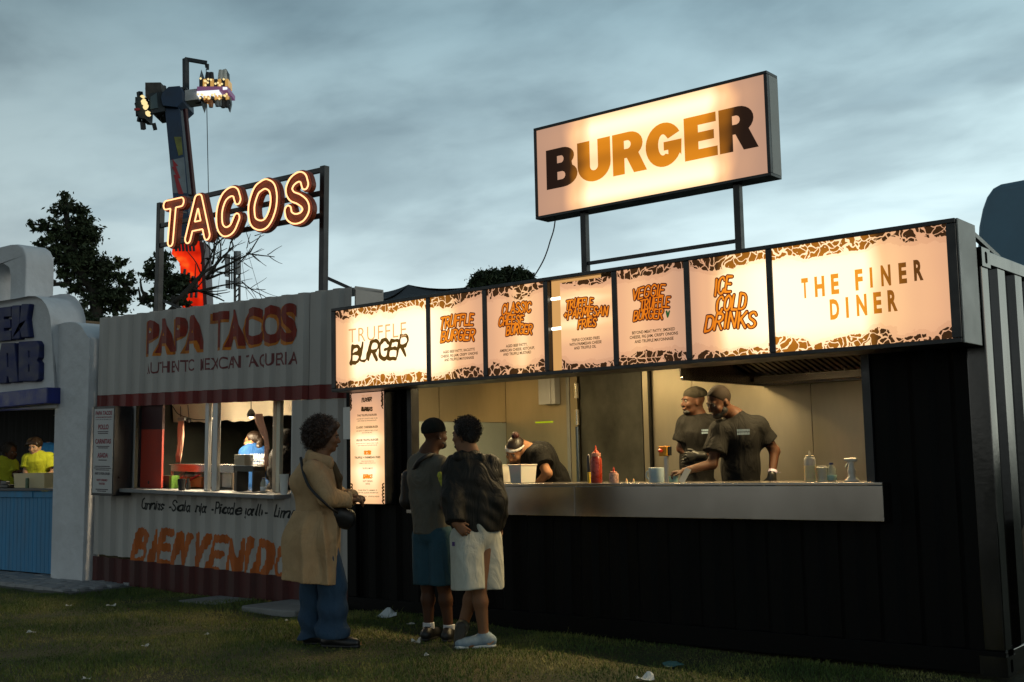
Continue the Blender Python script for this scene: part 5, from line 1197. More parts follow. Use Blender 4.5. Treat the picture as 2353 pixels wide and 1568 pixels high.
# ------------------------------------------------------------------ thrill ride
RDI = 75.0; KR = RDI/FPX
RC_ = ((310, 130), 4.4786)
def RZ(cx, cy, dd=0.0): return PX((310+cx/4.4786)/1.0625, (130+cy/4.4786)/1.0625, RDI, dd)
_f2 = np.array([_fw[0], _fw[1], 0])/np.linalg.norm(_fw[:2])
ride_base = PX(455, 740, RDI); ride_base[2] = 0
RI = thing('fairground_ride', 'tall fairground swing ride with a dark blue arm and lit gondolas above the neon sign', 'fairground ride', tuple(ride_base))
M_RB = mat('ride dark blue steel', (0.010, 0.035, 0.085), 0.5, noise=(0.6, 0.5, 5)); M_RG = mat('ride pale panel', (0.20, 0.24, 0.27), 0.6, noise=(1, 0.3)); M_RR = mat('ride red paint', (0.35, 0.015, 0.02), 0.5)
M_RDK = mat('ride dark machinery', (0.018, 0.028, 0.036), 0.6, noise=(1, 0.5)); M_RY = mat('ride yellow green airbrush', (0.18, 0.19, 0.04), 0.6, noise=(1.3, 0.6, 3)); M_RGL = emit('ride lamps', (1, 0.78, 0.36), 1.1); M_RGW = emit('ride white lamps', (0.92, 0.95, 1.0), 1.1)
def qd(mb, pts, d0, d1):   # polygon in crop pixels, with depth
    A = [RZ(x, y, d0) for x, y in pts]; B = [RZ(x, y, d1) for x, y in pts]; n = len(pts)
    mb.add(A+B, [tuple(range(n-1, -1, -1)), tuple(range(n, 2*n))]+[(i, (i+1) % n, n+(i+1) % n, n+i) for i in range(n)]); return mb
lo_x = lambda y: 460+(y-700)*(545-460)/(1568-700)
qd(MB(), [(460, 640), (612, 640), (700, 1568), (760, 2350), (620, 2350), (545, 1568), (515, 1215)], -0.9, 0.9).build('arm', M_RB, RI)
qd(MB(), [(515, 1215), (668, 1180), (700, 1568), (548, 1568)], -0.94, -0.905).build('arm_panel', M_RG, RI)
qd(MB(), [(548, 1570), (700, 1570), (740, 2050), (596, 2050)], -0.94, -0.905).build('arm_panel', M_RB, RI)
qd(MB(), [(612, 660), (640, 660), (735, 1568), (700, 1568)], -0.6, 0.6).build('arm_side', M_RG, RI)
qd(MB(), [(560, 960), (640, 960), (655, 1150), (610, 1165)], -0.93, -0.905).build('arm_artwork', M_RY, RI)
qd(MB(), [(545, 1200), (608, 1275), (580, 1275), (632, 1408), (606, 1408), (665, 1580), (610, 1580), (560, 1370), (585, 1370), (540, 1285), (560, 1285)], -0.97, -0.945).build('arrow_emblem', M_RR, RI)
MB().tube([RZ(662, 640, -0.5), RZ(755, 1568, -0.5), RZ(860, 2350, -0.5)], 0.16, 6).build('pipe', mat('dark maroon pipe', (0.06, 0.008, 0.012), 0.5), RI)
# lit red lower mast
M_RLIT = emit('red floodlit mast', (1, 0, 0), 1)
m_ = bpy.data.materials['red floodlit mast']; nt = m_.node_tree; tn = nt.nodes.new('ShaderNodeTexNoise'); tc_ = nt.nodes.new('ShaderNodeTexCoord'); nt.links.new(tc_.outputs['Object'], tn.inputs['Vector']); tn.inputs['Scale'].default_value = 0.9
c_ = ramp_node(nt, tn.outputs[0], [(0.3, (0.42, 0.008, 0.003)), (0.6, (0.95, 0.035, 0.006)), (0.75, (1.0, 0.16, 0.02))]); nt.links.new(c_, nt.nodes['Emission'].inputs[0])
q2 = lambda px, py, dd=0.0: PX(px, py, RDI, dd)
def q2d(mb, pts, d0, d1):
    A = [q2(x, y, d0) for x, y in pts]; B = [q2(x, y, d1) for x, y in pts]; n = len(pts)
    mb.add(A+B, [tuple(range(n-1, -1, -1)), tuple(range(n, 2*n))]+[(i, (i+1) % n, n+(i+1) % n, n+i) for i in range(n)]); return mb
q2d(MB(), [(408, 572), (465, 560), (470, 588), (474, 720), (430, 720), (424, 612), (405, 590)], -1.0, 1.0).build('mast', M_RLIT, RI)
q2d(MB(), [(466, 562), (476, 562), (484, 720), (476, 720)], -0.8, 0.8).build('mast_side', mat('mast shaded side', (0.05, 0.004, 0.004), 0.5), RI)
for k in range(6): q2d(MB(), [(412+k*8, 566), (417+k*8, 565), (419+k*8, 584), (414+k*8, 585)], -1.1, -1.02).build('mast_fin', M_RDK, RI)
for k in range(4): MB().beam(q2(428+k*11, 690, -1.06), q2(436+k*9, 625+k*8, -1.06), 0.12).build('mast_brace', M_RDK, RI)
# hub, machinery, platform
qd(MB(), [(455, 500), (520, 440), (640, 430), (665, 480), (672, 600), (610, 655), (460, 640), (440, 560)], -1.3, 1.3).build('hub', M_RB, RI)
qd(MB(), [(525, 432), (640, 418), (645, 440), (530, 452)], -0.6, 0.6).build('hub_cap', M_RDK, RI)
qd(MB(), [(248, 372), (415, 370), (426, 470), (300, 560), (250, 520)], -0.9, 0.9).build('access_platform', mat('dark mesh cage', (0.07, 0.065, 0.06), 0.8, noise=(2, 0.6)), RI)
for x in (215, 232): MB().beam(RZ(x, 378), RZ(x+14, 510), 0.14).build('railing', M_RDK, RI)
MB().beam(RZ(215, 380), RZ(415, 365), 0.12).build('railing', M_RDK, RI); MB().beam(RZ(410, 360), RZ(428, 480), 0.14).build('railing', M_RDK, RI)
qd(MB(), [(300, 500), (460, 480), (470, 690), (330, 715), (300, 620)], -1.1, 1.1).build('gearbox', M_RDK, RI)
qd(MB(), [(320, 545), (385, 500), (400, 660), (320, 675)], -1.2, -1.12).build('gearbox_panel', mat('teal grey panel', (0.06, 0.10, 0.12), 0.6), RI)
for x, y in ((350, 710), (400, 690), (440, 680), (425, 712)): qd(MB(), [(x-12, y-16), (x+12, y-20), (x+10, y+12), (x-10, y+14)], -0.6, 0.3).build('motor', M_RDK, RI)
# crane bracket on top
MB().beam(RZ(645, 400), RZ(642, 62), 0.30).build('jib_post', M_RDK, RI); MB().beam(RZ(632, 66), RZ(876, 108), 0.22).build('jib', M_RDK, RI); MB().beam(RZ(884, 120), RZ(884, 182), 0.12).build('jib_hook', M_RDK, RI); MB().beam(RZ(862, 118), RZ(868, 160), 0.1).build('jib_hook', M_RDK, RI)
qd(MB(), [(590, 398), (676, 398), (676, 420), (590, 420)], -0.5, 0.5).build('jib_base', M_RDK, RI)
MB().tube([RZ(866, 170), RZ(875, 700), RZ(892, 1568), RZ(905, 2400)], 0.025, 4).build('cable', M_RDK, RI)
# right gondola, people hanging
g_ = qd(MB(), [(668, 442), (808, 425), (808, 540), (668, 560)], -0.7, 0.7).build('gondola_arm', mat('pale lit arm', (0.40, 0.42, 0.42), 0.5), RI)
MB().beam(RZ(750, 540), RZ(806, 540), 0.16).build('gondola_pin', M_RDK, RI); MB().beam(RZ(805, 420), RZ(805, 545), 0.2).build('gondola_pin', M_RDK, RI)
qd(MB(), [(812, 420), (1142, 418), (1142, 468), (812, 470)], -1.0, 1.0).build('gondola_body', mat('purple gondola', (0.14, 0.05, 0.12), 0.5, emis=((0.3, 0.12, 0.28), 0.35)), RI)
qd(MB(), [(812, 474), (1052, 458), (1052, 500), (812, 514)], -1.05, 0.9).build('light_bar', M_RGW, RI)
qd(MB(), [(1095, 432), (1140, 432), (1140, 452), (1095, 458)], -1.12, -1.02).build('light_bar', M_RGW, RI)
rn = random.Random(5); M_SK = mat('far skin', (0.40, 0.17, 0.07), 0.6); M_SH = mat('far shoes', (0.6, 0.6, 0.55), 0.6); M_CLo = mat('far dark clothes', (0.04, 0.04, 0.045), 0.8)
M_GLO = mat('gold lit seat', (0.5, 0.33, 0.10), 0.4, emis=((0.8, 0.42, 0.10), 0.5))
for k in range(8):
    x = 828+k*40
    qd(MB(), [(x, 330), (x+30, 325), (x+34, 405), (x-2, 408)], -0.8, 0.2).build('seat', M_GLO if k % 2 else M_CLo, RI)
    qd(MB(), [(x+2, 500), (x+26, 498), (x+22, 545), (x+6, 550)], -0.8, 0.2).build('seat', M_GLO if k % 3 else M_CLo, RI)
for x, y0, y1, m in ((905, 330, 240, M_CLo), (945, 330, 240, M_CLo), (1045, 330, 215, M_SH), (1088, 330, 212, M_SH), (940, 540, 620, M_SK), (975, 540, 572, M_CLo), (1010, 540, 610, M_RG), (1045, 540, 610, M_RG), (1072, 540, 625, M_CLo), (1112, 540, 620, M_CLo), (888, 530, 568, M_SK)):
    MB().tube([RZ(x, y0, -0.5), RZ(x, (y0+y1)/2, -0.5), RZ(x+2, y1, -0.5)], [0.22, 0.18, 0.14], 6).build('leg', m, RI)
for pts in ([(820, 420), (818, 300), (828, 208), (850, 300), (838, 420)], [(1100, 420), (1085, 300), (1095, 195), (1120, 250), (1130, 420)], [(830, 515), (850, 600), (862, 662), (870, 600), (872, 515)], [(1105, 500), (1120, 600), (1135, 655), (1148, 580), (1140, 500)]):
    p = [RZ(x, y, -0.3) for x, y in pts]; MB().tube(p, 0.09, 5).build('leg_guard', M_RG, RI)
for k in range(26):
    x = 820+rn.random()*320; y = rn.choice((rn.uniform(340, 415), rn.uniform(505, 560))); p = RZ(x, y, -1.2)
    MB().lathe(tuple(p-np.array([0, 0, 0.1])), [(0.02, 0), (0.07, 0.05), (0.07, 0.10), (0.02, 0.14)], 6).build('lamp', M_RGL, RI)
# left gondola
qd(MB(), [(140, 528), (245, 525), (255, 600), (245, 760), (190, 755), (150, 690), (140, 620)], -0.9, 0.6).build('gondola_body', M_RDK, RI)
qd(MB(), [(135, 655), (180, 650), (200, 665), (175, 680), (135, 678)], -1.0, -0.92).build('gondola_badge', M_RR, RI)
for a, b, w in (((138, 425), (150, 530), 0.28), ((105, 545), (140, 620), 0.28), ((95, 655), (140, 655), 0.36), ((130, 750), (140, 690), 0.2), ((170, 740), (180, 835), 0.24), ((292, 770), (310, 838), 0.24)): MB().beam(RZ(*a), RZ(*b), w).build('gondola_leg', M_RDK, RI)
for k in range(34):
    t_ = rn.random(); x = 235+t_*75+rn.uniform(-14, 14); y = 540+t_*200+rn.uniform(-14, 14); p = RZ(x, y, -1.3)
    MB().lathe(tuple(p-np.array([0, 0, 0.1])), [(0.02, 0), (0.11, 0.06), (0.11, 0.12), (0.02, 0.18)], 6).build('lamp', M_RGL, RI)
# ------------------------------------------------------------------ phone mast
PMD = 60.0
pb = PX(545, 720, PMD); pb[2] = 0
AM = thing('phone_mast', 'slim grey phone mast with three antenna panels behind the neon sign', 'mast', tuple(pb))
c3_ = lambda cx, cy: PX((300+cx/2.376)/1.0625, (100+cy/2.376)/1.0625, PMD)
M_AN = mat('mast grey', (0.24, 0.25, 0.26), 0.7)
for x in (650, 676): MB().beam(c3_(x, 1640), c3_(x, 1220), 0.09).build('mast_leg', M_BLKMET, AM)
for k in range(8): MB().beam(c3_(650, 1630-k*34), c3_(676, 1600-k*34), 0.06).build('lattice', M_BLKMET, AM)
for x0, y0, x1, y1 in ((648, 1222, 680, 1355), (652, 1378, 678, 1424), (600, 1238, 613, 1368), (605, 1388, 615, 1436)):
    a = c3_(x0, y1); b = c3_(x1, y0); m_ = MB(); m_.beam((a+c3_(x1, y1))/2, (b+c3_(x0, y0))/2, np.linalg.norm(c3_(x1, y1)-a), 0.25); m_.build('antenna_panel', M_AN, AM)
for x in (618, 632, 644): MB().beam(c3_(x, 1440), c3_(x, 1250), 0.05).build('antenna_rod', M_BLKMET, AM)
for y in (1262, 1345, 1398): MB().beam(c3_(606, y), c3_(664, y), 0.06).build('antenna_arm', M_BLKMET, AM)
for (a, b) in (((690, 1275), (722, 1500)), ((716, 1200), (805, 1500)), ((565, 1330), (545, 1500))): MB().tube([c3_(*a), c3_(*b)], 0.012, 3).build('guy_wire', M_AN, AM)
# ------------------------------------------------------------------ black gazebo roof, tan crate, big blue tank
GD = 15.0
G = lambda px, py, dd=0.0: PX(px, py, GD, dd)
gz_ = thing('gazebo', 'black pitched gazebo roof peeping over the left end of the fascia', 'tent', (G(935, 760)[0], G(935, 760)[1], 0))
apex = G(935, 649, 0.2); bl = G(862, 700, -1.0); br_ = G(1075, 668, -0.3); bk = G(980, 690, 2.2); fr_ = G(905, 735, -1.8)
def sagtri(mb, a, b, c, n=8, sag=0.05):
    V = []; F = []; id_ = {}
    for i in range(n+1):
        for j in range(n+1-i):
            u, v = i/n, j/n; w = 1-u-v; p = a*w+b*u+c*v; p = p-np.array([0, 0, 1.0])*sag*4*(u*v+v*w+w*u)*0.7; id_[i, j] = len(V); V.append(p)
    for i in range(n):
        for j in range(n-i):
            F.append((id_[i, j], id_[i+1, j], id_[i, j+1]))
            if i+j < n-1: F.append((id_[i+1, j], id_[i+1, j+1], id_[i, j+1]))
    mb.add(V, F)
m_ = MB(); sagtri(m_, apex, bl, fr_); m_.build('canopy_panel', mat('black canopy cloth', (0.022, 0.022, 0.026), 0.8, bump=(8, 0.3, 0.02)), gz_, smooth=True)
m_ = MB(); sagtri(m_, apex, fr_, br_, sag=0.09); m_.build('canopy_panel', MATS['black canopy cloth'], gz_, smooth=True)
m_ = MB(); sagtri(m_, apex, br_, bk); m_.build('canopy_panel', MATS['black canopy cloth'], gz_, smooth=True)
m_ = MB(); sagtri(m_, apex, bk, bl); m_.build('canopy_panel', MATS['black canopy cloth'], gz_, smooth=True)
for c_ in (bl, fr_, br_, bk): MB().beam((c_[0], c_[1], 0), tuple(c_), 0.05).build('leg', M_BLKMET, gz_)
a = PX(192, 775, 16); b = PX(222, 740, 16)
c_ = MB(); c_.beam(PX(207, 740, 16.0), np.array([*PX(207, 740, 16.0)[:2], 2.2]), 0.20, 0.3); o_ = c_.build('crate', mat('tan plywood', (0.20, 0.13, 0.07), 0.8, noise=(3, 0.2)), None, bevel=0.01); tag(o_, 'tan plywood crate top seen between the plaster stall and the white stall', 'crate')
# blue inflatable-like tank at the right
TK = [(2245, 700), (2246, 590), (2250, 520), (2258, 480), (2268, 452), (2282, 432), (2300, 422), (2353, 412), (2450, 398), (2560, 392), (2560, 700)]
BTD = 15.5
A = [PX(x, y, BTD) for x, y in TK]; nb = len(A); V = []; F = []
back = 6; _td = PX(2300, 700, BTD)-np.array([0, 0, CAM_H]); _td[2] = 0; _td /= np.linalg.norm(_td)
for k in range(back+1):
    s = k/back; 
    for p, (x, y) in zip(A, TK):
        c0 = PX(2560, 700, BTD); sc = 1-0.12*s*s; V.append(c0+(p-c0)*sc+_td*3.0*s)
for k in range(back):
    for i in range(nb-1): F.append((k*nb+i, k*nb+i+1, (k+1)*nb+i+1, (k+1)*nb+i))
F.append(tuple(range(nb-1, -1, -1)))
V = np.array(V); bt_ = mk('storage_tank', V, F, mat('blue grey coated tank', (0.12, 0.22, 0.30), 0.55, noise=(1.5, 0.2)), None, smooth=False); tag(bt_, 'huge round shouldered blue grey tank behind the right end of the black container', 'tank')
b = bt_.modifiers.new('b', 'BEVEL'); b.width = 0.05; b.segments = 2
# edge of a pale object on the far right by the camera side
p0 = on(2352, 1500, 1, 7.3)
# ================================================================== SDF BODIES
def surface_nets(G, org, h):
    S = G < 0
    nx, ny, nz = G.shape
    c = np.zeros((nx-1, ny-1, nz-1), np.int8)
    for dx in (0, 1):
        for dy in (0, 1):
            for dz in (0, 1): c += S[dx:nx-1+dx, dy:ny-1+dy, dz:nz-1+dz]
    act = (c > 0) & (c < 8); I = np.argwhere(act); idx = -np.ones(act.shape, np.int64); idx[act] = np.arange(len(I))
    P = np.zeros((len(I), 3)); W = np.zeros(len(I)); i, j, k = I.T
    co = [(0, 0, 0), (1, 0, 0), (0, 1, 0), (1, 1, 0), (0, 0, 1), (1, 0, 1), (0, 1, 1), (1, 1, 1)]
    v = [G[i+a, j+b, k+d] for a, b, d in co]
    for a, b in ((0, 1), (2, 3), (4, 5), (6, 7), (0, 2), (1, 3), (4, 6), (5, 7), (0, 4), (1, 5), (2, 6), (3, 7)):
        m = (v[a] < 0) != (v[b] < 0); t = np.where(m, v[a]/(v[a]-v[b]+1e-20), 0)
        ca = np.array(co[a]); cb = np.array(co[b]); P += m[:, None]*(ca+(cb-ca)*t[:, None]); W += m
    P = (P/W[:, None]+I)*h+org
    F = []
    for ax in range(3):
        o = [0, 0, 0]; o[ax] = 1
        A = S[:nx-o[0], :ny-o[1], :nz-o[2]]; B = S[o[0]:, o[1]:, o[2]:]
        d = A != B; u, w = [(1, 2), (2, 0), (0, 1)][ax]
        E_ = np.argwhere(d); E_ = E_[(E_[:, u] > 0) & (E_[:, w] > 0) & (E_[:, u] < G.shape[u]-1) & (E_[:, w] < G.shape[w]-1)]
        def g(du, dw):
            q = E_.copy(); q[:, u] += du; q[:, w] += dw; return idx[q[:, 0], q[:, 1], q[:, 2]]
        q = np.stack([g(-1, -1), g(0, -1), g(0, 0), g(-1, 0)], 1); fl = A[E_[:, 0], E_[:, 1], E_[:, 2]]
        q[~fl] = q[~fl][:, ::-1]; F.append(q)
    F = np.vstack(F); F = F[(F >= 0).all(1)]
    return P, F
class SDF:
    def __init__(s): s.p = []
    def cone(s, a, ra, b, rb, k=0.03, sq=None, fa=False, fb=False, sub=False): s.p.append(('c', np.array(a, float), ra, np.array(b, float), rb, k, sq, fa, fb, sub)); return s
    def ell(s, c, r, M=None, k=0.02, sub=False): s.p.append(('e', np.array(c, float), np.array(r, float), M, k, sub)); return s
    def inflate(s, d):
        o = SDF()
        for p in s.p: o.p.append((p[0], p[1], p[2]+d, p[3], p[4]+d)+tuple(p[5:]) if p[0] == 'c' else (p[0], p[1], p[2]+d)+tuple(p[3:]))
        return o
    def mesh(s, h, disp=None, cuts=()):
        lo = np.full(3, 1e9); hi = -lo
        def bb(p):
            if p[0] == 'c': r = max(p[2], p[4]); return np.minimum(p[1], p[3])-r, np.maximum(p[1], p[3])+r
            return p[1]-max(p[2]), p[1]+max(p[2])
        for p in s.p:
            if p[-1]: continue
            a, b = bb(p); lo = np.minimum(lo, a); hi = np.maximum(hi, b)
        lo = lo-3*h-0.02; hi = hi+3*h+0.02; n = np.ceil((hi-lo)/h).astype(int)+1
        G = np.full(n, 0.08, np.float32); ax = [lo[i]+np.arange(n[i])*h for i in range(3)]
        for p in s.p:
            a, b = bb(p); a = a-0.07; b = b+0.07
            sl = []
            for i in range(3): sl.append(slice(max(0, int((a[i]-lo[i])/h)), min(n[i], int((b[i]-lo[i])/h)+2)))
            sl = tuple(sl); X = ax[0][sl[0]][:, None, None]; Y = ax[1][sl[1]][None, :, None]; Z = ax[2][sl[2]][None, None, :]
            if p[0] == 'c':
                _, A, ra, B, rb, k, sq, fa, fb, sub = p; ab = B-A; L2 = ab@ab+1e-9
                px, py, pz = X-A[0], Y-A[1], Z-A[2]
                tt = (px*ab[0]+py*ab[1]+pz*ab[2])/L2; t = np.clip(tt, 0, 1)
                qx, qy, qz = px-t*ab[0], py-t*ab[1], pz-t*ab[2]
                if sq is not None:
                    nn, f = sq; m = (qx*nn[0]+qy*nn[1]+qz*nn[2])*(f-1); qx = qx+nn[0]*m; qy = qy+nn[1]*m; qz = qz+nn[2]*m
                d = np.sqrt(qx*qx+qy*qy+qz*qz)-(ra+(rb-ra)*t)
                if sq is not None and sq[1] > 1: d = d/(1+(sq[1]-1)*0.4)
                L_ = math.sqrt(L2)
                if fb: d = np.maximum(d, (tt-1)*L_)
                if fa: d = np.maximum(d, -tt*L_)
            else:
                _, c, r, M, k, sub = p; qx, qy, qz = X-c[0], Y-c[1], Z-c[2]
                if M is not None: qx, qy, qz = [qx*M[0, i]+qy*M[1, i]+qz*M[2, i] for i in range(3)]
                k0 = np.sqrt((qx/r[0])**2+(qy/r[1])**2+(qz/r[2])**2); k1 = np.sqrt((qx/r[0]**2)**2+(qy/r[1]**2)**2+(qz/r[2]**2)**2)+1e-6; d = k0*(k0-1)/k1
            g = G[sl]
            if sub: hh = np.clip(0.5-0.5*(g+d)/k, 0, 1); G[sl] = g*(1-hh)+(-d)*hh+k*hh*(1-hh)
            else: hh = np.clip(0.5+0.5*(g-d)/k, 0, 1); G[sl] = g*(1-hh)+d*hh-k*hh*(1-hh)
        X, Y, Z = np.meshgrid(*ax, indexing='ij', sparse=True)
        if disp is not None: G = G+disp(X, Y, Z).astype(np.float32)
        for nrm, off in cuts: G = np.maximum(G, (X*nrm[0]+Y*nrm[1]+Z*nrm[2]-off).astype(np.float32))
        return surface_nets(G, lo, h)
def folds(amp, f=1.0, seed=0, vert=0.35):
    rs = np.random.RandomState(seed); D = rs.normal(size=(5, 3)); D /= np.linalg.norm(D, axis=1)[:, None]; D[:, 2] *= vert; ph = rs.uniform(0, 6, 5); fr = np.array([14, 23, 31, 45, 60])*f
    def fn(X, Y, Z):
        w = 0.6*np.sin(9*Z+3*X+ph[0])
        return amp*(sum(np.sin(fr[i]*(D[i, 0]*X+D[i, 1]*Y+D[i, 2]*Z)+ph[i]+w)*(1.0, .8, .6, .4, .25)[i] for i in range(5)))/2.0
    return fn
_F2 = np.array([_fw[0], _fw[1], 0]); _F2 /= np.linalg.norm(_F2); ZV = np.array([0, 0, 1.0])
class Pose:
    """joints given by where they show in the picture plus a real depth offset from the person's own upright plane"""
    def __init__(s, loc): s.loc = np.array([loc[0], loc[1], 0.0]); s.d = s.loc@_F2
    def __call__(s, px, py, off=0.0):
        r = ray(px, py); t = (s.d-off)/(r@_F2); return np.array([0, 0, CAM_H])+r*t
    def s(s_, px): return px*s_.d/FPX
def rotz(a): c, s = math.cos(a), math.sin(a); return np.array([[c, -s, 0], [s, c, 0], [0, 0, 1.0]])
def headM(face, pitch=0.0, roll=0.0):
    """columns right, forward, up; face = horizontal direction vector"""
    f = np.array([face[0], face[1], 0.0]); f /= np.linalg.norm(f); r = np.cross(f, ZV); u = ZV
    f2 = f*math.cos(pitch)+u*math.sin(pitch); u2 = -f*math.sin(pitch)+u*math.cos(pitch)
    r3 = r*math.cos(roll)+u2*math.sin(roll); u3 = -r*math.sin(roll)+u2*math.cos(roll)
    return np.stack([r3, f2, u3], 1)
def facing(deg):   # 0 = towards picture right, 90 = straight away from camera, 180 = left, 270 = at the camera
    return _r0*math.cos(R(deg))+_F2*math.sin(R(deg))
def add_head(b, c, M, sc=1.0):
    T = lambda x, y, z: c+M@(np.array([x, y, z])*sc)
    e = lambda x, y, z, r, k=0.015, sub=False: b.ell(T(x, y, z), np.array(r)*sc, M, k, sub)
    e(0, -.014, .032, (.075, .094, .086)); e(0, .028, -.032, (.060, .060, .082), .03)
    b.cone(T(-.034, .03, -.082), .024*sc, T(.034, .03, -.082), .024*sc, .03); e(0, .064, -.096, (.024, .020, .017), .02)
    b.cone(T(-.034, .076, .020), .012*sc, T(.034, .076, .020), .012*sc, .012)
    for s in (-1, 1):
        e(s*.031, .094, .002, (.015, .013, .011), .010, True)
        e(s*.042, .062, -.030, (.022, .022, .020), .02); e(s*.074, -.008, -.014, (.010, .019, .030), .006)
    b.cone(T(0, .086, .006), .007*sc, T(0, .106, -.030), .012*sc, .010); e(0, .096, -.035, (.019, .012, .009), .008)
    e(0, .086, -.060, (.024, .012, .006), .005); e(0, .086, -.071, (.021, .012, .006), .005)
def hand(b, wrist, d, up, side, L_=0.17, curl=0.5, spread=1.0):
    """wrist point, direction along the palm, palm normal (back of hand), side = +1/-1 where the thumb leaves"""
    d = np.array(d, float); d /= np.linalg.norm(d); up = np.array(up, float); up -= d*(up@d); up /= np.linalg.norm(up); s = np.cross(d, up)*side; k = L_/0.18
    P = lambda a, c, e_: wrist+(d*a+s*c+up*e_)*k
    b.cone(P(0, 0, 0), .026*k, P(.075, 0, 0), .030*k, .012, sq=(up, 1.9))
    b.cone(P(.03, .022, 0), .013*k, P(.082, .030, 0), .012*k, .008); b.cone(P(.03, -.022, 0), .012*k, P(.080, -.030, 0), .011*k, .008)
    for i, (c, ln) in enumerate(((.033, .064), (.012, .074), (-.011, .068), (-.032, .052))):
        a0 = P(.082-abs(c)*.15, c, 0); cc = curl+0.12*i; dd = d*math.cos(cc*.5)-up*math.sin(cc*.5)+s*c*1.5*spread; dd /= np.linalg.norm(dd)
        a1 = a0+dd*ln*.45*k; dd = d*math.cos(cc*1.2)-up*math.sin(cc*1.2)+s*c*1.2*spread; dd /= np.linalg.norm(dd); a2 = a1+dd*ln*.32*k
        dd = d*math.cos(cc*1.9)-up*math.sin(cc*1.9); a3 = a2+dd*ln*.26*k
        b.cone(a0, .0092*k, a1, .0088*k, .003); b.cone(a1, .0088*k, a2, .0080*k, .003); b.cone(a2, .0080*k, a3, .0070*k, .003)
    t0 = P(.022, .026, -.004); t1 = P(.052, .052, -.014); t2 = P(.080, .060, -.024); b.cone(t0, .014*k, t1, .0105*k, .006); b.cone(t1, .0105*k, t2, .0085*k, .004)
SKIN = {'dark': (0.075, 0.030, 0.014), 'mid': (0.20, 0.095, 0.048), 'warm': (0.33, 0.155, 0.075), 'light': (0.45, 0.26, 0.165)}
def skin(k): return mat('skin '+k, SKIN[k], 0.62, sub=0.12, noise=(24, 0.10), bump=(160, 0.06, 0.001), spec=0.3)
M_EYE = mat('eye white', (0.14, 0.125, 0.11), 0.6); M_IRIS = mat('dark iris', (0.01, 0.006, 0.004), 0.4)
M_DKLIP = None
def cloth(name, col, s=260, rough=0.9, b=0.25):
    """woven cloth: fine weave plus soft creases"""
    new = name not in MATS; m = mat(name, col, rough, noise=(7, 0.16, 6), bump=(s, b, 0.002), spec=0.2)
    if new:
        nt = m.node_tree; N = nt.nodes; L = nt.links; tc = [n for n in N if n.type == 'TEX_COORD'][0]; bp = [n for n in N if n.type == 'BUMP'][0]
        mp = N.new('ShaderNodeMapping'); L.new(tc.outputs['Object'], mp.inputs[0]); mp.inputs['Scale'].default_value = (7, 7, 3.0); mp.inputs['Rotation'].default_value = (0.3, 0.5, 0.2)
        t = N.new('ShaderNodeTexNoise'); L.new(mp.outputs[0], t.inputs['Vector']); t.inputs['Scale'].default_value = 1; t.inputs['Detail'].default_value = 3; t.inputs['Distortion'].default_value = 1.6
        rd = N.new('ShaderNodeValToRGB'); L.new(t.outputs[0], rd.inputs[0]); e_ = rd.color_ramp.elements; e_[0].position = .38; e_[1].position = .62
        b2 = N.new('ShaderNodeBump'); L.new(rd.outputs[0], b2.inputs['Height']); b2.inputs['Strength'].default_value = 0.42; b2.inputs['Distance'].default_value = 0.022; L.new(b2.outputs[0], bp.inputs['Normal'])
    return m
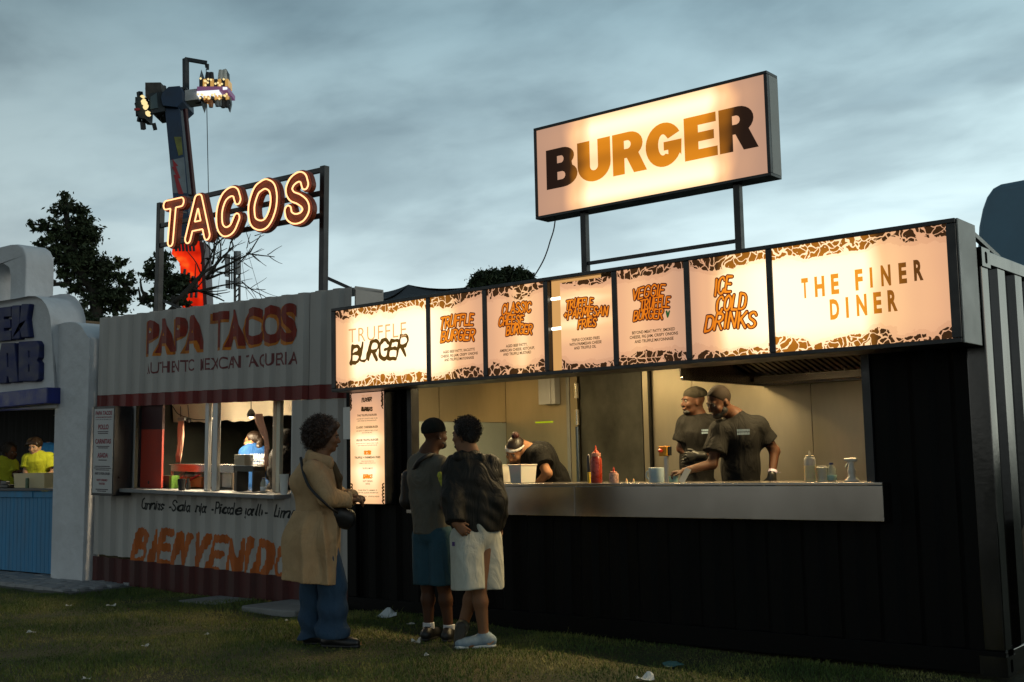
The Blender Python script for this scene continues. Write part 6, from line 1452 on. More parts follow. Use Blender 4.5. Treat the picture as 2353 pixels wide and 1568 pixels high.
def person(label, loc, J, face, body_face, skin_k, head, hp=(0.0, 0.0), hsc=1.0, h=0.0085, group=None, slim=1.0, hands=True, hcurl=0.6, beard=None):
    """J: dict of joints (world). returns thing, body SDF, head centre, head matrix"""
    t = thing('person', label, 'person', (loc[0], loc[1], gz(loc[0], loc[1]) if loc[1] < 7.7 else 0.0), group=group)
    b = SDF(); k = slim; bf = np.array(body_face)
    M = headM(face, *hp); hc = np.array(head)
    add_head(b, hc, M, hsc)
    b.cone(J['neck'], .060*k, hc+M@np.array([0, -.025, -.06])*hsc, .056*k, .03)
    b.cone(J['pelvis'], .135*k, J['waist'], .125*k, .05, sq=(bf, 1.30)); b.cone(J['waist'], .125*k, J['chest'], .150*k, .06, sq=(bf, 1.30))
    b.cone(J['chest'], .145*k, J['neck'], .075*k, .06, sq=(bf, 1.2))
    b.cone(J['chest']*.3+J['shl']*.7, .070*k, J['shl'], .060*k, .05); b.cone(J['chest']*.3+J['shr']*.7, .070*k, J['shr'], .060*k, .05); b.cone(J['shl'], .058*k, J['shr'], .058*k, .05)
    for s in 'lr':
        b.cone(J['sh'+s], .052*k, J['el'+s], .042*k, .025); b.cone(J['el'+s], .042*k, J['wr'+s], .027*k, .02)
        b.cone(J['hip'+s], .088*k, J['kn'+s], .058*k, .05); m = J['kn'+s]*.68+J['an'+s]*.32
        b.cone(J['kn'+s], .054*k, m, .056*k, .03); b.cone(m, .055*k, J['an'+s], .036*k, .03); b.cone(J['an'+s], .036*k, J['to'+s], .030*k, .03)
    if hands:
        for s, sd in (('l', 1), ('r', -1)):
            d = J.get('hd'+s, J['wr'+s]-J['el'+s]); d = d/np.linalg.norm(d); u = J.get('hu'+s, facing(90 if abs(d[2]) > .5 else 90)*1.0)
            if 'nohand'+s not in J: hand(b, J['wr'+s]+d*0.005, d, u, J.get('th'+s, sd), curl=J.get('cu'+s, hcurl))
    V, F = b.mesh(h); mk('body', V, F, skin(skin_k), t, smooth=True)
    T = lambda x, y, z: hc+M@(np.array([x, y, z])*hsc)
    for s in (-1, 1):
        e = MB(); ballm(e, T(s*.030, .0775, .0025), .0115*hsc, 10); eo = e.build('eye', M_EYE, t, smooth=True)
        e = MB(); ballm(e, T(s*.030, .0840, .0020), .0062*hsc, 8); e.build('iris', M_IRIS, eo, smooth=True)
        e = MB(); e.tube(crv([T(s*.014, .092, .0175), T(s*.030, .0925, .0225), T(s*.047, .080, .0175)]), .0032*hsc, 5); e.build('eyebrow', mat('black hair', (0.006, 0.005, 0.004), 0.7), t, smooth=True)
    e = MB(); e.tube(crv([T(-.022, .090, -.0655), T(-.008, .0985, -.0645), T(.008, .0985, -.0645), T(.022, .090, -.0655)]), .0022*hsc, 5); e.build('mouth_line', mat('lip shadow line', (0.05, 0.015, 0.012), 0.6), t, smooth=True)
    return t, b, hc, M
def ballm(mb, c, r, n=10):
    V = []; m = n//2+1
    for i in range(m+1):
        a = PI*i/m
        for j in range(n): t = 2*PI*j/n; V.append((c[0]+r*math.sin(a)*math.cos(t), c[1]+r*math.sin(a)*math.sin(t), c[2]+r*math.cos(a)))
    F = [(i*n+j, i*n+(j+1) % n, (i+1)*n+(j+1) % n, (i+1)*n+j) for i in range(m) for j in range(n)]; mb.add(V, F)
def part_sdf(s, name, m, t, h=0.0095, disp=None, cuts=(), label=None):
    V, F = s.mesh(h, disp, cuts); return mk(name, V, F, m, t, smooth=True, label=label)
def skirt_legs(J, r0, r1, endf, s, ex=0.0):
    """trouser / shorts legs: endf = fraction of hip->knee (<=1) or 1+fraction of knee->ankle"""
    for q_ in 'lr':
        hp_, kn, an = J['hip'+q_], J['kn'+q_], J['an'+q_]
        if endf <= 1: e = hp_+(kn-hp_)*endf; s.cone(hp_, r0, e, r1, .010, fb=True)
        else:
            e = kn+(an-kn)*(endf-1); s.cone(hp_, r0, kn, (r0+r1)/2, .012); s.cone(kn, (r0+r1)/2, e, r1, .012, fb=True)
    s.cone(J['pelvis']+ZV*0.06, r0*1.30, (J['hipl']+J['hipr'])/2+ZV*.05, r0*1.25, .03)
    return s
def tee(J, bf, inf, sleeve=0.55, hem=None, arm_r=.062, sl_end_r=.070):
    s = SDF()
    s.cone(J['pelvis'], .150+inf, J['waist'], .140+inf, .05, sq=(bf, 1.25)); s.cone(J['waist'], .140+inf, J['chest'], .158+inf, .06, sq=(bf, 1.25))
    s.cone(J['chest'], .152+inf, J['neck']-ZV*.035, .085+inf*.5, .06, sq=(bf, 1.15)); s.cone(J['shl'], .062+inf, J['shr'], .062+inf, .05)
    for q_ in 'lr':
        s.cone(J['chest']*.3+J['sh'+q_]*.7, .078+inf, J['sh'+q_], .064+inf, .05)
        if sleeve <= 1: s.cone(J['sh'+q_], arm_r+inf, J['sh'+q_]+(J['el'+q_]-J['sh'+q_])*sleeve, sl_end_r+inf, .03, fb=True)
        else:
            s.cone(J['sh'+q_], arm_r+inf, J['el'+q_], arm_r-.004+inf, .03); s.cone(J['el'+q_], arm_r-.004+inf, J['el'+q_]+(J['wr'+q_]-J['el'+q_])*(sleeve-1), sl_end_r-.02+inf, .03, fb=True)
    s.ell(J['neck']+ZV*.045, (.058, .058, .05), None, .02, True)
    return s
def hair_cap(c, M, hsc, name, m, t, r=(.080, .100, .092), off=(0, -.016, .036), lowf=-.03, back=True, disp=None, h=0.007, cutz=0.005, ext=0.0):
    s = SDF(); s.ell(c+M@(np.array(off)*hsc), np.array(r)*hsc+ext, M, .01)
    if back: s.ell(c+M@(np.array([0, -.045, -.012])*hsc), np.array([.066, .055, .062])*hsc+ext, M, .03)
    f = M[:, 1]; u = M[:, 2]; n = (f*.80-u*.60); n /= np.linalg.norm(n); p = c+M@(np.array([0, .045, cutz])*hsc)
    return part_sdf(s, name, m, t, h, disp, cuts=((n, float(n@p)),))
def shoe(t, an, to, m, name='shoe', h=0.008, sole=None, sc=1.0, zg=None):
    d = to-an; d[2] = 0; L_ = np.linalg.norm(d); d = d/(L_+1e-9); zg = zg if zg is not None else min(an[2]-.07, to[2]-.03)
    heel = np.array([an[0], an[1], zg])-d*.05*sc; toe = np.array([an[0], an[1], zg])+d*.19*sc; s = SDF(); side = np.cross(d, ZV)
    s.cone(heel+ZV*.045, .040*sc, toe+ZV*.036, .036*sc, .03, sq=(ZV, 1.0)); s.cone(heel+ZV*.05, .042*sc, np.array([an[0], an[1], zg+.095]), .044*sc, .03); s.cone(heel+d*.06+ZV*.06, .043*sc, toe-d*.05+ZV*.038, .040*sc, .03)
    o_ = part_sdf(s, name, m, t, h, cuts=((-ZV, -(zg+.012)),))
    b = SDF(); b.cone(heel+ZV*.012, .044*sc, toe+ZV*.012, .040*sc, .02); part_sdf(b, 'sole', sole or m, o_, h, cuts=((ZV, zg+.024), (-ZV, -(zg))))
    return o_
def curls(c, M, r, n, seed, m, t, size=0.018, name='curls', squash=None, cut=None, kind='stuff'):
    rs = np.random.RandomState(seed); V = []; F = []
    u = rs.normal(size=(n*2, 3)); u /= np.linalg.norm(u, axis=1)[:, None]
    if cut is not None: u = u[cut(u)]
    u = u[:n]
    for q_ in u:
        p = c+M@(q_*np.array(r)*rs.uniform(0.92, 1.06)); nn = M@(q_/np.array(r)); nn /= np.linalg.norm(nn); a = np.cross(nn, rs.normal(size=3)); a /= np.linalg.norm(a); b = np.cross(nn, a)
        ph = rs.uniform(0, 6); s = size*rs.uniform(.6, 1.2); pts = [p+nn*(s*1.2*k/5)+s*.45*(a*math.cos(ph+k*1.3)+b*math.sin(ph+k*1.3)) for k in range(6)]
        w = 0.0022; o0 = len(V)
        for k, pt in enumerate(pts): V += [pt-b*w, pt+b*w+a*w]
        F += [(o0+2*k, o0+2*k+1, o0+2*k+3, o0+2*k+2) for k in range(5)]
    return mk(name, np.array(V), np.array(F), m, t, kind=kind)
M_HAIR = mat('black curly hair', (0.010, 0.007, 0.005), 0.65, bump=(90, 0.6, 0.006)); M_HAIRB = mat('dark brown curly hair', (0.032, 0.014, 0.007), 0.6, bump=(90, 0.6, 0.006))
def bumpy(a, f): return lambda X, Y, Z: a*(np.sin(X*f+np.sin(Z*f*.7))*np.sin(Y*f*1.1+1)*np.sin(Z*f*.9+2)+.5*np.sin(X*f*2.1+Z*f)*np.sin(Y*f*1.9))

# ------------------------------------------------------------------ 1  person in the long tan coat
g = on(752, 1480, 2, 0.0); P = Pose(g); bf = facing(12)
J = dict(neck=P(736, 1050), chest=P(727, 1100), waist=P(728, 1172), pelvis=P(733, 1232), shr=P(718, 1076, .17), shl=P(742, 1068, -.17),
         elr=P(752, 1142, .20), wrr=P(803, 1148, .10), ell=P(778, 1142, -.16), wrl=P(812, 1142, -.02), hipr=P(738, 1245, .09), hipl=P(730, 1245, -.09),
         knr=P(762, 1350, .08), knl=P(722, 1352, -.10), anr=P(762, 1452, .07), anl=P(722, 1455, -.10), tor=P(795, 1470, .08), tol=P(757, 1472, -.09), hur=ZV, hul=ZV, thr=-1)
t1, b1, hc, M = person('person in a long tan coat and baggy jeans facing the glowing menu board', g, J, facing(8), bf, 'mid', P(750, 1004), hp=(-.10, 0), slim=.96)
hair = SDF(); hair.ell(hc+M@np.array([0, -.045, .035]), (.118, .125, .118), M, .03); hair.ell(hc+M@np.array([0, -.075, -.035]), (.105, .09, .085), M, .04); hair.ell(hc+M@np.array([0, .03, .082]), (.088, .075, .050), M, .03)
f_, u_ = M[:, 1], M[:, 2]; n_ = f_*.86-u_*.5; n_ /= np.linalg.norm(n_); p_ = hc+M@np.array([0, .062, .030]); n2 = f_*.3-u_*1.0; n2 /= np.linalg.norm(n2)
HR = part_sdf(hair, 'hair', M_HAIRB, t1, .008, bumpy(.007, 95), cuts=((n_, float(n_@p_)), (-u_, float(-u_@(hc+M@np.array([0, -.05, -.10]))))))
curls(hc+M@np.array([0, -.045, .030]), M, (.124, .130, .122), 1500, 3, M_HAIRB, HR, .026, cut=lambda u: (u[:, 1] < .35) | (u[:, 2] > .45))
curls(hc+M@np.array([0, -.06, -.03]), M, (.112, .105, .09), 500, 4, M_HAIRB, HR, .026, cut=lambda u: (u[:, 1] < .0))
J['hipr'] = P(742, 1245, .06); J['knr'] = P(764, 1350, .04); J['anr'] = P(764, 1452, .05)
coat = SDF()
coat.cone(P(724, 1100), .178, P(727, 1180), .172, .06, sq=(bf, 1.05)); coat.cone(P(730, 1078), .130, P(724, 1105), .178, .06)
coat.cone(J['shr']-ZV*.01, .082, J['shl']-ZV*.01, .082, .05); coat.cone(J['shr'], .082, J['elr'], .082, .03); coat.cone(J['elr'], .082, J['wrr'], .056, .03, fb=True)
coat.cone(J['shl'], .080, J['ell'], .078, .03); coat.cone(J['ell'], .078, J['wrl'], .056, .03, fb=True)
fd = folds(.020, .6, 3, .45); fd2 = folds(.006, 1.3, 8, .9)
th = lambda X, Y: np.arctan2((X-g[0])*_r0[0]+(Y-g[1])*_r0[1], (X-g[0])*_F2[0]+(Y-g[1])*_F2[1])
M_COAT = cloth('tan wool coat', (0.42, 0.275, 0.145), 300)
co = part_sdf(coat, 'coat', M_COAT, t1, .009, lambda X, Y, Z: fd(X, Y, Z)+fd2(X, Y, Z), cuts=((-ZV, float(-P(727, 1186)[2])),))
sk = SDF(); sk.cone(P(727, 1165), .165, P(724, 1240, .03), .215, .06); sk.cone(P(724, 1240, .03), .205, P(720, 1380, .05), .240, .06)
hemN = np.array([0, 0, -1.0])+_r0*(-.12); hemN /= np.linalg.norm(hemN); hp0 = P(718, 1334); q0 = P(779, 1300); nf = _r0-ZV*.03; nf /= np.linalg.norm(nf)
dsp = lambda X, Y, Z: fd(X, Y, Z)*.8+fd2(X, Y, Z)*.7+np.clip((1.14-Z)*.13, 0, .052)*(np.abs(np.sin(th(X, Y)*5.0+.9*np.sin(Z*3.3)))-.55)
part_sdf(sk, 'coat_skirt', M_COAT, co, .009, dsp, cuts=((hemN, float(hemN@hp0)), (nf, float(nf@q0)), (ZV, float(P(727, 1172)[2]))))
c = SDF(); c.cone(P(714, 1056, .11), .040, P(758, 1064, .10), .032, .02, sq=(ZV, .6)); c.cone(P(712, 1053, .08), .040, P(720, 1047, -.10), .036, .02, sq=(ZV, .6)); c.cone(P(720, 1048, -.10), .034, P(752, 1055, -.08), .028, .02, sq=(ZV, .6))
part_sdf(c, 'collar', M_COAT, co, .008)
l = SDF(); l.cone(P(764, 1068, .07), .030, P(779, 1098, .06), .026, .02); l.cone(P(779, 1098, .06), .026, P(780, 1130, .03), .02, .02); part_sdf(l, 'lapel', cloth('dark coat lining', (0.09, 0.06, 0.03)), co, .008)
cf = SDF(); cf.cone(P(797, 1148, .10), .064, P(808, 1148, .09), .062, .01, fa=True, fb=True); part_sdf(cf, 'cuff', M_COAT, co, .007)
jn = skirt_legs(J, .104, .128, 2.12, SDF()); fj0 = folds(.008, .8, 5, .5); fj = lambda X, Y, Z: fj0(X, Y, Z)+np.clip((.45-Z)*.05, 0, .016)*np.sin(Z*34+2*np.sin(X*7+Y*5))
part_sdf(jn, 'jeans', cloth('blue denim', (0.030, 0.060, 0.105), 350), t1, .010, fj)
for a, b in (('anr', 'tor'), ('anl', 'tol')): shoe(t1, J[a], J[b].copy(), mat('black shoe leather', (0.012, 0.012, 0.013), 0.4), zg=gz(g[0], g[1]))
strap = MB(); sp = [P(691, 1052, .13), P(697, 1085, .215), P(709, 1116, .245), P(727, 1138, .285), P(742, 1152, .29), P(760, 1168, .245), P(775, 1178, .16)]
pts = crv(sp, 6); strap.tube(pts, .012, 6); bag = thing('shoulder_bag', 'small black shoulder bag slung in front of the person in the tan coat', 'bag', tuple(P(790, 1185)))
strap.build('strap', mat('black strap webbing', (0.008, 0.008, 0.009), 0.6), bag, smooth=True)
b_ = SDF(); b_.cone(P(778, 1182, .06), .062, P(800, 1190, .02), .058, .03, sq=(ZV, .9)); b_.cone(P(782, 1198, .03), .05, P(796, 1204, .0), .045, .03); part_sdf(b_, 'bag_body', mat('black bag cloth', (0.010, 0.010, 0.011), 0.5, bump=(60, .3, .004)), bag, .010, folds(.006, 1.2, 2))

# ------------------------------------------------------------------ 2  man in dark knitted cap
g = on(1000, 1472, 2, gz(-6.8, 7.0)); P = Pose(g); bf = facing(70)
J = dict(neck=P(984, 1042), chest=P(985, 1095), waist=P(990, 1165), pelvis=P(997, 1222), shl=P(962, 1070, -.06), shr=P(1010, 1068, .10),
         ell=P(959, 1140, -.12), wrl=P(975, 1170, -.30), elr=P(1022, 1145, .12), wrr=P(1042, 1170, -.12), hipl=P(983, 1235, -.03), hipr=P(1012, 1235, .04),
         knl=P(983, 1345, -.04), knr=P(1020, 1345, .05), anl=P(985, 1445, -.04), anr=P(1032, 1450, .04), tol=P(1000, 1465, -.16), tor=P(1045, 1468, -.08))
t2, b2, hc, M = person('person in a dark knit cap, grey sweatshirt and denim shorts', g, J, facing(38), bf, 'mid' if False else 'dark', P(1000, 999), hp=(0.0, 0), slim=.94)
M_BLKKNIT = cloth('black knit', (0.010, 0.012, 0.010), 200)
cp = SDF(); cp.ell(hc+M@np.array([0, -.018, .042]), (.086, .106, .096), M, .01); n_ = -M[:, 2]+M[:, 1]*.10; n_ /= np.linalg.norm(n_)
part_sdf(cp, 'knit_cap', M_BLKKNIT, t2, .007, bumpy(.002, 120), cuts=((n_, float(n_@(hc+M@np.array([0, 0, .018])))),))
bd = SDF(); bd.ell(hc+M@np.array([0, .058, -.088]), (.050, .040, .030), M, .02); bd.ell(hc+M@np.array([.0, .035, -.07]), (.064, .045, .03), M, .02); part_sdf(bd, 'beard', mat('black hair', (0.006, 0.005, 0.004), .7), t2, .006, bumpy(.002, 200))
e = MB(); ballm(e, hc+M@np.array([.083, -.006, -.034]), .006, 8); e.build('earring', mat('silver', (.8, .8, .8), .2, 1.0), t2, smooth=True)
s = tee(J, bf, .010, sleeve=1.92, arm_r=.066, sl_end_r=.070); s.cone(P(990, 1150), .158, P(994, 1212), .158, .05, sq=(bf, 1.15))
sw = part_sdf(s, 'sweatshirt', cloth('charcoal grey jersey', (0.115, 0.108, 0.088), 280), t2, .0095, folds(.012, .8, 11), cuts=((-ZV, float(-P(990, 1226)[2])),))
# lime print down the right sleeve
def decal(t, pts, w, m, name='sleeve_print', n=3):
    q_ = SDF()
    for a, b in zip(pts[:-1], pts[1:]): q_.cone(a, w, b, w, .01)
    return part_sdf(q_, name, m, t, .007, bumpy(.004, 110))
decal(sw, [P(1013, 1092, .165), P(1021, 1112, .17), P(1029, 1134, .15), P(1036, 1150, .12)], .030, mat('lime print', (0.42, 0.44, 0.06), .8, noise=(60, .5, 3)))
sh = skirt_legs(dict(J, hipl=P(976, 1235, -.04), hipr=P(1016, 1235, .05)), .112, .120, .98, SDF()); part_sdf(sh, 'shorts', cloth('dark denim shorts', (0.030, 0.075, 0.105), 320), t2, .010, folds(.008, .9, 6, .4))
for a, b in (('anl', 'tol'), ('anr', 'tor')):
    sk = SDF(); sk.cone(J[a]+ZV*.05, .046, J[a]-ZV*.02, .048, .01, fa=True); part_sdf(sk, 'sock', cloth('white sock knit', (.55, .56, .58)), t2, .008)
    shoe(t2, J[a], J[b].copy(), mat('black trainer', (0.010, 0.010, 0.011), .45), zg=gz(g[0], g[1]))
for a in ('anl', 'anr'):
    tk = MB(); c0 = J[a]+ZV*.015-_F2*.050; tk.tube(crv([c0-_r0*.016+ZV*.002, c0-ZV*.006, c0+_r0*.004-ZV*.002, c0+_r0*.022+ZV*.010]), [.003, .004, .005, .0045, .004, .0035, .003, .003, .0025, .0025, .002, .002, .002, .002, .002, .002, .002, .002, .002, .002, .002, .002][:len(crv([(0, 0, 0)]*4))], 5); tk.build('tick_mark', M_BLKKNIT, t2)
bg_ = thing('shoulder_bag', 'black shoulder bag hanging left of the person in the knit cap', 'bag', tuple(P(940, 1120, -.1)))
m_ = MB(); pts = crv([P(992, 1044, .10), P(978, 1050, .15), P(962, 1062, .15), P(950, 1082, .06), P(943, 1105, -.06)], 6); m_.tube(pts, .020, 6); m_.build('strap', mat('black strap webbing', (0.008, 0.008, 0.009), .6), bg_, smooth=True)
b_ = SDF(); b_.cone(P(938, 1095, -.12), .055, P(940, 1150, -.15), .07, .03); b_.cone(P(955, 1150, -.2), .07, P(938, 1150, -.18), .07, .03); part_sdf(b_, 'bag_body', MATS['black bag cloth'], bg_, .011)

# ------------------------------------------------------------------ 3  man in black jacket, crossed legs
g = on(1092, 1487, 2, gz(-6.0, 6.7)); P = Pose(g); bf = facing(105)
J = dict(neck=P(1078, 1045), chest=P(1082, 1100), waist=P(1088, 1165), pelvis=P(1092, 1222), shl=P(1049, 1078, .02), shr=P(1120, 1076, -.02),
         ell=P(1041, 1150, .14), wrl=P(1046, 1204, .215), elr=P(1138, 1150, .02), wrr=P(1142, 1200, -.10), hipl=P(1072, 1238, .03), hipr=P(1118, 1238, -.03),
         knl=P(1080, 1350, .04), knr=P(1100, 1350, -.02), anl=P(1060, 1448, -.10), anr=P(1112, 1462, .02), tol=P(1056, 1482, -.04), tor=P(1080, 1485, .06),
         hdl=_r0*.75-ZV*.65, hul=-_F2, thl=-1, cul=.55)
J['knl'] = P(1092, 1345, -.06); J['knr'] = P(1100, 1345, .05)
t3, b3, hc, M = person('person in a bulky black jacket and pale shorts with crossed ankles', g, J, facing(150), bf, 'warm' if False else 'mid', P(1068, 1000), hp=(-.04, 0))
hr = SDF(); hr.ell(hc+M@np.array([0, -.020, .045]), (.092, .106, .094), M, .02); hr.ell(hc+M@np.array([0, -.06, -.01]), (.078, .06, .065), M, .03)
n_ = M[:, 1]*.86-M[:, 2]*.5; n_ /= np.linalg.norm(n_)
HR = part_sdf(hr, 'hair', M_HAIR, t3, .007, bumpy(.005, 120), cuts=((n_, float(n_@(hc+M@np.array([0, .055, .032])))),))
curls(hc+M@np.array([0, -.022, .042]), M, (.095, .108, .098), 1100, 9, M_HAIR, HR, .015, cut=lambda u: (u[:, 1] < .25) | (u[:, 2] > .5))
bd = SDF(); bd.ell(hc+M@np.array([0, .050, -.085]), (.050, .040, .026), M, .02); part_sdf(bd, 'beard', mat('black hair', (0.006, 0.005, 0.004), .7), t3, .006, bumpy(.002, 200))
s = tee(J, bf, .032, sleeve=1.96, arm_r=.066, sl_end_r=.064)
s.cone(P(1090, 1130), .188, P(1098, 1195), .182, .07, sq=(bf, 1.25)); s.cone(P(1126, 1090, -.03), .085, P(1136, 1175, 0), .09, .05)
def jf(X, Y, Z):
    u = X*_r0[0]+Y*_r0[1]; w = (u-Z*-.62); return .0085*np.sin(w*24+1.6*np.sin(Z*4+u*3))*(.55+.45*np.sin(Z*5+u*7+1))+.0045*np.sin(w*57+2.4*np.sin(Z*6))*(.5+.5*np.sin(Z*8-u*6))+.002*np.sin(Z*60+u*24)
jk = part_sdf(s, 'jacket', cloth('black waxed cotton', (0.014, 0.013, 0.0105), 160, .6), t3, .0095, jf, cuts=((-ZV, float(-P(1090, 1222)[2])),))
c = SDF(); c.cone(P(1052, 1052, .09), .036, P(1104, 1056, .06), .034, .02, sq=(ZV, .75)); c.cone(P(1050, 1052, .06), .034, P(1052, 1056, -.10), .032, .02, sq=(ZV, .75)); c.cone(P(1104, 1056, .06), .034, P(1100, 1058, -.10), .032, .02, sq=(ZV, .75)); part_sdf(c, 'collar', MATS['black waxed cotton'], jk, .008)
sh = skirt_legs(dict(J, hipl=P(1070, 1238, .07), hipr=P(1118, 1238, -.07), knl=P(1076, 1362, .09), knr=P(1122, 1360, -.07)), .122, .126, .93, SDF())

part_sdf(sh, 'shorts', cloth('pale stone cotton', (0.46, 0.46, 0.40), 260), t3, .0095, folds(.011, .7, 16, .35))
lb_ = MB(); q_ = P(1042, 1255, .17); lb_.beam(q_, q_+ZV*.03, .020, .004, up=_F2); lb_.build('pocket_label', mat('purple label', (0.05, 0.02, 0.12), .6), t3)
M_SNK = mat('pale blue trainer mesh', (0.20, 0.27, 0.33), .6, noise=(30, .25), bump=(150, .3, .002))
shoe(t3, J['anr'], J['anr']+(-_r0*.9-_F2*.2), M_SNK, sole=mat('white rubber', (.6, .62, .62), .5), zg=gz(g[0], g[1]))
for k in range(3):
    lc = MB(); q_ = J['anr']-_r0*(.045+.022*k)-ZV*(.020+.008*k)-_F2*.02; lc.tube([q_-_F2*.03, q_+ZV*.006, q_+_F2*.03], .0035, 5); lc.build('shoelace', mat('white lace', (.7, .7, .7), .7), t3)
lc = MB(); q_ = J['anr']+_r0*.045-ZV*.045-_F2*.052; lc.tube(crv([q_-_r0*.02-ZV*.004, q_-ZV*.008, q_+_r0*.03+ZV*.012]), .003, 4); lc.build('tick_mark', mat('orange tick', (.5, .2, .03), .6), t3)
# second shoe stands on its toe, sole to the camera
s = SDF(); a0 = P(1060, 1440, .0); a1 = P(1053, 1492, .03); s.cone(a0, .046, a1, .040, .02, sq=(_F2, 1.0)); s.cone(a0-_F2*-.05, .045, a0+_r0*.02, .042, .02)
so = part_sdf(s, 'shoe', mat('olive trainer', (0.10, 0.085, 0.05), .6, noise=(30, .3)), t3, .008)
s = SDF(); s.cone(a0-_F2*.045, .042, a1-_F2*.042, .036, .01, sq=(_F2, 2.6)); part_sdf(s, 'sole', mat('dark sole', (0.03, 0.022, 0.012), .6, noise=(40, .5)), so, .007, bumpy(.004, 160))
sk = SDF(); sk.cone(J['anl']+ZV*.03, .045, J['anl']-ZV*.005, .048, .01); part_sdf(sk, 'sock', MATS['white sock knit'], t3, .008)

# ------------------------------------------------------------------ kitchen crew
def stand_legs(J, P, px, py0, sp=14):
    z = 0.14; b0 = J['pelvis']
    for s, sg in (('l', -1), ('r', 1)):
        J['hip'+s] = b0+_r0*sg*.09-ZV*.06; J['kn'+s] = np.array([b0[0], b0[1], .55])+_r0*sg*.10; J['an'+s] = np.array([b0[0], b0[1], z+.08])+_r0*sg*.11; J['to'+s] = J['an'+s]-_F2*.12-ZV*.04
def workerbottom(t, J, m, zg=.14):
    part_sdf(skirt_legs(J, .105, .085, 1.9, SDF()), 'trousers', m, t, .012)
    for s in 'lr': shoe(t, J['an'+s], J['to'+s].copy(), mat('black shoe leather', (0.012, 0.012, 0.013), .4), h=.012, zg=zg)
M_TEE = cloth('black cotton tee', (0.0075, 0.007, 0.006), 240, .85); M_TRO = cloth('black trousers', (0.012, 0.012, 0.012))
# 4 leaning worker with white headband
g = on(1240, 1118, 1, 8.28); P = Pose(g)
bf = facing(215)
J = dict(neck=P(1206, 1035, .02), chest=P(1240, 1058), waist=P(1272, 1105, -.10), pelvis=P(1292, 1150, -.22), shr=P(1192, 1062, -.10), shl=P(1238, 1046, .17),
         ell=P(1258, 1088, .30), wrl=P(1230, 1116, .27), elr=P(1185, 1100, -.10), wrr=P(1200, 1125, .05), hul=ZV, hur=ZV, hdl=-_r0-ZV*.3)
stand_legs(J, P, 0, 0)
t4, b4, hc, M = person('person in a white headband and gold chain bending over a white tub', g, J, facing(232), bf, 'warm', P(1184, 1036, .06), hp=(-.55, .20), hsc=1.0, h=.009)
hr = hair_cap(hc, M, 1.0, 'hair', mat('dark brown straight hair', (0.022, 0.012, 0.007), .45, bump=((90, 90, 20), .5, .004)), t4, cutz=.038)
s = SDF(); s.ell(hc+M@np.array([0, -.045, .135]), (.036, .036, .032), M, .01); part_sdf(s, 'hair_bun', mat('reddish hair bun', (0.06, 0.014, 0.010), .6), t4, .006, bumpy(.004, 150))
s = SDF(); M2 = M; s.ell(hc+M@np.array([0, -.012, .045]), (.086, .108, .026), M, .01); part_sdf(s, 'headband', cloth('white headband', (.70, .66, .62), 120), t4, .006, bumpy(.002, 140))
s = SDF(); s.ell(hc+M@np.array([.03, -.115, .05]), (.018, .022, .016), M, .01); part_sdf(s, 'headband_knot', MATS['white headband'], t4, .006)
ch = MB(); pts = crv([hc+M@np.array([.065, -.02, -.055]), hc+M@np.array([.075, .02, -.11]), hc+M@np.array([.045, .07, -.20]), hc+M@np.array([.0, .085, -.225]), hc+M@np.array([-.04, .07, -.19]), hc+M@np.array([-.06, .02, -.11])], 8); ch.tube(pts, .0045, 6); ch.build('chain', mat('gold chain', (.75, .52, .2), .25, 1.0, bump=(400, .8, .003)), t4, smooth=True)
bd = SDF(); bd.ell(hc+M@np.array([0, .052, -.086]), (.046, .036, .024), M, .02); part_sdf(bd, 'beard', mat('short brown stubble', (0.05, 0.022, 0.010), .8), t4, .006, bumpy(.002, 200))
s = tee(J, bf, .012, sleeve=.62, arm_r=.064, sl_end_r=.078); part_sdf(s, 'tee_shirt', M_TEE, t4, .0095, folds(.007, .9, 21)); workerbottom(t4, J, M_TRO)
# 5 cook at the back with head wrap
g = on(1600, 1110, 1, 8.85); P_ = Pose(g); P = lambda x, y, o=0.0: P_(x, y-9, o); bf = facing(215)
J = dict(neck=P(1603, 968), chest=P(1600, 1005), waist=P(1602, 1075), pelvis=P(1604, 1120), shr=P(1578, 985, .0), shl=P(1640, 985, .05), elr=P(1566, 1040, -.02), wrr=P(1600, 1066, .12), ell=P(1650, 1050, .05), wrl=P(1606, 1056, .16),
         hul=-_F2, hur=-_F2, hdl=-_r0-ZV*.1, hdr=-_r0*.8+ZV*.1, cul=.7, cur=.8)
stand_legs(J, P, 0, 0)
t5, b5, hc, M = person('person in a black head wrap and gloves standing at the back of the kitchen', g, J, facing(198), bf, 'dark', P(1592, 932, .03), hp=(.0, .0), hsc=1.02, h=.009, hands=False)
s = SDF(); s.ell(hc+M@np.array([0, -.028, .055]), (.088, .112, .078), M, .01); n_ = -M[:, 2]-M[:, 1]*.18; n_ /= np.linalg.norm(n_); part_sdf(s, 'head_wrap', cloth('dark wrap cloth', (0.028, 0.024, 0.016), 200), t5, .007, folds(.004, 1.5, 31), cuts=((n_, float(n_@(hc+M@np.array([0, 0, .026])))),))
s = SDF(); s.ell(hc+M@np.array([0, .052, -.092]), (.048, .040, .026), M, .02)
for k in range(5): a = -.9+k*.42; s.cone(hc+M@np.array([.06*math.cos(a*1.1), -.055, -.02]), .016, hc+M@np.array([.07*math.cos(a*1.1), -.06, -.13]), .012, .01)
part_sdf(s, 'beard', mat('black hair', (0.006, 0.005, 0.004), .7), t5, .007, bumpy(.003, 160))
s = tee(J, bf, .010, sleeve=.72, arm_r=.068, sl_end_r=.086); part_sdf(s, 'tee_shirt', M_TEE, t5, .0095, folds(.007, .9, 22))
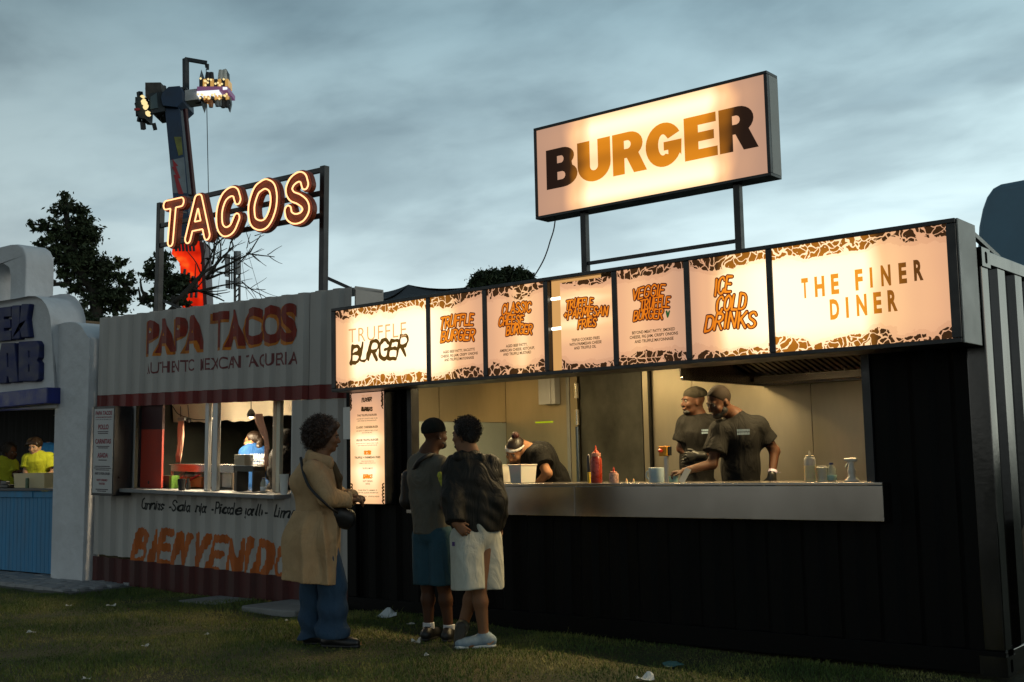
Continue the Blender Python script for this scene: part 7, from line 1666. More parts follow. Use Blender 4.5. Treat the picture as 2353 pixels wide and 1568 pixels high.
s = SDF(); hand(s, J['wrl'], J['hdl'], -_F2, 1, curl=.9, L_=.185); s.cone(J['wrl']-J['hdl']*-.0, .032, J['wrl']+_r0*.04, .034, .02); hand(s, J['wrr'], J['hdr'], -_F2, -1, curl=.9, L_=.185); part_sdf(s, 'glove', mat('black nitrile glove', (0.016, 0.016, 0.014), .35), t5, .0065); workerbottom(t5, J, M_TRO)
# chest prints
def chest_print(t, c, w, h_, nrm, up, m, seed):
    rn_ = random.Random(seed); mb = MB(); r_ = np.cross(up, nrm); r_ /= np.linalg.norm(r_)
    for row in range(2):
        x = -w/2
        while x < w/2-.008:
            ww = rn_.uniform(.008, .016); q_ = c+r_*(x+ww/2)+up*(h_*(.28-.55*row)); mb.beam(q_-up*h_*.2, q_+up*h_*.2, ww*.8, .003, up=nrm); x += ww
    return mb.build('chest_print', m, t, kind='stuff')
M_PRB = mat('pale blue print', (.24, .33, .42), .8)
chest_print(t5, P(1622, 1001, .175), .075, .040, -_F2, ZV, M_PRB, 1)
# 6 front cook, shaved head and beard
g = on(1700, 1108, 1, 8.42); P_ = Pose(g); P = lambda x, y, o=0.0: P_(x, y-9, o); bf = facing(222)
J = dict(neck=P(1688, 968), chest=P(1698, 1012), waist=P(1702, 1085), pelvis=P(1706, 1130), shl=P(1742, 990, .04), shr=P(1655, 1000, .06), ell=P(1780, 1046, .02), wrl=P(1774, 1104, .10), elr=P(1636, 1076, .12), wrr=P(1572, 1092, .22),
         hdl=-ZV*.9-_r0*.2, hul=-_F2, hdr=-_r0-ZV*.12, hur=ZV, cur=1.0, cul=.3)
stand_legs(J, P, 0, 0)
J6 = dict(J); J6['nohandl'] = 1
t6, b6, hc, M = person('person with shaved head and beard reaching left across the steel counter', g, J6, facing(208), bf, 'dark', P(1652, 932, .10), hp=(-.42, .05), hsc=1.08, h=.008)
bd = SDF(); bd.ell(hc+M@np.array([0, .050, -.088]), (.058, .048, .036), M, .02); bd.ell(hc+M@np.array([.052, .02, -.062]), (.026, .034, .036), M, .02); bd.ell(hc+M@np.array([-.052, .02, -.062]), (.026, .034, .036), M, .02); bd.ell(hc+M@np.array([0, .074, -.066]), (.020, .022, .012), M, .01, True)
part_sdf(bd, 'beard', mat('black hair', (0.006, 0.005, 0.004), .7), t6, .0065, bumpy(.003, 170))
hair_cap(hc, M, 1.08, 'hair', mat('shaved hair shadow', (0.016, 0.010, 0.006), .8, spec=.2), t6, r=(.0765, .0955, .0875), off=(0, -.014, .033), cutz=.040, back=False)
s = tee(J, bf, .014, sleeve=.66, arm_r=.066, sl_end_r=.082); part_sdf(s, 'tee_shirt', M_TEE, t6, .009, folds(.009, .85, 23)); workerbottom(t6, J, M_TRO)
s = SDF(); hand(s, J['wrl'], J['hdl'], -_F2, 1, curl=.5, L_=.17); s.cone(J['wrl']+ZV*.01, .033, J['wrl']-ZV*.03, .032, .02); part_sdf(s, 'glove', MATS['black nitrile glove'], t6, .0065)
w_ = MB(); d_ = (J['ell']-J['wrl']); d_ /= np.linalg.norm(d_); w_.cyl(J['wrl']+d_*.030, J['wrl']+d_*.052, .036, n=16); w_.beam(J['wrl']+d_*.04+_r0*.03-_F2*.01, J['wrl']+d_*.03+_r0*.062-_F2*.01, .018, .003); w_.build('wristband', mat('lilac paper band', (.55, .48, .60), .6), t6)
chest_print(t6, P(1708, 1002, .21), .10, .046, -_F2*.93-_r0*.3, ZV, M_PRB, 2)
# ------------------------------------------------------------------ taco crew
TL = lambda px, py, y: tuple(on(px, py, 1, 7.71+y))
c3x = lambda cx, cy: ((320+cx/5.8075)/1.0625, (960+cy/5.8075)/1.0625)
M_BTEE = cloth('royal blue tee', (0.020, 0.085, 0.26), 240)
g = np.array(TL(*c3x(1720, 1350), 1.15)); P0 = Pose(g); P = lambda cx, cy, off=0.0: P0(*c3x(cx, cy), off); bf = facing(150)
J = dict(neck=P(1735, 790), chest=P(1735, 880), waist=P(1745, 1090), pelvis=P(1750, 1260), shl=P(1625, 850, -.02), shr=P(1840, 850, .04), ell=P(1600, 1120, .06), wrl=P(1555, 1290, .14), elr=P(1870, 1080, .05), wrr=P(1850, 1260, -.1), hul=-_F2, hdl=-ZV-_r0*.3, cul=.4)
stand_legs(J, P0, 0, 0)
for s in 'lr': J['an'+s][2] = .12; J['to'+s][2] = .07
t7, b7, hc, M = person('person in a royal blue tee and glasses with a dark ponytail turned to the left', g, J, facing(172), bf, 'warm', P(1725, 680), hp=(.0, 0), hsc=.96, slim=.86, h=.009)
hr = SDF(); hr.ell(hc+M@np.array([0, -.022, .034]), (.080, .100, .090), M, .01); hr.cone(hc+M@np.array([0, -.105, .02]), .034, P(1815, 760, .07), .036, .02); hr.cone(P(1815, 760, .07), .036, P(1850, 880, .09), .016, .02)
n_ = M[:, 1]*.86-M[:, 2]*.5; n_ /= np.linalg.norm(n_); part_sdf(hr, 'hair', MATS['dark brown straight hair'], t7, .0075, bumpy(.003, 140), cuts=((n_, float(n_@(hc+M@np.array([0, .05, .035])))),))
gl = MB(); 
for s in (-1, 1): gl.tube([hc+M@np.array([s*.030+.020*math.cos(a), .100, .002+.016*math.sin(a)]) for a in np.linspace(0, 2*PI, 10)[:-1]], .0018, 4, closed=True)
gl.tube([hc+M@np.array([-.05, .098, .004]), hc+M@np.array([-.076, .0, .0])], .0018, 4); gl.tube([hc+M@np.array([.05, .098, .004]), hc+M@np.array([.076, .0, .0])], .0018, 4); gl.build('glasses', M_BLKMET, t7)
s = tee(J, bf, .008, sleeve=.66, arm_r=.058, sl_end_r=.070); part_sdf(s, 'tee_shirt', M_BTEE, t7, .0095, folds(.006, .9, 24)); workerbottom(t7, J, mat('blue denim trousers', (0.03, 0.08, 0.2), .8), .03)
M_WPR = mat('white print', (.6, .6, .58), .7)
def back_text(txt, cx, cy, w, h_, off):
    t_ = MB(); fr_ = lambda x, y, z: tuple(P(cx, cy, off)+_r0*x+ZV*z); put_text(t_, txt, 0, 0, h_, width=w, frame=fr_, bold=.04); t_.build('back_print', M_WPR, t7)
back_text('PIERNA', 1800, 915, .19, .045, .175); back_text('BOUVILLE', 1798, 965, .20, .045, .18); back_text('solera bar', 1800, 1000, .13, .022, .185); back_text('020-73-90', 1808, 1030, .14, .022, .185)
# hooded dark figure at the right of the hatch
g = np.array(TL(*c3x(2110, 1350), .75)); P0 = Pose(g); bf = facing(200)
J = dict(neck=P(2190, 840), chest=P(2170, 940), waist=P(2160, 1130), pelvis=P(2160, 1290), shl=P(2240, 900, .05), shr=P(2110, 900, -.05), ell=P(2290, 1100), wrl=P(2230, 1230, .15), elr=P(2060, 1100, .05), wrr=P(2110, 1240, .12))
stand_legs(J, P0, 0, 0)
for s in 'lr': J['an'+s][2] = .12; J['to'+s][2] = .07
t8, b8, hc, M = person('person in a black hooded top at the right edge of the taco hatch', g, J, facing(150), bf, 'mid', P(2195, 690), slim=.95, h=.011)
s = SDF(); s.ell(hc+M@np.array([0, -.02, .01]), (.105, .125, .135), M, .02); s.cone(hc-ZV*.1, .10, J['neck'], .12, .04); n_ = M[:, 1]; part_sdf(s, 'hood', cloth('black fleece', (0.004, 0.004, 0.004), 200), t8, .010, folds(.004, 1, 33), cuts=((n_, float(n_@(hc+M@np.array([0, .075, 0])))),))
s = tee(J, bf, .035, sleeve=1.9, arm_r=.066, sl_end_r=.062); part_sdf(s, 'hooded_top', MATS['black fleece'], t8, .011, folds(.006, .9, 34)); workerbottom(t8, J, M_TRO, .03)
# blue shoulder behind the red panel
g = np.array(TL(*c3x(400, 1350), 1.1)); P0 = Pose(g); bf = facing(100)
J = dict(neck=P(330, 780), chest=P(340, 880), waist=P(350, 1080), pelvis=P(350, 1230), shl=P(230, 840), shr=P(455, 850), ell=P(200, 1050), wrl=P(250, 1180, -.2), elr=P(505, 1030), wrr=P(470, 1150, -.2))
stand_legs(J, P0, 0, 0)
for s in 'lr': J['an'+s][2] = .12; J['to'+s][2] = .07
t9, b9, hc, M = person('person in a dark blue tee mostly hidden behind the red panel', g, J, facing(100), bf, 'mid', P(325, 650), h=.012, hands=False)
hair_cap(hc, M, 1.0, 'hair', M_HAIR, t9, h=.010); s = tee(J, bf, .02, sleeve=.8, arm_r=.07, sl_end_r=.08); part_sdf(s, 'tee_shirt', cloth('navy blue tee', (0.010, 0.035, 0.14)), t9, .011, folds(.006, .9, 35)); workerbottom(t9, J, M_TRO, .03)
# ------------------------------------------------------------------ kebab crew
c2x = lambda cx, cy: (cx/3.2667/1.0625, (980+cy/3.2667)/1.0625)
M_YT = cloth('acid yellow tee', (0.50, 0.52, 0.035), 240)
g = on(*c2x(300, 670), 1, 8.45); P0 = Pose(g); P = lambda cx, cy, off=0.0: P0(*c2x(cx, cy), off); bf = facing(262)
J = dict(neck=P(298, 430), chest=P(300, 480), waist=P(300, 640), pelvis=P(300, 760), shl=P(392, 452, .0), shr=P(222, 462, .02), ell=P(425, 570, .05), wrl=P(352, 600, .22), elr=P(205, 560, .05), wrr=P(225, 640, .2), hul=ZV, hur=ZV)
stand_legs(J, P0, 0, 0)
t10, b10, hc, M = person('person in an acid yellow tee with dark fringe looking down at a clear tub', g, J, facing(262), bf, 'light', P(280, 362, .04), hp=(-.18, 0), slim=.84, h=.009)
hr = SDF(); hr.ell(hc+M@np.array([0, -.02, .040]), (.090, .108, .096), M, .01); hr.ell(hc+M@np.array([.05, .06, .045]), (.035, .03, .045), M, .02); hr.ell(hc+M@np.array([-.05, .055, .04]), (.035, .03, .05), M, .02)
n_ = M[:, 1]*.7-M[:, 2]*.72; n_ /= np.linalg.norm(n_); HR = part_sdf(hr, 'hair', MATS['dark brown straight hair'], t10, .007, bumpy(.003, 120), cuts=((n_, float(n_@(hc+M@np.array([0, .08, .040])))),))
cp = SDF(); cp.ell(hc+M@np.array([.05, -.045, .065]), (.09, .085, .060), M, .01); cp.cone(hc+M@np.array([.12, -.03, .05]), .03, hc+M@np.array([.16, -.02, .01]), .018, .02, sq=(ZV, 1.6)); part_sdf(cp, 'cap', cloth('brown cap', (0.07, 0.05, 0.03)), t10, .008)
s = tee(J, bf, .008, sleeve=.72, arm_r=.060, sl_end_r=.080); ts = part_sdf(s, 'tee_shirt', M_YT, t10, .009, folds(.007, .9, 41)); workerbottom(t10, J, M_TRO, .03)
m_ = MB(); m_.beam(P(280, 518, .165), P(322, 516, .165), .008, .003); m_.build('chest_print', M_BLKKNIT, t10)
g = on(*c2x(40, 670), 1, 8.55); P0 = Pose(g); bf = facing(300)
J = dict(neck=P(50, 470), chest=P(45, 520), waist=P(40, 660), pelvis=P(40, 780), shl=P(100, 510), shr=P(-20, 505), ell=P(118, 590, .05), wrl=P(150, 560, .2), elr=P(-50, 600), wrr=P(0, 640, .15), hul=ZV, hdl=_r0+ZV*.2)
stand_legs(J, P0, 0, 0)
t11, b11, hc, M = person('person with dark curly hair in a yellow tee at the left edge of the photo', g, J, facing(330), bf, 'dark', P(85, 408), hp=(-.1, 0), slim=.84, h=.010)
hr = SDF(); hr.ell(hc+M@np.array([0, -.04, .04]), (.10, .11, .10), M, .02); hr.ell(hc+M@np.array([0, -.08, -.04]), (.09, .07, .08), M, .02); n_ = M[:, 1]*.86-M[:, 2]*.5; n_ /= np.linalg.norm(n_)
HR = part_sdf(hr, 'hair', M_HAIR, t11, .008, bumpy(.006, 110), cuts=((n_, float(n_@(hc+M@np.array([0, .06, .03])))),)); curls(hc+M@np.array([0, -.04, .03]), M, (.105, .115, .105), 500, 19, M_HAIR, HR, .020, cut=lambda u: u[:, 1] < .3)
s = tee(J, bf, .008, sleeve=.7, arm_r=.060, sl_end_r=.076); part_sdf(s, 'tee_shirt', M_YT, t11, .010, folds(.007, .9, 42)); workerbottom(t11, J, M_TRO, .03)
g = on(*c2x(400, 670), 1, 8.95); P0 = Pose(g); bf = facing(80)
J = dict(neck=P(385, 370, -.05), chest=P(385, 440), waist=P(395, 600), pelvis=P(400, 740), shl=P(345, 400), shr=P(438, 405), ell=P(320, 540), wrl=P(340, 640, -.2), elr=P(470, 540), wrr=P(460, 640, -.2))
stand_legs(J, P0, 0, 0)
t12, b12, hc, M = person('person bent away in a blue shirt behind the yellow tee', g, J, facing(90), bf, 'light', P(372, 395, -.25), hp=(-.6, 0), h=.011, hands=False)
hair_cap(hc, M, 1.0, 'hair', M_HAIR, t12, h=.010); s = tee(J, bf, .035, sleeve=.8, arm_r=.075, sl_end_r=.08); part_sdf(s, 'tee_shirt', cloth('sky blue shirt', (0.02, 0.14, 0.42)), t12, .011, folds(.008, .8, 43)); workerbottom(t12, J, M_TRO, .03)
# ================================================================== THINGS ON THE COUNTERS
CZ = 1.187
def OC(px, py, y=7.85): p = on(px, py, 1, y); return p[0]
def sc_at(x, y): return (x*_F2[0]+y*_F2[1])/FPX      # metres per picture unit
def lat(name, label, cat, px, y, prof, mats, z0=CZ, n=18, group=None, parts=None):
    """prof: list of (part, material, [(r, z)...])"""
    x = OC(px, 1110, y) if z0 == CZ else px
    t = thing(name, label, cat, (x, y, z0), group=group)
    for pn, m, pr in prof: MB().lathe((x, y, z0+0.001), pr, n).build(pn, m, t, smooth=False)
    for o_ in t.children:
        o_.data.polygons.foreach_set('use_smooth', np.ones(len(o_.data.polygons), bool)); e = o_.modifiers.new('e', 'EDGE_SPLIT'); e.split_angle = R(50)
    return t, x
M_KET = mat('ketchup seen through plastic', (0.36, 0.030, 0.008), .3, sub=.1, noise=(30, .3)); M_NOZ = mat('red nozzle plastic', (0.62, 0.07, 0.02), .35)
M_CLR = mat('cloudy clear plastic', (0.62, 0.58, 0.50), .25, alpha=.55); M_MAYO = mat('mayonnaise', (0.80, 0.60, 0.30), .5, sub=.5); M_BLUEC = mat('pale blue plastic', (0.42, 0.52, 0.54), .4)
def tub(x0, x1, y0, y1, z0, h, m, t, taper=.012, wall=.006):
    mb = MB(); A = [(x0+taper, y0+taper), (x1-taper, y0+taper), (x1-taper, y1-taper), (x0+taper, y1-taper)]; B = [(x0, y0), (x1, y0), (x1, y1), (x0, y1)]; w = wall
    V = [(*p, z0) for p in A]+[(*p, z0+h) for p in B]+[(p[0]+(w if i in (0, 3) else -w), p[1]+(w if i < 2 else -w), z0+h) for i, p in enumerate(B)]+[(p[0]+(w if i in (0, 3) else -w), p[1]+(w if i < 2 else -w), z0+w) for i, p in enumerate(A)]
    F = [(3, 2, 1, 0)]+[(i, (i+1) % 4, 4+(i+1) % 4, 4+i) for i in range(4)]+[(4+i, 4+(i+1) % 4, 8+(i+1) % 4, 8+i) for i in range(4)]+[(8+i, 8+(i+1) % 4, 12+(i+1) % 4, 12+i) for i in range(4)]+[(12, 13, 14, 15)]
    mb.add(V, F); return mb.build('tub_body', m, t, bevel=.006)
def rimbox(x0, x1, y0, y1, z, m, t):
    mb = MB(); mb.tube([(x0, y0, z), (x1, y0, z), (x1, y1, z), (x0, y1, z)], .006, 6, closed=True); mb.build('tub_rim', m, t)
xa, xb = OC(1169, 1117, 7.72), OC(1198, 1117, 7.72)
for i, (a, b, y0, y1, lab) in enumerate(((xa, xb, 7.72, 7.94, 'white plastic tub nearest the camera under the bending worker'), (OC(1128, 1110, 7.8), OC(1150, 1110, 7.8), 7.80, 8.0, 'white plastic tub half hidden behind the front tub and the black jacket'))):
    t = thing('tub', lab, 'tub', ((a+b)/2, (y0+y1)/2, CZ), group='white tubs on the steel counter'); tub(a, b, y0, y1, CZ+.002, .155, mat('milky white tub', (.66, .62, .54), .4, sub=.1), t); rimbox(a, b, y0, y1, CZ+.155, MATS['milky white tub'], t)
t, x = lat('sauce_bottle', 'tall ketchup bottle with red nozzle on the counter', 'bottle', 1371, 7.76, [('bottle_body', M_KET, [(.004, 0), (.044, 0), (.047, .02), (.047, .185), (.040, .205), (.036, .215)]), ('cap', mat('pinkish collar plastic', (.62, .25, .16), .4), [(.004, .214), (.039, .214), (.039, .240), (.030, .243)]), ('nozzle', M_NOZ, [(.004, .242), (.024, .242), (.020, .256), (.010, .262), (.0055, .290), (.002, .303)])], None)
t, x = lat('marker_pen', 'yellow and black marker standing left of the tall ketchup bottle', 'marker', 1354, 7.80, [('marker_body', mat('yellow plastic', (.60, .42, .02), .4), [(.004, 0), (.014, 0), (.014, .085), (.012, .088)]), ('cap', M_BLKMET, [(.004, .087), (.0155, .087), (.0155, .215), (.008, .225)]), ('tip', M_WHITEPL, [(.002, .224), (.007, .226), (.004, .234)])], None)
t, x = lat('sauce_bottle', 'small nearly empty sauce bottle with red smears', 'bottle', 1411, 7.76, [('bottle_body', mat('smeared clear plastic', (.62, .34, .24), .35, noise=(60, .6, 3)), [(.004, 0), (.036, 0), (.038, .01), (.038, .070), (.034, .078)]), ('cap', mat('pinkish collar plastic', (.62, .25, .16), .4), [(.004, .078), (.027, .078), (.027, .088), (.02, .090)]), ('nozzle', M_NOZ, [(.004, .089), (.010, .092), (.006, .115), (.002, .126)])], None)
t, x = lat('mug', 'pale blue plastic jug left of the yellow switch box', 'mug', 1509, 7.80, [('mug_body', M_BLUEC, [(.004, 0), (.056, 0), (.060, .01), (.062, .112), (.058, .114), (.055, .11), (.052, .012), (.004, .012)])], None)
MB().tube(crv([(x-.052, 7.80, CZ+.095), (x-.082, 7.79, CZ+.08), (x-.084, 7.79, CZ+.04), (x-.055, 7.80, CZ+.02)]), .007, 6).build('handle', M_BLUEC, t, smooth=True)
for i, px in enumerate((1440, 1456)): lat('lid_tip', ['small white cone tip on the counter right of the small sauce bottle', 'small white cone tip on the counter left of the pale blue jug'][i], 'cone tip', px, 7.75, [('tip_body', M_MAYO, [(.002, 0), (.012, 0), (.008, .015), (.002, .034)])], None)
# emergency switch
x = OC(1528, 1050, 8.0); t = thing('emergency_switch', 'yellow switch box with red knob on a short pole above the counter', 'switch', (x, 8.0, CZ))
MB().box((x-.006, 7.995, CZ), (x+.022, 8.02, CZ+.225)).build('pole', M_ALU, t); MB().box((x-.042, 7.975, CZ+.205), (x+.035, 8.03, CZ+.285)).build('switch_box', mat('safety yellow', (.75, .32, .01), .4), t, bevel=.006)
MB().box((x+.036, 7.985, CZ+.21), (x+.048, 8.025, CZ+.28)).build('gland', M_BLKMET, t); MB().lathe((x-.02, 7.965, CZ+.235), [(.002, 0), (.018, .004), (.020, .018), (.010, .026)], 10).build('knob', mat('red knob', (.5, .03, .01), .4), t)
t, x = lat('cup', 'small turquoise tub beside the gripping hand', 'cup', 1548, 7.9, [('cup_body', mat('turquoise plastic', (.30, .48, .42), .4), [(.004, 0), (.035, 0), (.040, .045), (.036, .046), (.032, .01)])], None)
x = OC(1570, 1100, 7.75); m_ = MB(); m_.beam((x-.02, 7.75, CZ+.002), (x+.02, 7.80, CZ+.105), .05, .003, up=(0, -1, 0)); o_ = m_.build('receipt', mat('receipt paper', (.7, .64, .52), .8), None); tag(o_, 'white till receipt leaning up in front of the two cooks', 'receipt')
t, x = lat('sauce_bottle', 'cream mayonnaise bottle near the right end of the counter', 'bottle', 1863, 7.76, [('bottle_body', M_MAYO, [(.004, 0), (.040, 0), (.042, .01), (.042, .115)]), ('bottle_top', M_CLR, [(.0415, .115), (.0415, .160), (.034, .172), (.028, .174)]), ('cap', mat('cream cap', (.66, .56, .38), .4), [(.004, .173), (.030, .173), (.030, .184), (.020, .186)]), ('nozzle', mat('cream cap', (.66, .56, .38), .4), [(.004, .186), (.009, .188), (.005, .215), (.002, .222)])], None)
t, x = lat('cup_stack', 'stack of clear plastic cups between the mayonnaise and the water bottle', 'cups', 1890, 7.80, [('cup_body', mat('clear cups', (.60, .60, .52), .3, alpha=.7), [(.004, 0), (.030, 0), (.036, .095), (.040, .098), (.036, .10), (.03, .10)]), ('lid', M_CLR, [(.004, .10), (.036, .101), (.030, .112), (.004, .114)])], None)
t, x = lat('water_bottle', 'small clear water bottle with a blue cap and green label', 'bottle', 1912, 7.84, [('bottle_body', mat('clear bottle', (.5, .5, .42), .12, alpha=.45), [(.004, 0), (.031, 0), (.033, .04), (.033, .085), (.014, .118)]), ('label', mat('mint label', (.35, .52, .45), .5), [(.0335, .008), (.0345, .009), (.0345, .045), (.0335, .046)]), ('cap', mat('navy cap', (.02, .03, .12), .4), [(.004, .117), (.015, .117), (.015, .132), (.004, .133)])], None)
x = OC(1958, 1108, 7.76); t = thing('spray_bottle', 'white trigger spray bottle at the right end of the counter', 'spray bottle', (x, 7.76, CZ)); M_SP = mat('frosted white plastic', (.62, .55, .45), .35, sub=.1)
o_ = MB().lathe((x, 7.76, CZ), [(.004, .001), (.052, .001), (.048, .012), (.026, .035), (.024, .06), (.030, .075), (.022, .092), (.020, .125), (.016, .135)], 16).build('bottle_body', M_SP, t, smooth=True)
s = SDF(); s.cone((x-.042, 7.76, CZ+.153), .011, (x+.030, 7.76, CZ+.150), .015, .01); s.cone((x, 7.76, CZ+.13), .015, (x, 7.76, CZ+.150), .016, .01); part_sdf(s, 'spray_head', M_SP, t, .004)
MB().tube(crv([(x-.018, 7.76, CZ+.142), (x-.030, 7.76, CZ+.118), (x-.045, 7.76, CZ+.100)]), .005, 6).build('trigger', M_SP, t, smooth=True)
# crumbs of napkin on the counter top
# ------------------------------------------------------------------ taco counter
def tl(cx, cy, y): return TP(*c3x(cx, cy), y)
def tbox(name, label, cat, x0, y0c, x1, y1c, y, dy, m, group=None, bevel=.004, pn=None):
    a = tl(x0, y1c, y); b = tl(x1, y0c, y); t = TB(); t.box((a[0], y, max(a[1], 1.067)), (b[0], y+dy, b[1])); o_ = t.build(name, m, None, bevel=bevel); tag(o_, label, cat, group); return o_
SZ = 1.067
def tlat(name, label, cat, cx, y, prof, n=14, z=SZ, group=None):
    x = tl(cx, 1330, y)[0]; p = tw(x, y, z); t = thing(name, label, cat, p, group=group)
    for pn, m, pr in prof:
        o_ = MB().lathe((p[0], p[1], p[2]+.001), pr, n).build(pn, m, t); o_.data.polygons.foreach_set('use_smooth', np.ones(len(o_.data.polygons), bool)); e = o_.modifiers.new('e', 'EDGE_SPLIT'); e.split_angle = R(50)
    return t, p
t, p = tlat('paper_cup', 'black paper cup with a straw on the shelf of the white stall', 'cup', 718, -.06, [('cup_body', mat('matt black card', (.012, .011, .011), .6), [(.004, 0), (.034, 0), (.043, .12), (.045, .124), (.041, .125)])])
MB().tube([np.array(p)+ZV*.11, np.array(p)+ZV*.21+_r0*.05], .003, 5).build('straw', M_BLKMET, t)
tlat('pepper_mill', 'small dark bottle right of the black cup', 'bottle', 812, .12, [('bottle_body', mat('dark bottle glass', (.02, .016, .012), .2), [(.004, 0), (.026, 0), (.026, .07), (.016, .09), (.015, .12)])])
# black holdall and green carton
a = tl(120, 1330, .12); b = tl(480, 1200, .12); s = SDF(); c0 = np.array(tw(a[0]+.10, .16, 1.10)); c1 = np.array(tw(b[0]-.10, .16, 1.11)); s.cone(c0, .050, (c0+c1)/2+ZV*.03, .075, .03); s.cone((c0+c1)/2+ZV*.03, .075, c1, .045, .03)
V, F = s.mesh(.010, folds(.006, 1, 51), cuts=((-ZV, -(tw(a[0], .16, SZ+.002)[2])),)); o_ = mk('holdall', V, F, MATS['black bag cloth'], None, smooth=True); tag(o_, 'soft black holdall slumped at the left end of the taco shelf', 'bag')
t = thing('snack_box', 'dark green box with a bright green end beside the black holdall', 'box', tw(tl(540, 1330, .18)[0], .18, SZ)); a = tl(440, 1330, .18); b = tl(600, 1172, .18)
q_ = TB(); q_.box((a[0], .16, SZ), (b[0]-.05, .26, b[1])); q_.build('box_body', mat('printed dark carton', (.02, .03, .02), .6, noise=(40, .9, 2)), t); q_ = TB(); q_.box((b[0]-.048, .158, SZ), (b[0], .262, b[1])); q_.build('box_end', mat('green carton end', (.10, .22, .02), .6, noise=(60, .5)), t)
M_OT = mat('orange tub', (.62, .16, .04), .5, emis=None); M_WRAP = mat('cling film', (.62, .48, .34), .3, alpha=.7)
for i, (x0, x1, lab) in enumerate(((610, 790, 'orange salsa tub under cling film left of the hatch uprights'), (835, 990, 'orange salsa tub with a red band just left of the hatch uprights'))):
    y = .42; a = tl(x0, 1300, y); b = tl(x1, 1190, y); t = thing('food_tub', lab, 'tub', tw((a[0]+b[0])/2, y+.1, SZ), group='orange tubs behind the taco shelf')
    q_ = TB(); q_.box((a[0], y, 1.075), (b[0], y+.2, b[1])); q_.build('tub_body', M_OT, t, bevel=.01)
    s = SDF(); c_ = np.array(tw((a[0]+b[0])/2, y+.1, b[1]+.01)); s.ell(c_, (.5*(b[0]-a[0])*.95, .10, .055), None, .02); part_sdf(s, 'cling_film', M_WRAP, t, .010, folds(.008, 1.6, 60+i))
    if i == 1:
        q_ = TB(); q_.tube([(a[0]+.02, y-.012, b[1]-.04), ((a[0]+b[0])/2, y-.02, b[1]-.005), (b[0], y-.012, b[1]+.03)], .010, 6); q_.build('band', mat('red elastic', (.55, .02, .02), .5), t)
for i, (x0, x1, y0c, lab) in enumerate(((958, 1060, 1170, 'white food tub left of the hatch uprights'), (1110, 1255, 1125, 'white food tub behind the hatch uprights'), (1280, 1430, 1130, 'white food tub right of the hatch uprights'))):
    y = .50; a = tl(x0, 1310, y); b = tl(x1, y0c, y); t = thing('food_tub', lab, 'tub', tw((a[0]+b[0])/2, y+.1, SZ), group='white tubs behind the taco shelf')
    q_ = TB(); q_.box((a[0]+.008, y, 1.08), (b[0]-.008, y+.2, b[1])); q_.build('tub_body', mat('milky white tub', (.66, .62, .54), .4, sub=.1), t, bevel=.008); q_ = TB(); q_.box((a[0], y-.006, b[1]+.001), (b[0], y+.206, b[1]+.012)); q_.build('lid', MATS['milky white tub'], t, bevel=.004)
# prep table behind the shelf so nothing floats
t = thing('prep_table', 'steel prep table behind the taco shelf carrying the tubs', 'table', tw(-2.3, .6, .03)); q_ = TB(); q_.box((-3.4, .32, 1.035), (-1.0, .90, 1.070)); q_.build('table_top', M_STEEL, t)
for x in (-3.35, -1.05):
    for y in (.36, .86): q_ = TB(); q_.box((x-.02, y-.02, .03), (x+.02, y+.02, 1.034)); q_.build('leg', M_ALU, t)
t = thing('sneeze_guard', 'steel and glass serving rack over the taco tubs', 'rack', tw(-2.5, .34, SZ)); y = .34; a = tl(565, 1110, y); b = tl(1455, 1040, y)
q_ = TB(); q_.box((a[0], y, a[1]), (b[0], y+.02, b[1])); q_.build('front_rail', M_STEEL, t); q_ = TB(); q_.box((a[0]-.01, y-.02, b[1]+.002), (b[0]+.01, y+.42, b[1]+.014)); q_.build('rack_top', M_STEEL, t)
for x in (a[0]+.012, b[0]-.012): q_ = TB(); q_.box((x-.012, y, SZ+.003), (x+.012, y+.024, a[1])); q_.build('leg', mat('warm lit post', (.6, .45, .3), .5), t)
t = thing('stand', 'black open stand holding the takeaway boxes at the right of the taco hatch', 'stand', tw(tl(1600, 1340, .2)[0], .2, SZ)); y = .16; a = tl(1462, 1110, y); b = tl(1735, 1038, y)
q_ = TB(); q_.box((a[0], y, a[1]), (b[0], y+.16, b[1])); q_.build('stand_top', mat('dull dark steel', (.05, .05, .045), .5, .3), t)
for x0, x1 in ((a[0], a[0]+.045), (b[0]-.018, b[0])): q_ = TB(); q_.box((x0, y, SZ+.001), (x1, y+.16, a[1]-.001)); q_.build('leg', MATS['dull dark steel'], t)
z = b[1]+.002; a2 = tl(1448, 1030, y); b2 = tl(1598, 880, y); n_ = 9; hh = (b2[1]-z)/n_
q_ = TB(); q_.box((a2[0]-.03, y+.0, z), (b2[0]+.04, y+.15, z+.005)); o_ = q_.build('plate', M_WHITEPL, None); tag(o_, 'white tray under the pile of takeaway boxes', 'tray')
for k in range(n_):
    q_ = TB(); dx = .004*math.sin(k*2.3); z0 = z+.006+k*hh; q_.box((a2[0]+dx, y+.01, z0), (b2[0]+dx, y+.13, z0+hh*.9)); o_ = q_.build('takeaway_box', mat('kraft card', (.50, .42, .30), .8), None, bevel=.003)
    tag(o_, ['lowest takeaway box of the pile on the black stand', 'second takeaway box from the bottom of the pile', 'third takeaway box from the bottom of the pile', 'fourth takeaway box from the bottom of the pile', 'middle takeaway box of the pile on the black stand', 'fourth takeaway box from the top of the pile', 'third takeaway box from the top of the pile', 'second takeaway box from the top of the pile', 'topmost takeaway box of the pile on the black stand'][k], 'box', 'takeaway boxes piled on the stand')
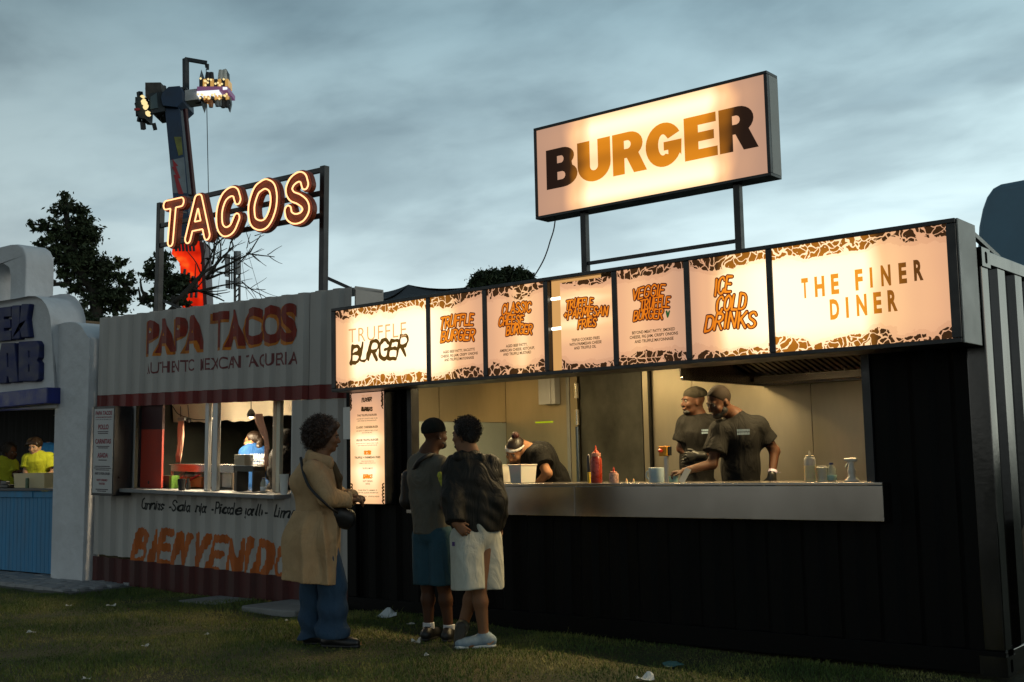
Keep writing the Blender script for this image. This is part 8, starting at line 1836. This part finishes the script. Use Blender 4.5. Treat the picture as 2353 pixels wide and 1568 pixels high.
tlat('water_bottle', 'clear water bottle beside the peach tent leg of the taco stall', 'bottle', 1878, .10, [('bottle_body', MATS['clear bottle'], [(.004, 0), (.030, 0), (.032, .05), (.032, .10), (.014, .14)]), ('label', M_WHITEPL, [(.0325, .02), (.0335, .021), (.0335, .06), (.0325, .061)]), ('cap', mat('navy cap', (.02, .03, .12), .4), [(.004, .14), (.014, .14), (.014, .152), (.004, .153)])])
tlat('paper_cup', 'tall white paper cup at the right end of the taco shelf', 'cup', 2170, -.10, [('cup_body', M_WHITEPL, [(.004, 0), (.034, 0), (.046, .20), (.048, .204), (.042, .205)])])
# tied back curtains, cables and hooks
M_PK = mat('peach curtain cloth', (.62, .36, .26), .85, bump=((60, 60, 4), .4, .01))
def ctn(label, pts, wd, y):
    V = []; F = []; n = 8
    for (cx, cy), w in zip(pts, wd):
        c_ = tl(cx, cy, y)
        for k in range(n+1):
            u = k/n; V.append(tw(c_[0]+(u-.5)*w, y+.014*math.sin(u*14+cy*.01), c_[1]))
    m = len(pts)
    for i in range(m-1):
        for k in range(n): q = i*(n+1)+k; F.append((q, q+1, q+n+2, q+n+1))
    o_ = mk('curtain', np.array(V), F, M_PK, None, smooth=True); s_ = o_.modifiers.new('s', 'SOLIDIFY'); s_.thickness = .004; tag(o_, label, 'curtain', 'peach curtains in the taco stall'); return o_
ctn('narrow peach curtain strip hanging in the left half of the taco hatch', [(722, 395), (712, 480), (700, 620), (690, 760), (680, 880), (676, 985)], [.115, .11, .115, .115, .12, .10], .55)
ctn('peach curtain gathered against the right tent leg of the taco stall', [(1815, 295), (1835, 400), (1880, 560), (1915, 680), (1925, 760), (1925, 900), (1930, 1040)], [.14, .15, .11, .06, .075, .05, .06], .45)
t = thing('hanging_cable', 'black cables and round hook under the taco stall canopy', 'cable', tw(-2.8, .6, 1.9))
def tc(pts, y): return [tw(*(lambda q: (q[0], y, q[1]))(tl(a, b, y))) for a, b in pts]
for pts in ([(700, 190), (702, 260), (706, 340)], [(805, 170), (812, 250), (818, 350)], [(590, 190), (660, 290), (760, 335), (900, 375), (1045, 380)]): MB().tube(crv(tc(pts, .6)), .006, 5).build('cable', M_BLKMET, t, smooth=True)
p = tc([(818, 385)], .6)[0]; q_ = MB(); ballm(q_, p, .032, 10); q_.build('hook_ball', M_BLKMET, t, smooth=True)
q_ = TB(); a = tl(672, 395, .58); b = tl(778, 345, .58); q_.box((a[0], .56, a[1]), (b[0], .62, b[1])); o_ = q_.build('curtain_clip', M_ALU, None, bevel=.01); tag(o_, 'grey clip holding the narrow peach curtain strip', 'clip')
# ------------------------------------------------------------------ kebab counter
def kl(cx, cy, y=8.0): p = on(*c2x(cx, cy), 1, y); return p[0], p[2]
a = kl(105, 670, 7.9); b = kl(352, 575, 7.9); t = thing('tub', 'clear plastic tub in front of the person with the dark fringe', 'tub', ((a[0]+b[0])/2, 8.0, 1.15)); tub(a[0], b[0], 7.9, 8.15, 1.152, b[1]-1.152, mat('clear tub plastic', (.60, .55, .38), .3, alpha=.72), t); rimbox(a[0], b[0], 7.9, 8.15, b[1], MATS['clear tub plastic'], t)
c_ = kl(217, 670, 7.84); t = thing('drink_can', 'slim green and silver can in front of the clear tub', 'can', (c_[0], 7.84, 1.15)); MB().lathe((c_[0], 7.84, 1.151), [(.004, 0), (.022, 0), (.026, .006), (.026, .120), (.021, .130), (.004, .130)], 14).build('can_body', mat('green can print', (.10, .16, .10), .35, .4, noise=(30, .8)), t, smooth=False); MB().lathe((c_[0], 7.84, 1.283), [(.004, 0), (.021, 0), (.020, .005), (.004, .005)], 14).build('can_top', M_ALU, t)
c_ = kl(38, 660, 7.9); t = thing('card_reader', 'black card reader at the left end of the blue counter', 'card reader', (c_[0], 7.9, 1.15)); MB().box((c_[0]-.10, 7.88, 1.151), (c_[0]+.11, 7.98, 1.20)).build('reader_body', M_BLKMET, t, bevel=.01); MB().box((c_[0]-.06, 7.87, 1.201), (c_[0]+.09, 7.93, 1.245)).build('reader_screen', mat('reader grey', (.05, .05, .055), .3), t, bevel=.006)

# ================================================================== LITTER
M_PAPER = mat('tissue paper', (.50, .54, .56), .85, bump=(60, .5, .004)); M_CARD = mat('pale card', (.50, .50, .47), .85); M_LEAFD = mat('dry leaf', (.30, .14, .03), .8)
def scrap(px, py, w, h_, label, m, cat='paper scrap', lift=.0, seed=0, name='paper_scrap'):
    g_ = on(px, py, 2, 0); z0 = gz(g_[0], g_[1]); rs = np.random.RandomState(seed+int(px)); k = sc_at(g_[0], g_[1]); W, H = w*k, h_*k; n = 6
    V = []; F = []
    a0 = rs.uniform(-.3, .3)
    for j in range(4):
        for i in range(n+1):
            u = i/n-.5; v = j/3-.5; e = 1-.25*rs.rand(); p = g_+_r0*(u*W*e)+_F2*(v*W*.45); zz = z0+.012+H*(.5+.5*math.sin(u*5+v*3+seed))*(.35+.65*abs(v+.5))*rs.uniform(.7, 1.1)
            V.append((p[0], p[1], zz))
    for j in range(3):
        for i in range(n): q = j*(n+1)+i; F.append((q, q+1, q+n+2, q+n+1))
    o_ = mk(name, np.array(V), F, m, None, smooth=False); s_ = o_.modifiers.new('s', 'SOLIDIFY'); s_.thickness = .002; tag(o_, label, cat, 'litter on the grass'); return o_
for args in ((889, 1424, 50, 22, 'large crumpled white napkin on the grass right of the person in the coat', M_PAPER), (956, 1474, 22, 16, 'bent white card scrap left of the feet of the person in the knit cap', M_CARD), (981, 1504, 14, 7, 'small torn paper left of the pale blue trainer', M_CARD),
             (944, 1436, 20, 3, 'thin white fork like scrap behind the feet of the two waiting friends', M_CARD), (1568, 1436, 8, 7, 'tiny white scrap on the bottom rail of the black container', M_CARD), (1548, 1516, 50, 14, 'dull teal crumpled bag on the dark grass at the lower right', mat('teal film', (.05, .14, .14), .5)),
             (1482, 1548, 46, 18, 'crumpled white tissue on the grass near the bottom edge', M_PAPER), (72, 1456, 22, 5, 'small white scrap on the grass at the far left', M_CARD), (157, 1392, 14, 4, 'pale scrap in the turf left of the white stall slabs', M_CARD), (256, 1394, 22, 5, 'flat pale scrap near the corner of the paving', M_CARD),
             (475, 1465, 12, 5, 'tiny white square in the middle of the left grass', M_CARD), (334, 1491, 18, 6, 'folded pale scrap on the left grass', M_CARD), (199, 1562, 22, 5, 'pale scrap at the bottom edge on the left', M_CARD), (659, 1429, 8, 4, 'tiny white fleck left of the jeans', M_CARD)): scrap(*args, seed=int(args[0]) % 7)
for i, (x, y) in enumerate(((663, 1394), (620, 1386), (508, 1372), (482, 1368))): scrap(x, y, 13, 4, ['curled orange leaf on the thick pale slab', 'curled orange leaf left of the ankles on the thick slab', 'curled pink brown leaf on the thin slab', 'small curled leaf at the left end of the thin slab'][i], M_LEAFD, 'leaf', seed=i, name='dry_leaf')
scrap(818, 1480, 30, 8, 'patch of orange brown leaves at the toes of the jeans', M_LEAFD, 'leaf', seed=3, name='dry_leaf')

# tan post cut by the right edge of the picture
p_ = on(2347, 1300, 1, 7.62); t = thing('post', 'tan round edged post with a dark joint at the right edge of the photo', 'post', (p_[0]+.17, 7.80, gz(-2, 7.8)))
M_TAN = mat('tan painted post', (.17, .13, .09), .8, noise=(5, .3), bump=(40, .3)); MB().box((p_[0], 7.62, -.09), (p_[0]+.34, 7.96, .36)).build('lower_section', M_TAN, t, bevel=.05); MB().box((p_[0], 7.62, .372), (p_[0]+.34, 7.96, .93)).build('upper_section', M_TAN, t, bevel=.05)

# ================================================================== GRASS
def grass():
    rs = np.random.RandomState(17); V = []; nb = 0
    n = 420000
    x = rs.uniform(-17.5, -0.5, n); y = rs.uniform(2.3, 7.9, n)
    d = x*_F2[0]+y*_F2[1]; u = (x*_r0[0]+y*_r0[1])/d*FPX+1176; pv = 1030+CAM_H/d*FPX*1.0
    keep = (u > -60) & (u < 2420) & (pv < 1640) & (d > 5)
    keep &= ~((x > -17.2) & (x < -12.05) & (y > 6.95)); keep &= (y < 7.70)
    dens = 0.55+0.45*np.sin(x*2.3+1.7*np.sin(y*1.9))*np.sin(y*2.9+x*.7); keep &= rs.rand(n) < (0.42+0.58*dens)
    x, y = x[keep], y[keep]; n = len(x); z = gh(x, y)-.004
    hgt = rs.uniform(.016, .046, n)*(0.8+.5*np.sin(x*3.1)*np.sin(y*2.3+.5)**2); tall = rs.rand(n) < .01; hgt[tall] *= 2.0
    a = rs.uniform(0, 2*PI, n); w = rs.uniform(.0018, .0036, n); lean = rs.uniform(.2, 1.1, n)*hgt; la = rs.uniform(0, 2*PI, n)
    P = np.stack([x, y, z], 1); S = np.stack([np.cos(a)*w, np.sin(a)*w, 0*a], 1); Ld = np.stack([np.cos(la)*lean, np.sin(la)*lean, 0*a], 1); U = np.stack([0*a, 0*a, hgt], 1)
    VV = np.stack([P-S, P+S, P+S*.7+U*.6+Ld*.35, P-S*.7+U*.6+Ld*.35, P+U+Ld], 1).reshape(-1, 3)
    i = np.arange(n)*5; F = np.concatenate([np.stack([i, i+1, i+2], 1), np.stack([i, i+2, i+3], 1), np.stack([i+3, i+2, i+4], 1)])
    m = mat('grass blades', (.05, .06, .02), .75); nt = m.node_tree; N = nt.nodes; L = nt.links; b = N['Principled BSDF']
    tc_ = N.new('ShaderNodeTexCoord'); t1_ = N.new('ShaderNodeTexNoise'); L.new(tc_.outputs['Object'], t1_.inputs['Vector']); t1_.inputs['Scale'].default_value = 1.1; t1_.inputs['Detail'].default_value = 5
    t2_ = N.new('ShaderNodeTexNoise'); L.new(tc_.outputs['Object'], t2_.inputs['Vector']); t2_.inputs['Scale'].default_value = 55
    ad = N.new('ShaderNodeMath'); ad.operation = 'MULTIPLY_ADD'; L.new(t2_.outputs[0], ad.inputs[0]); ad.inputs[1].default_value = .55; L.new(t1_.outputs[0], ad.inputs[2])
    c_ = ramp_node(nt, ad.outputs[0], [(.56, (.024, .050, .008)), (.74, (.070, .115, .016)), (.87, (.17, .18, .035)), (1.0, (.34, .29, .11))]); L.new(c_, b.inputs['Base Color'])
    g_ = mk('grass', VV, F, m, None, kind='stuff', loc=(-7, 5, 0)); tag(g_, 'short trampled green and straw coloured grass in front of the stalls', 'grass')
grass()
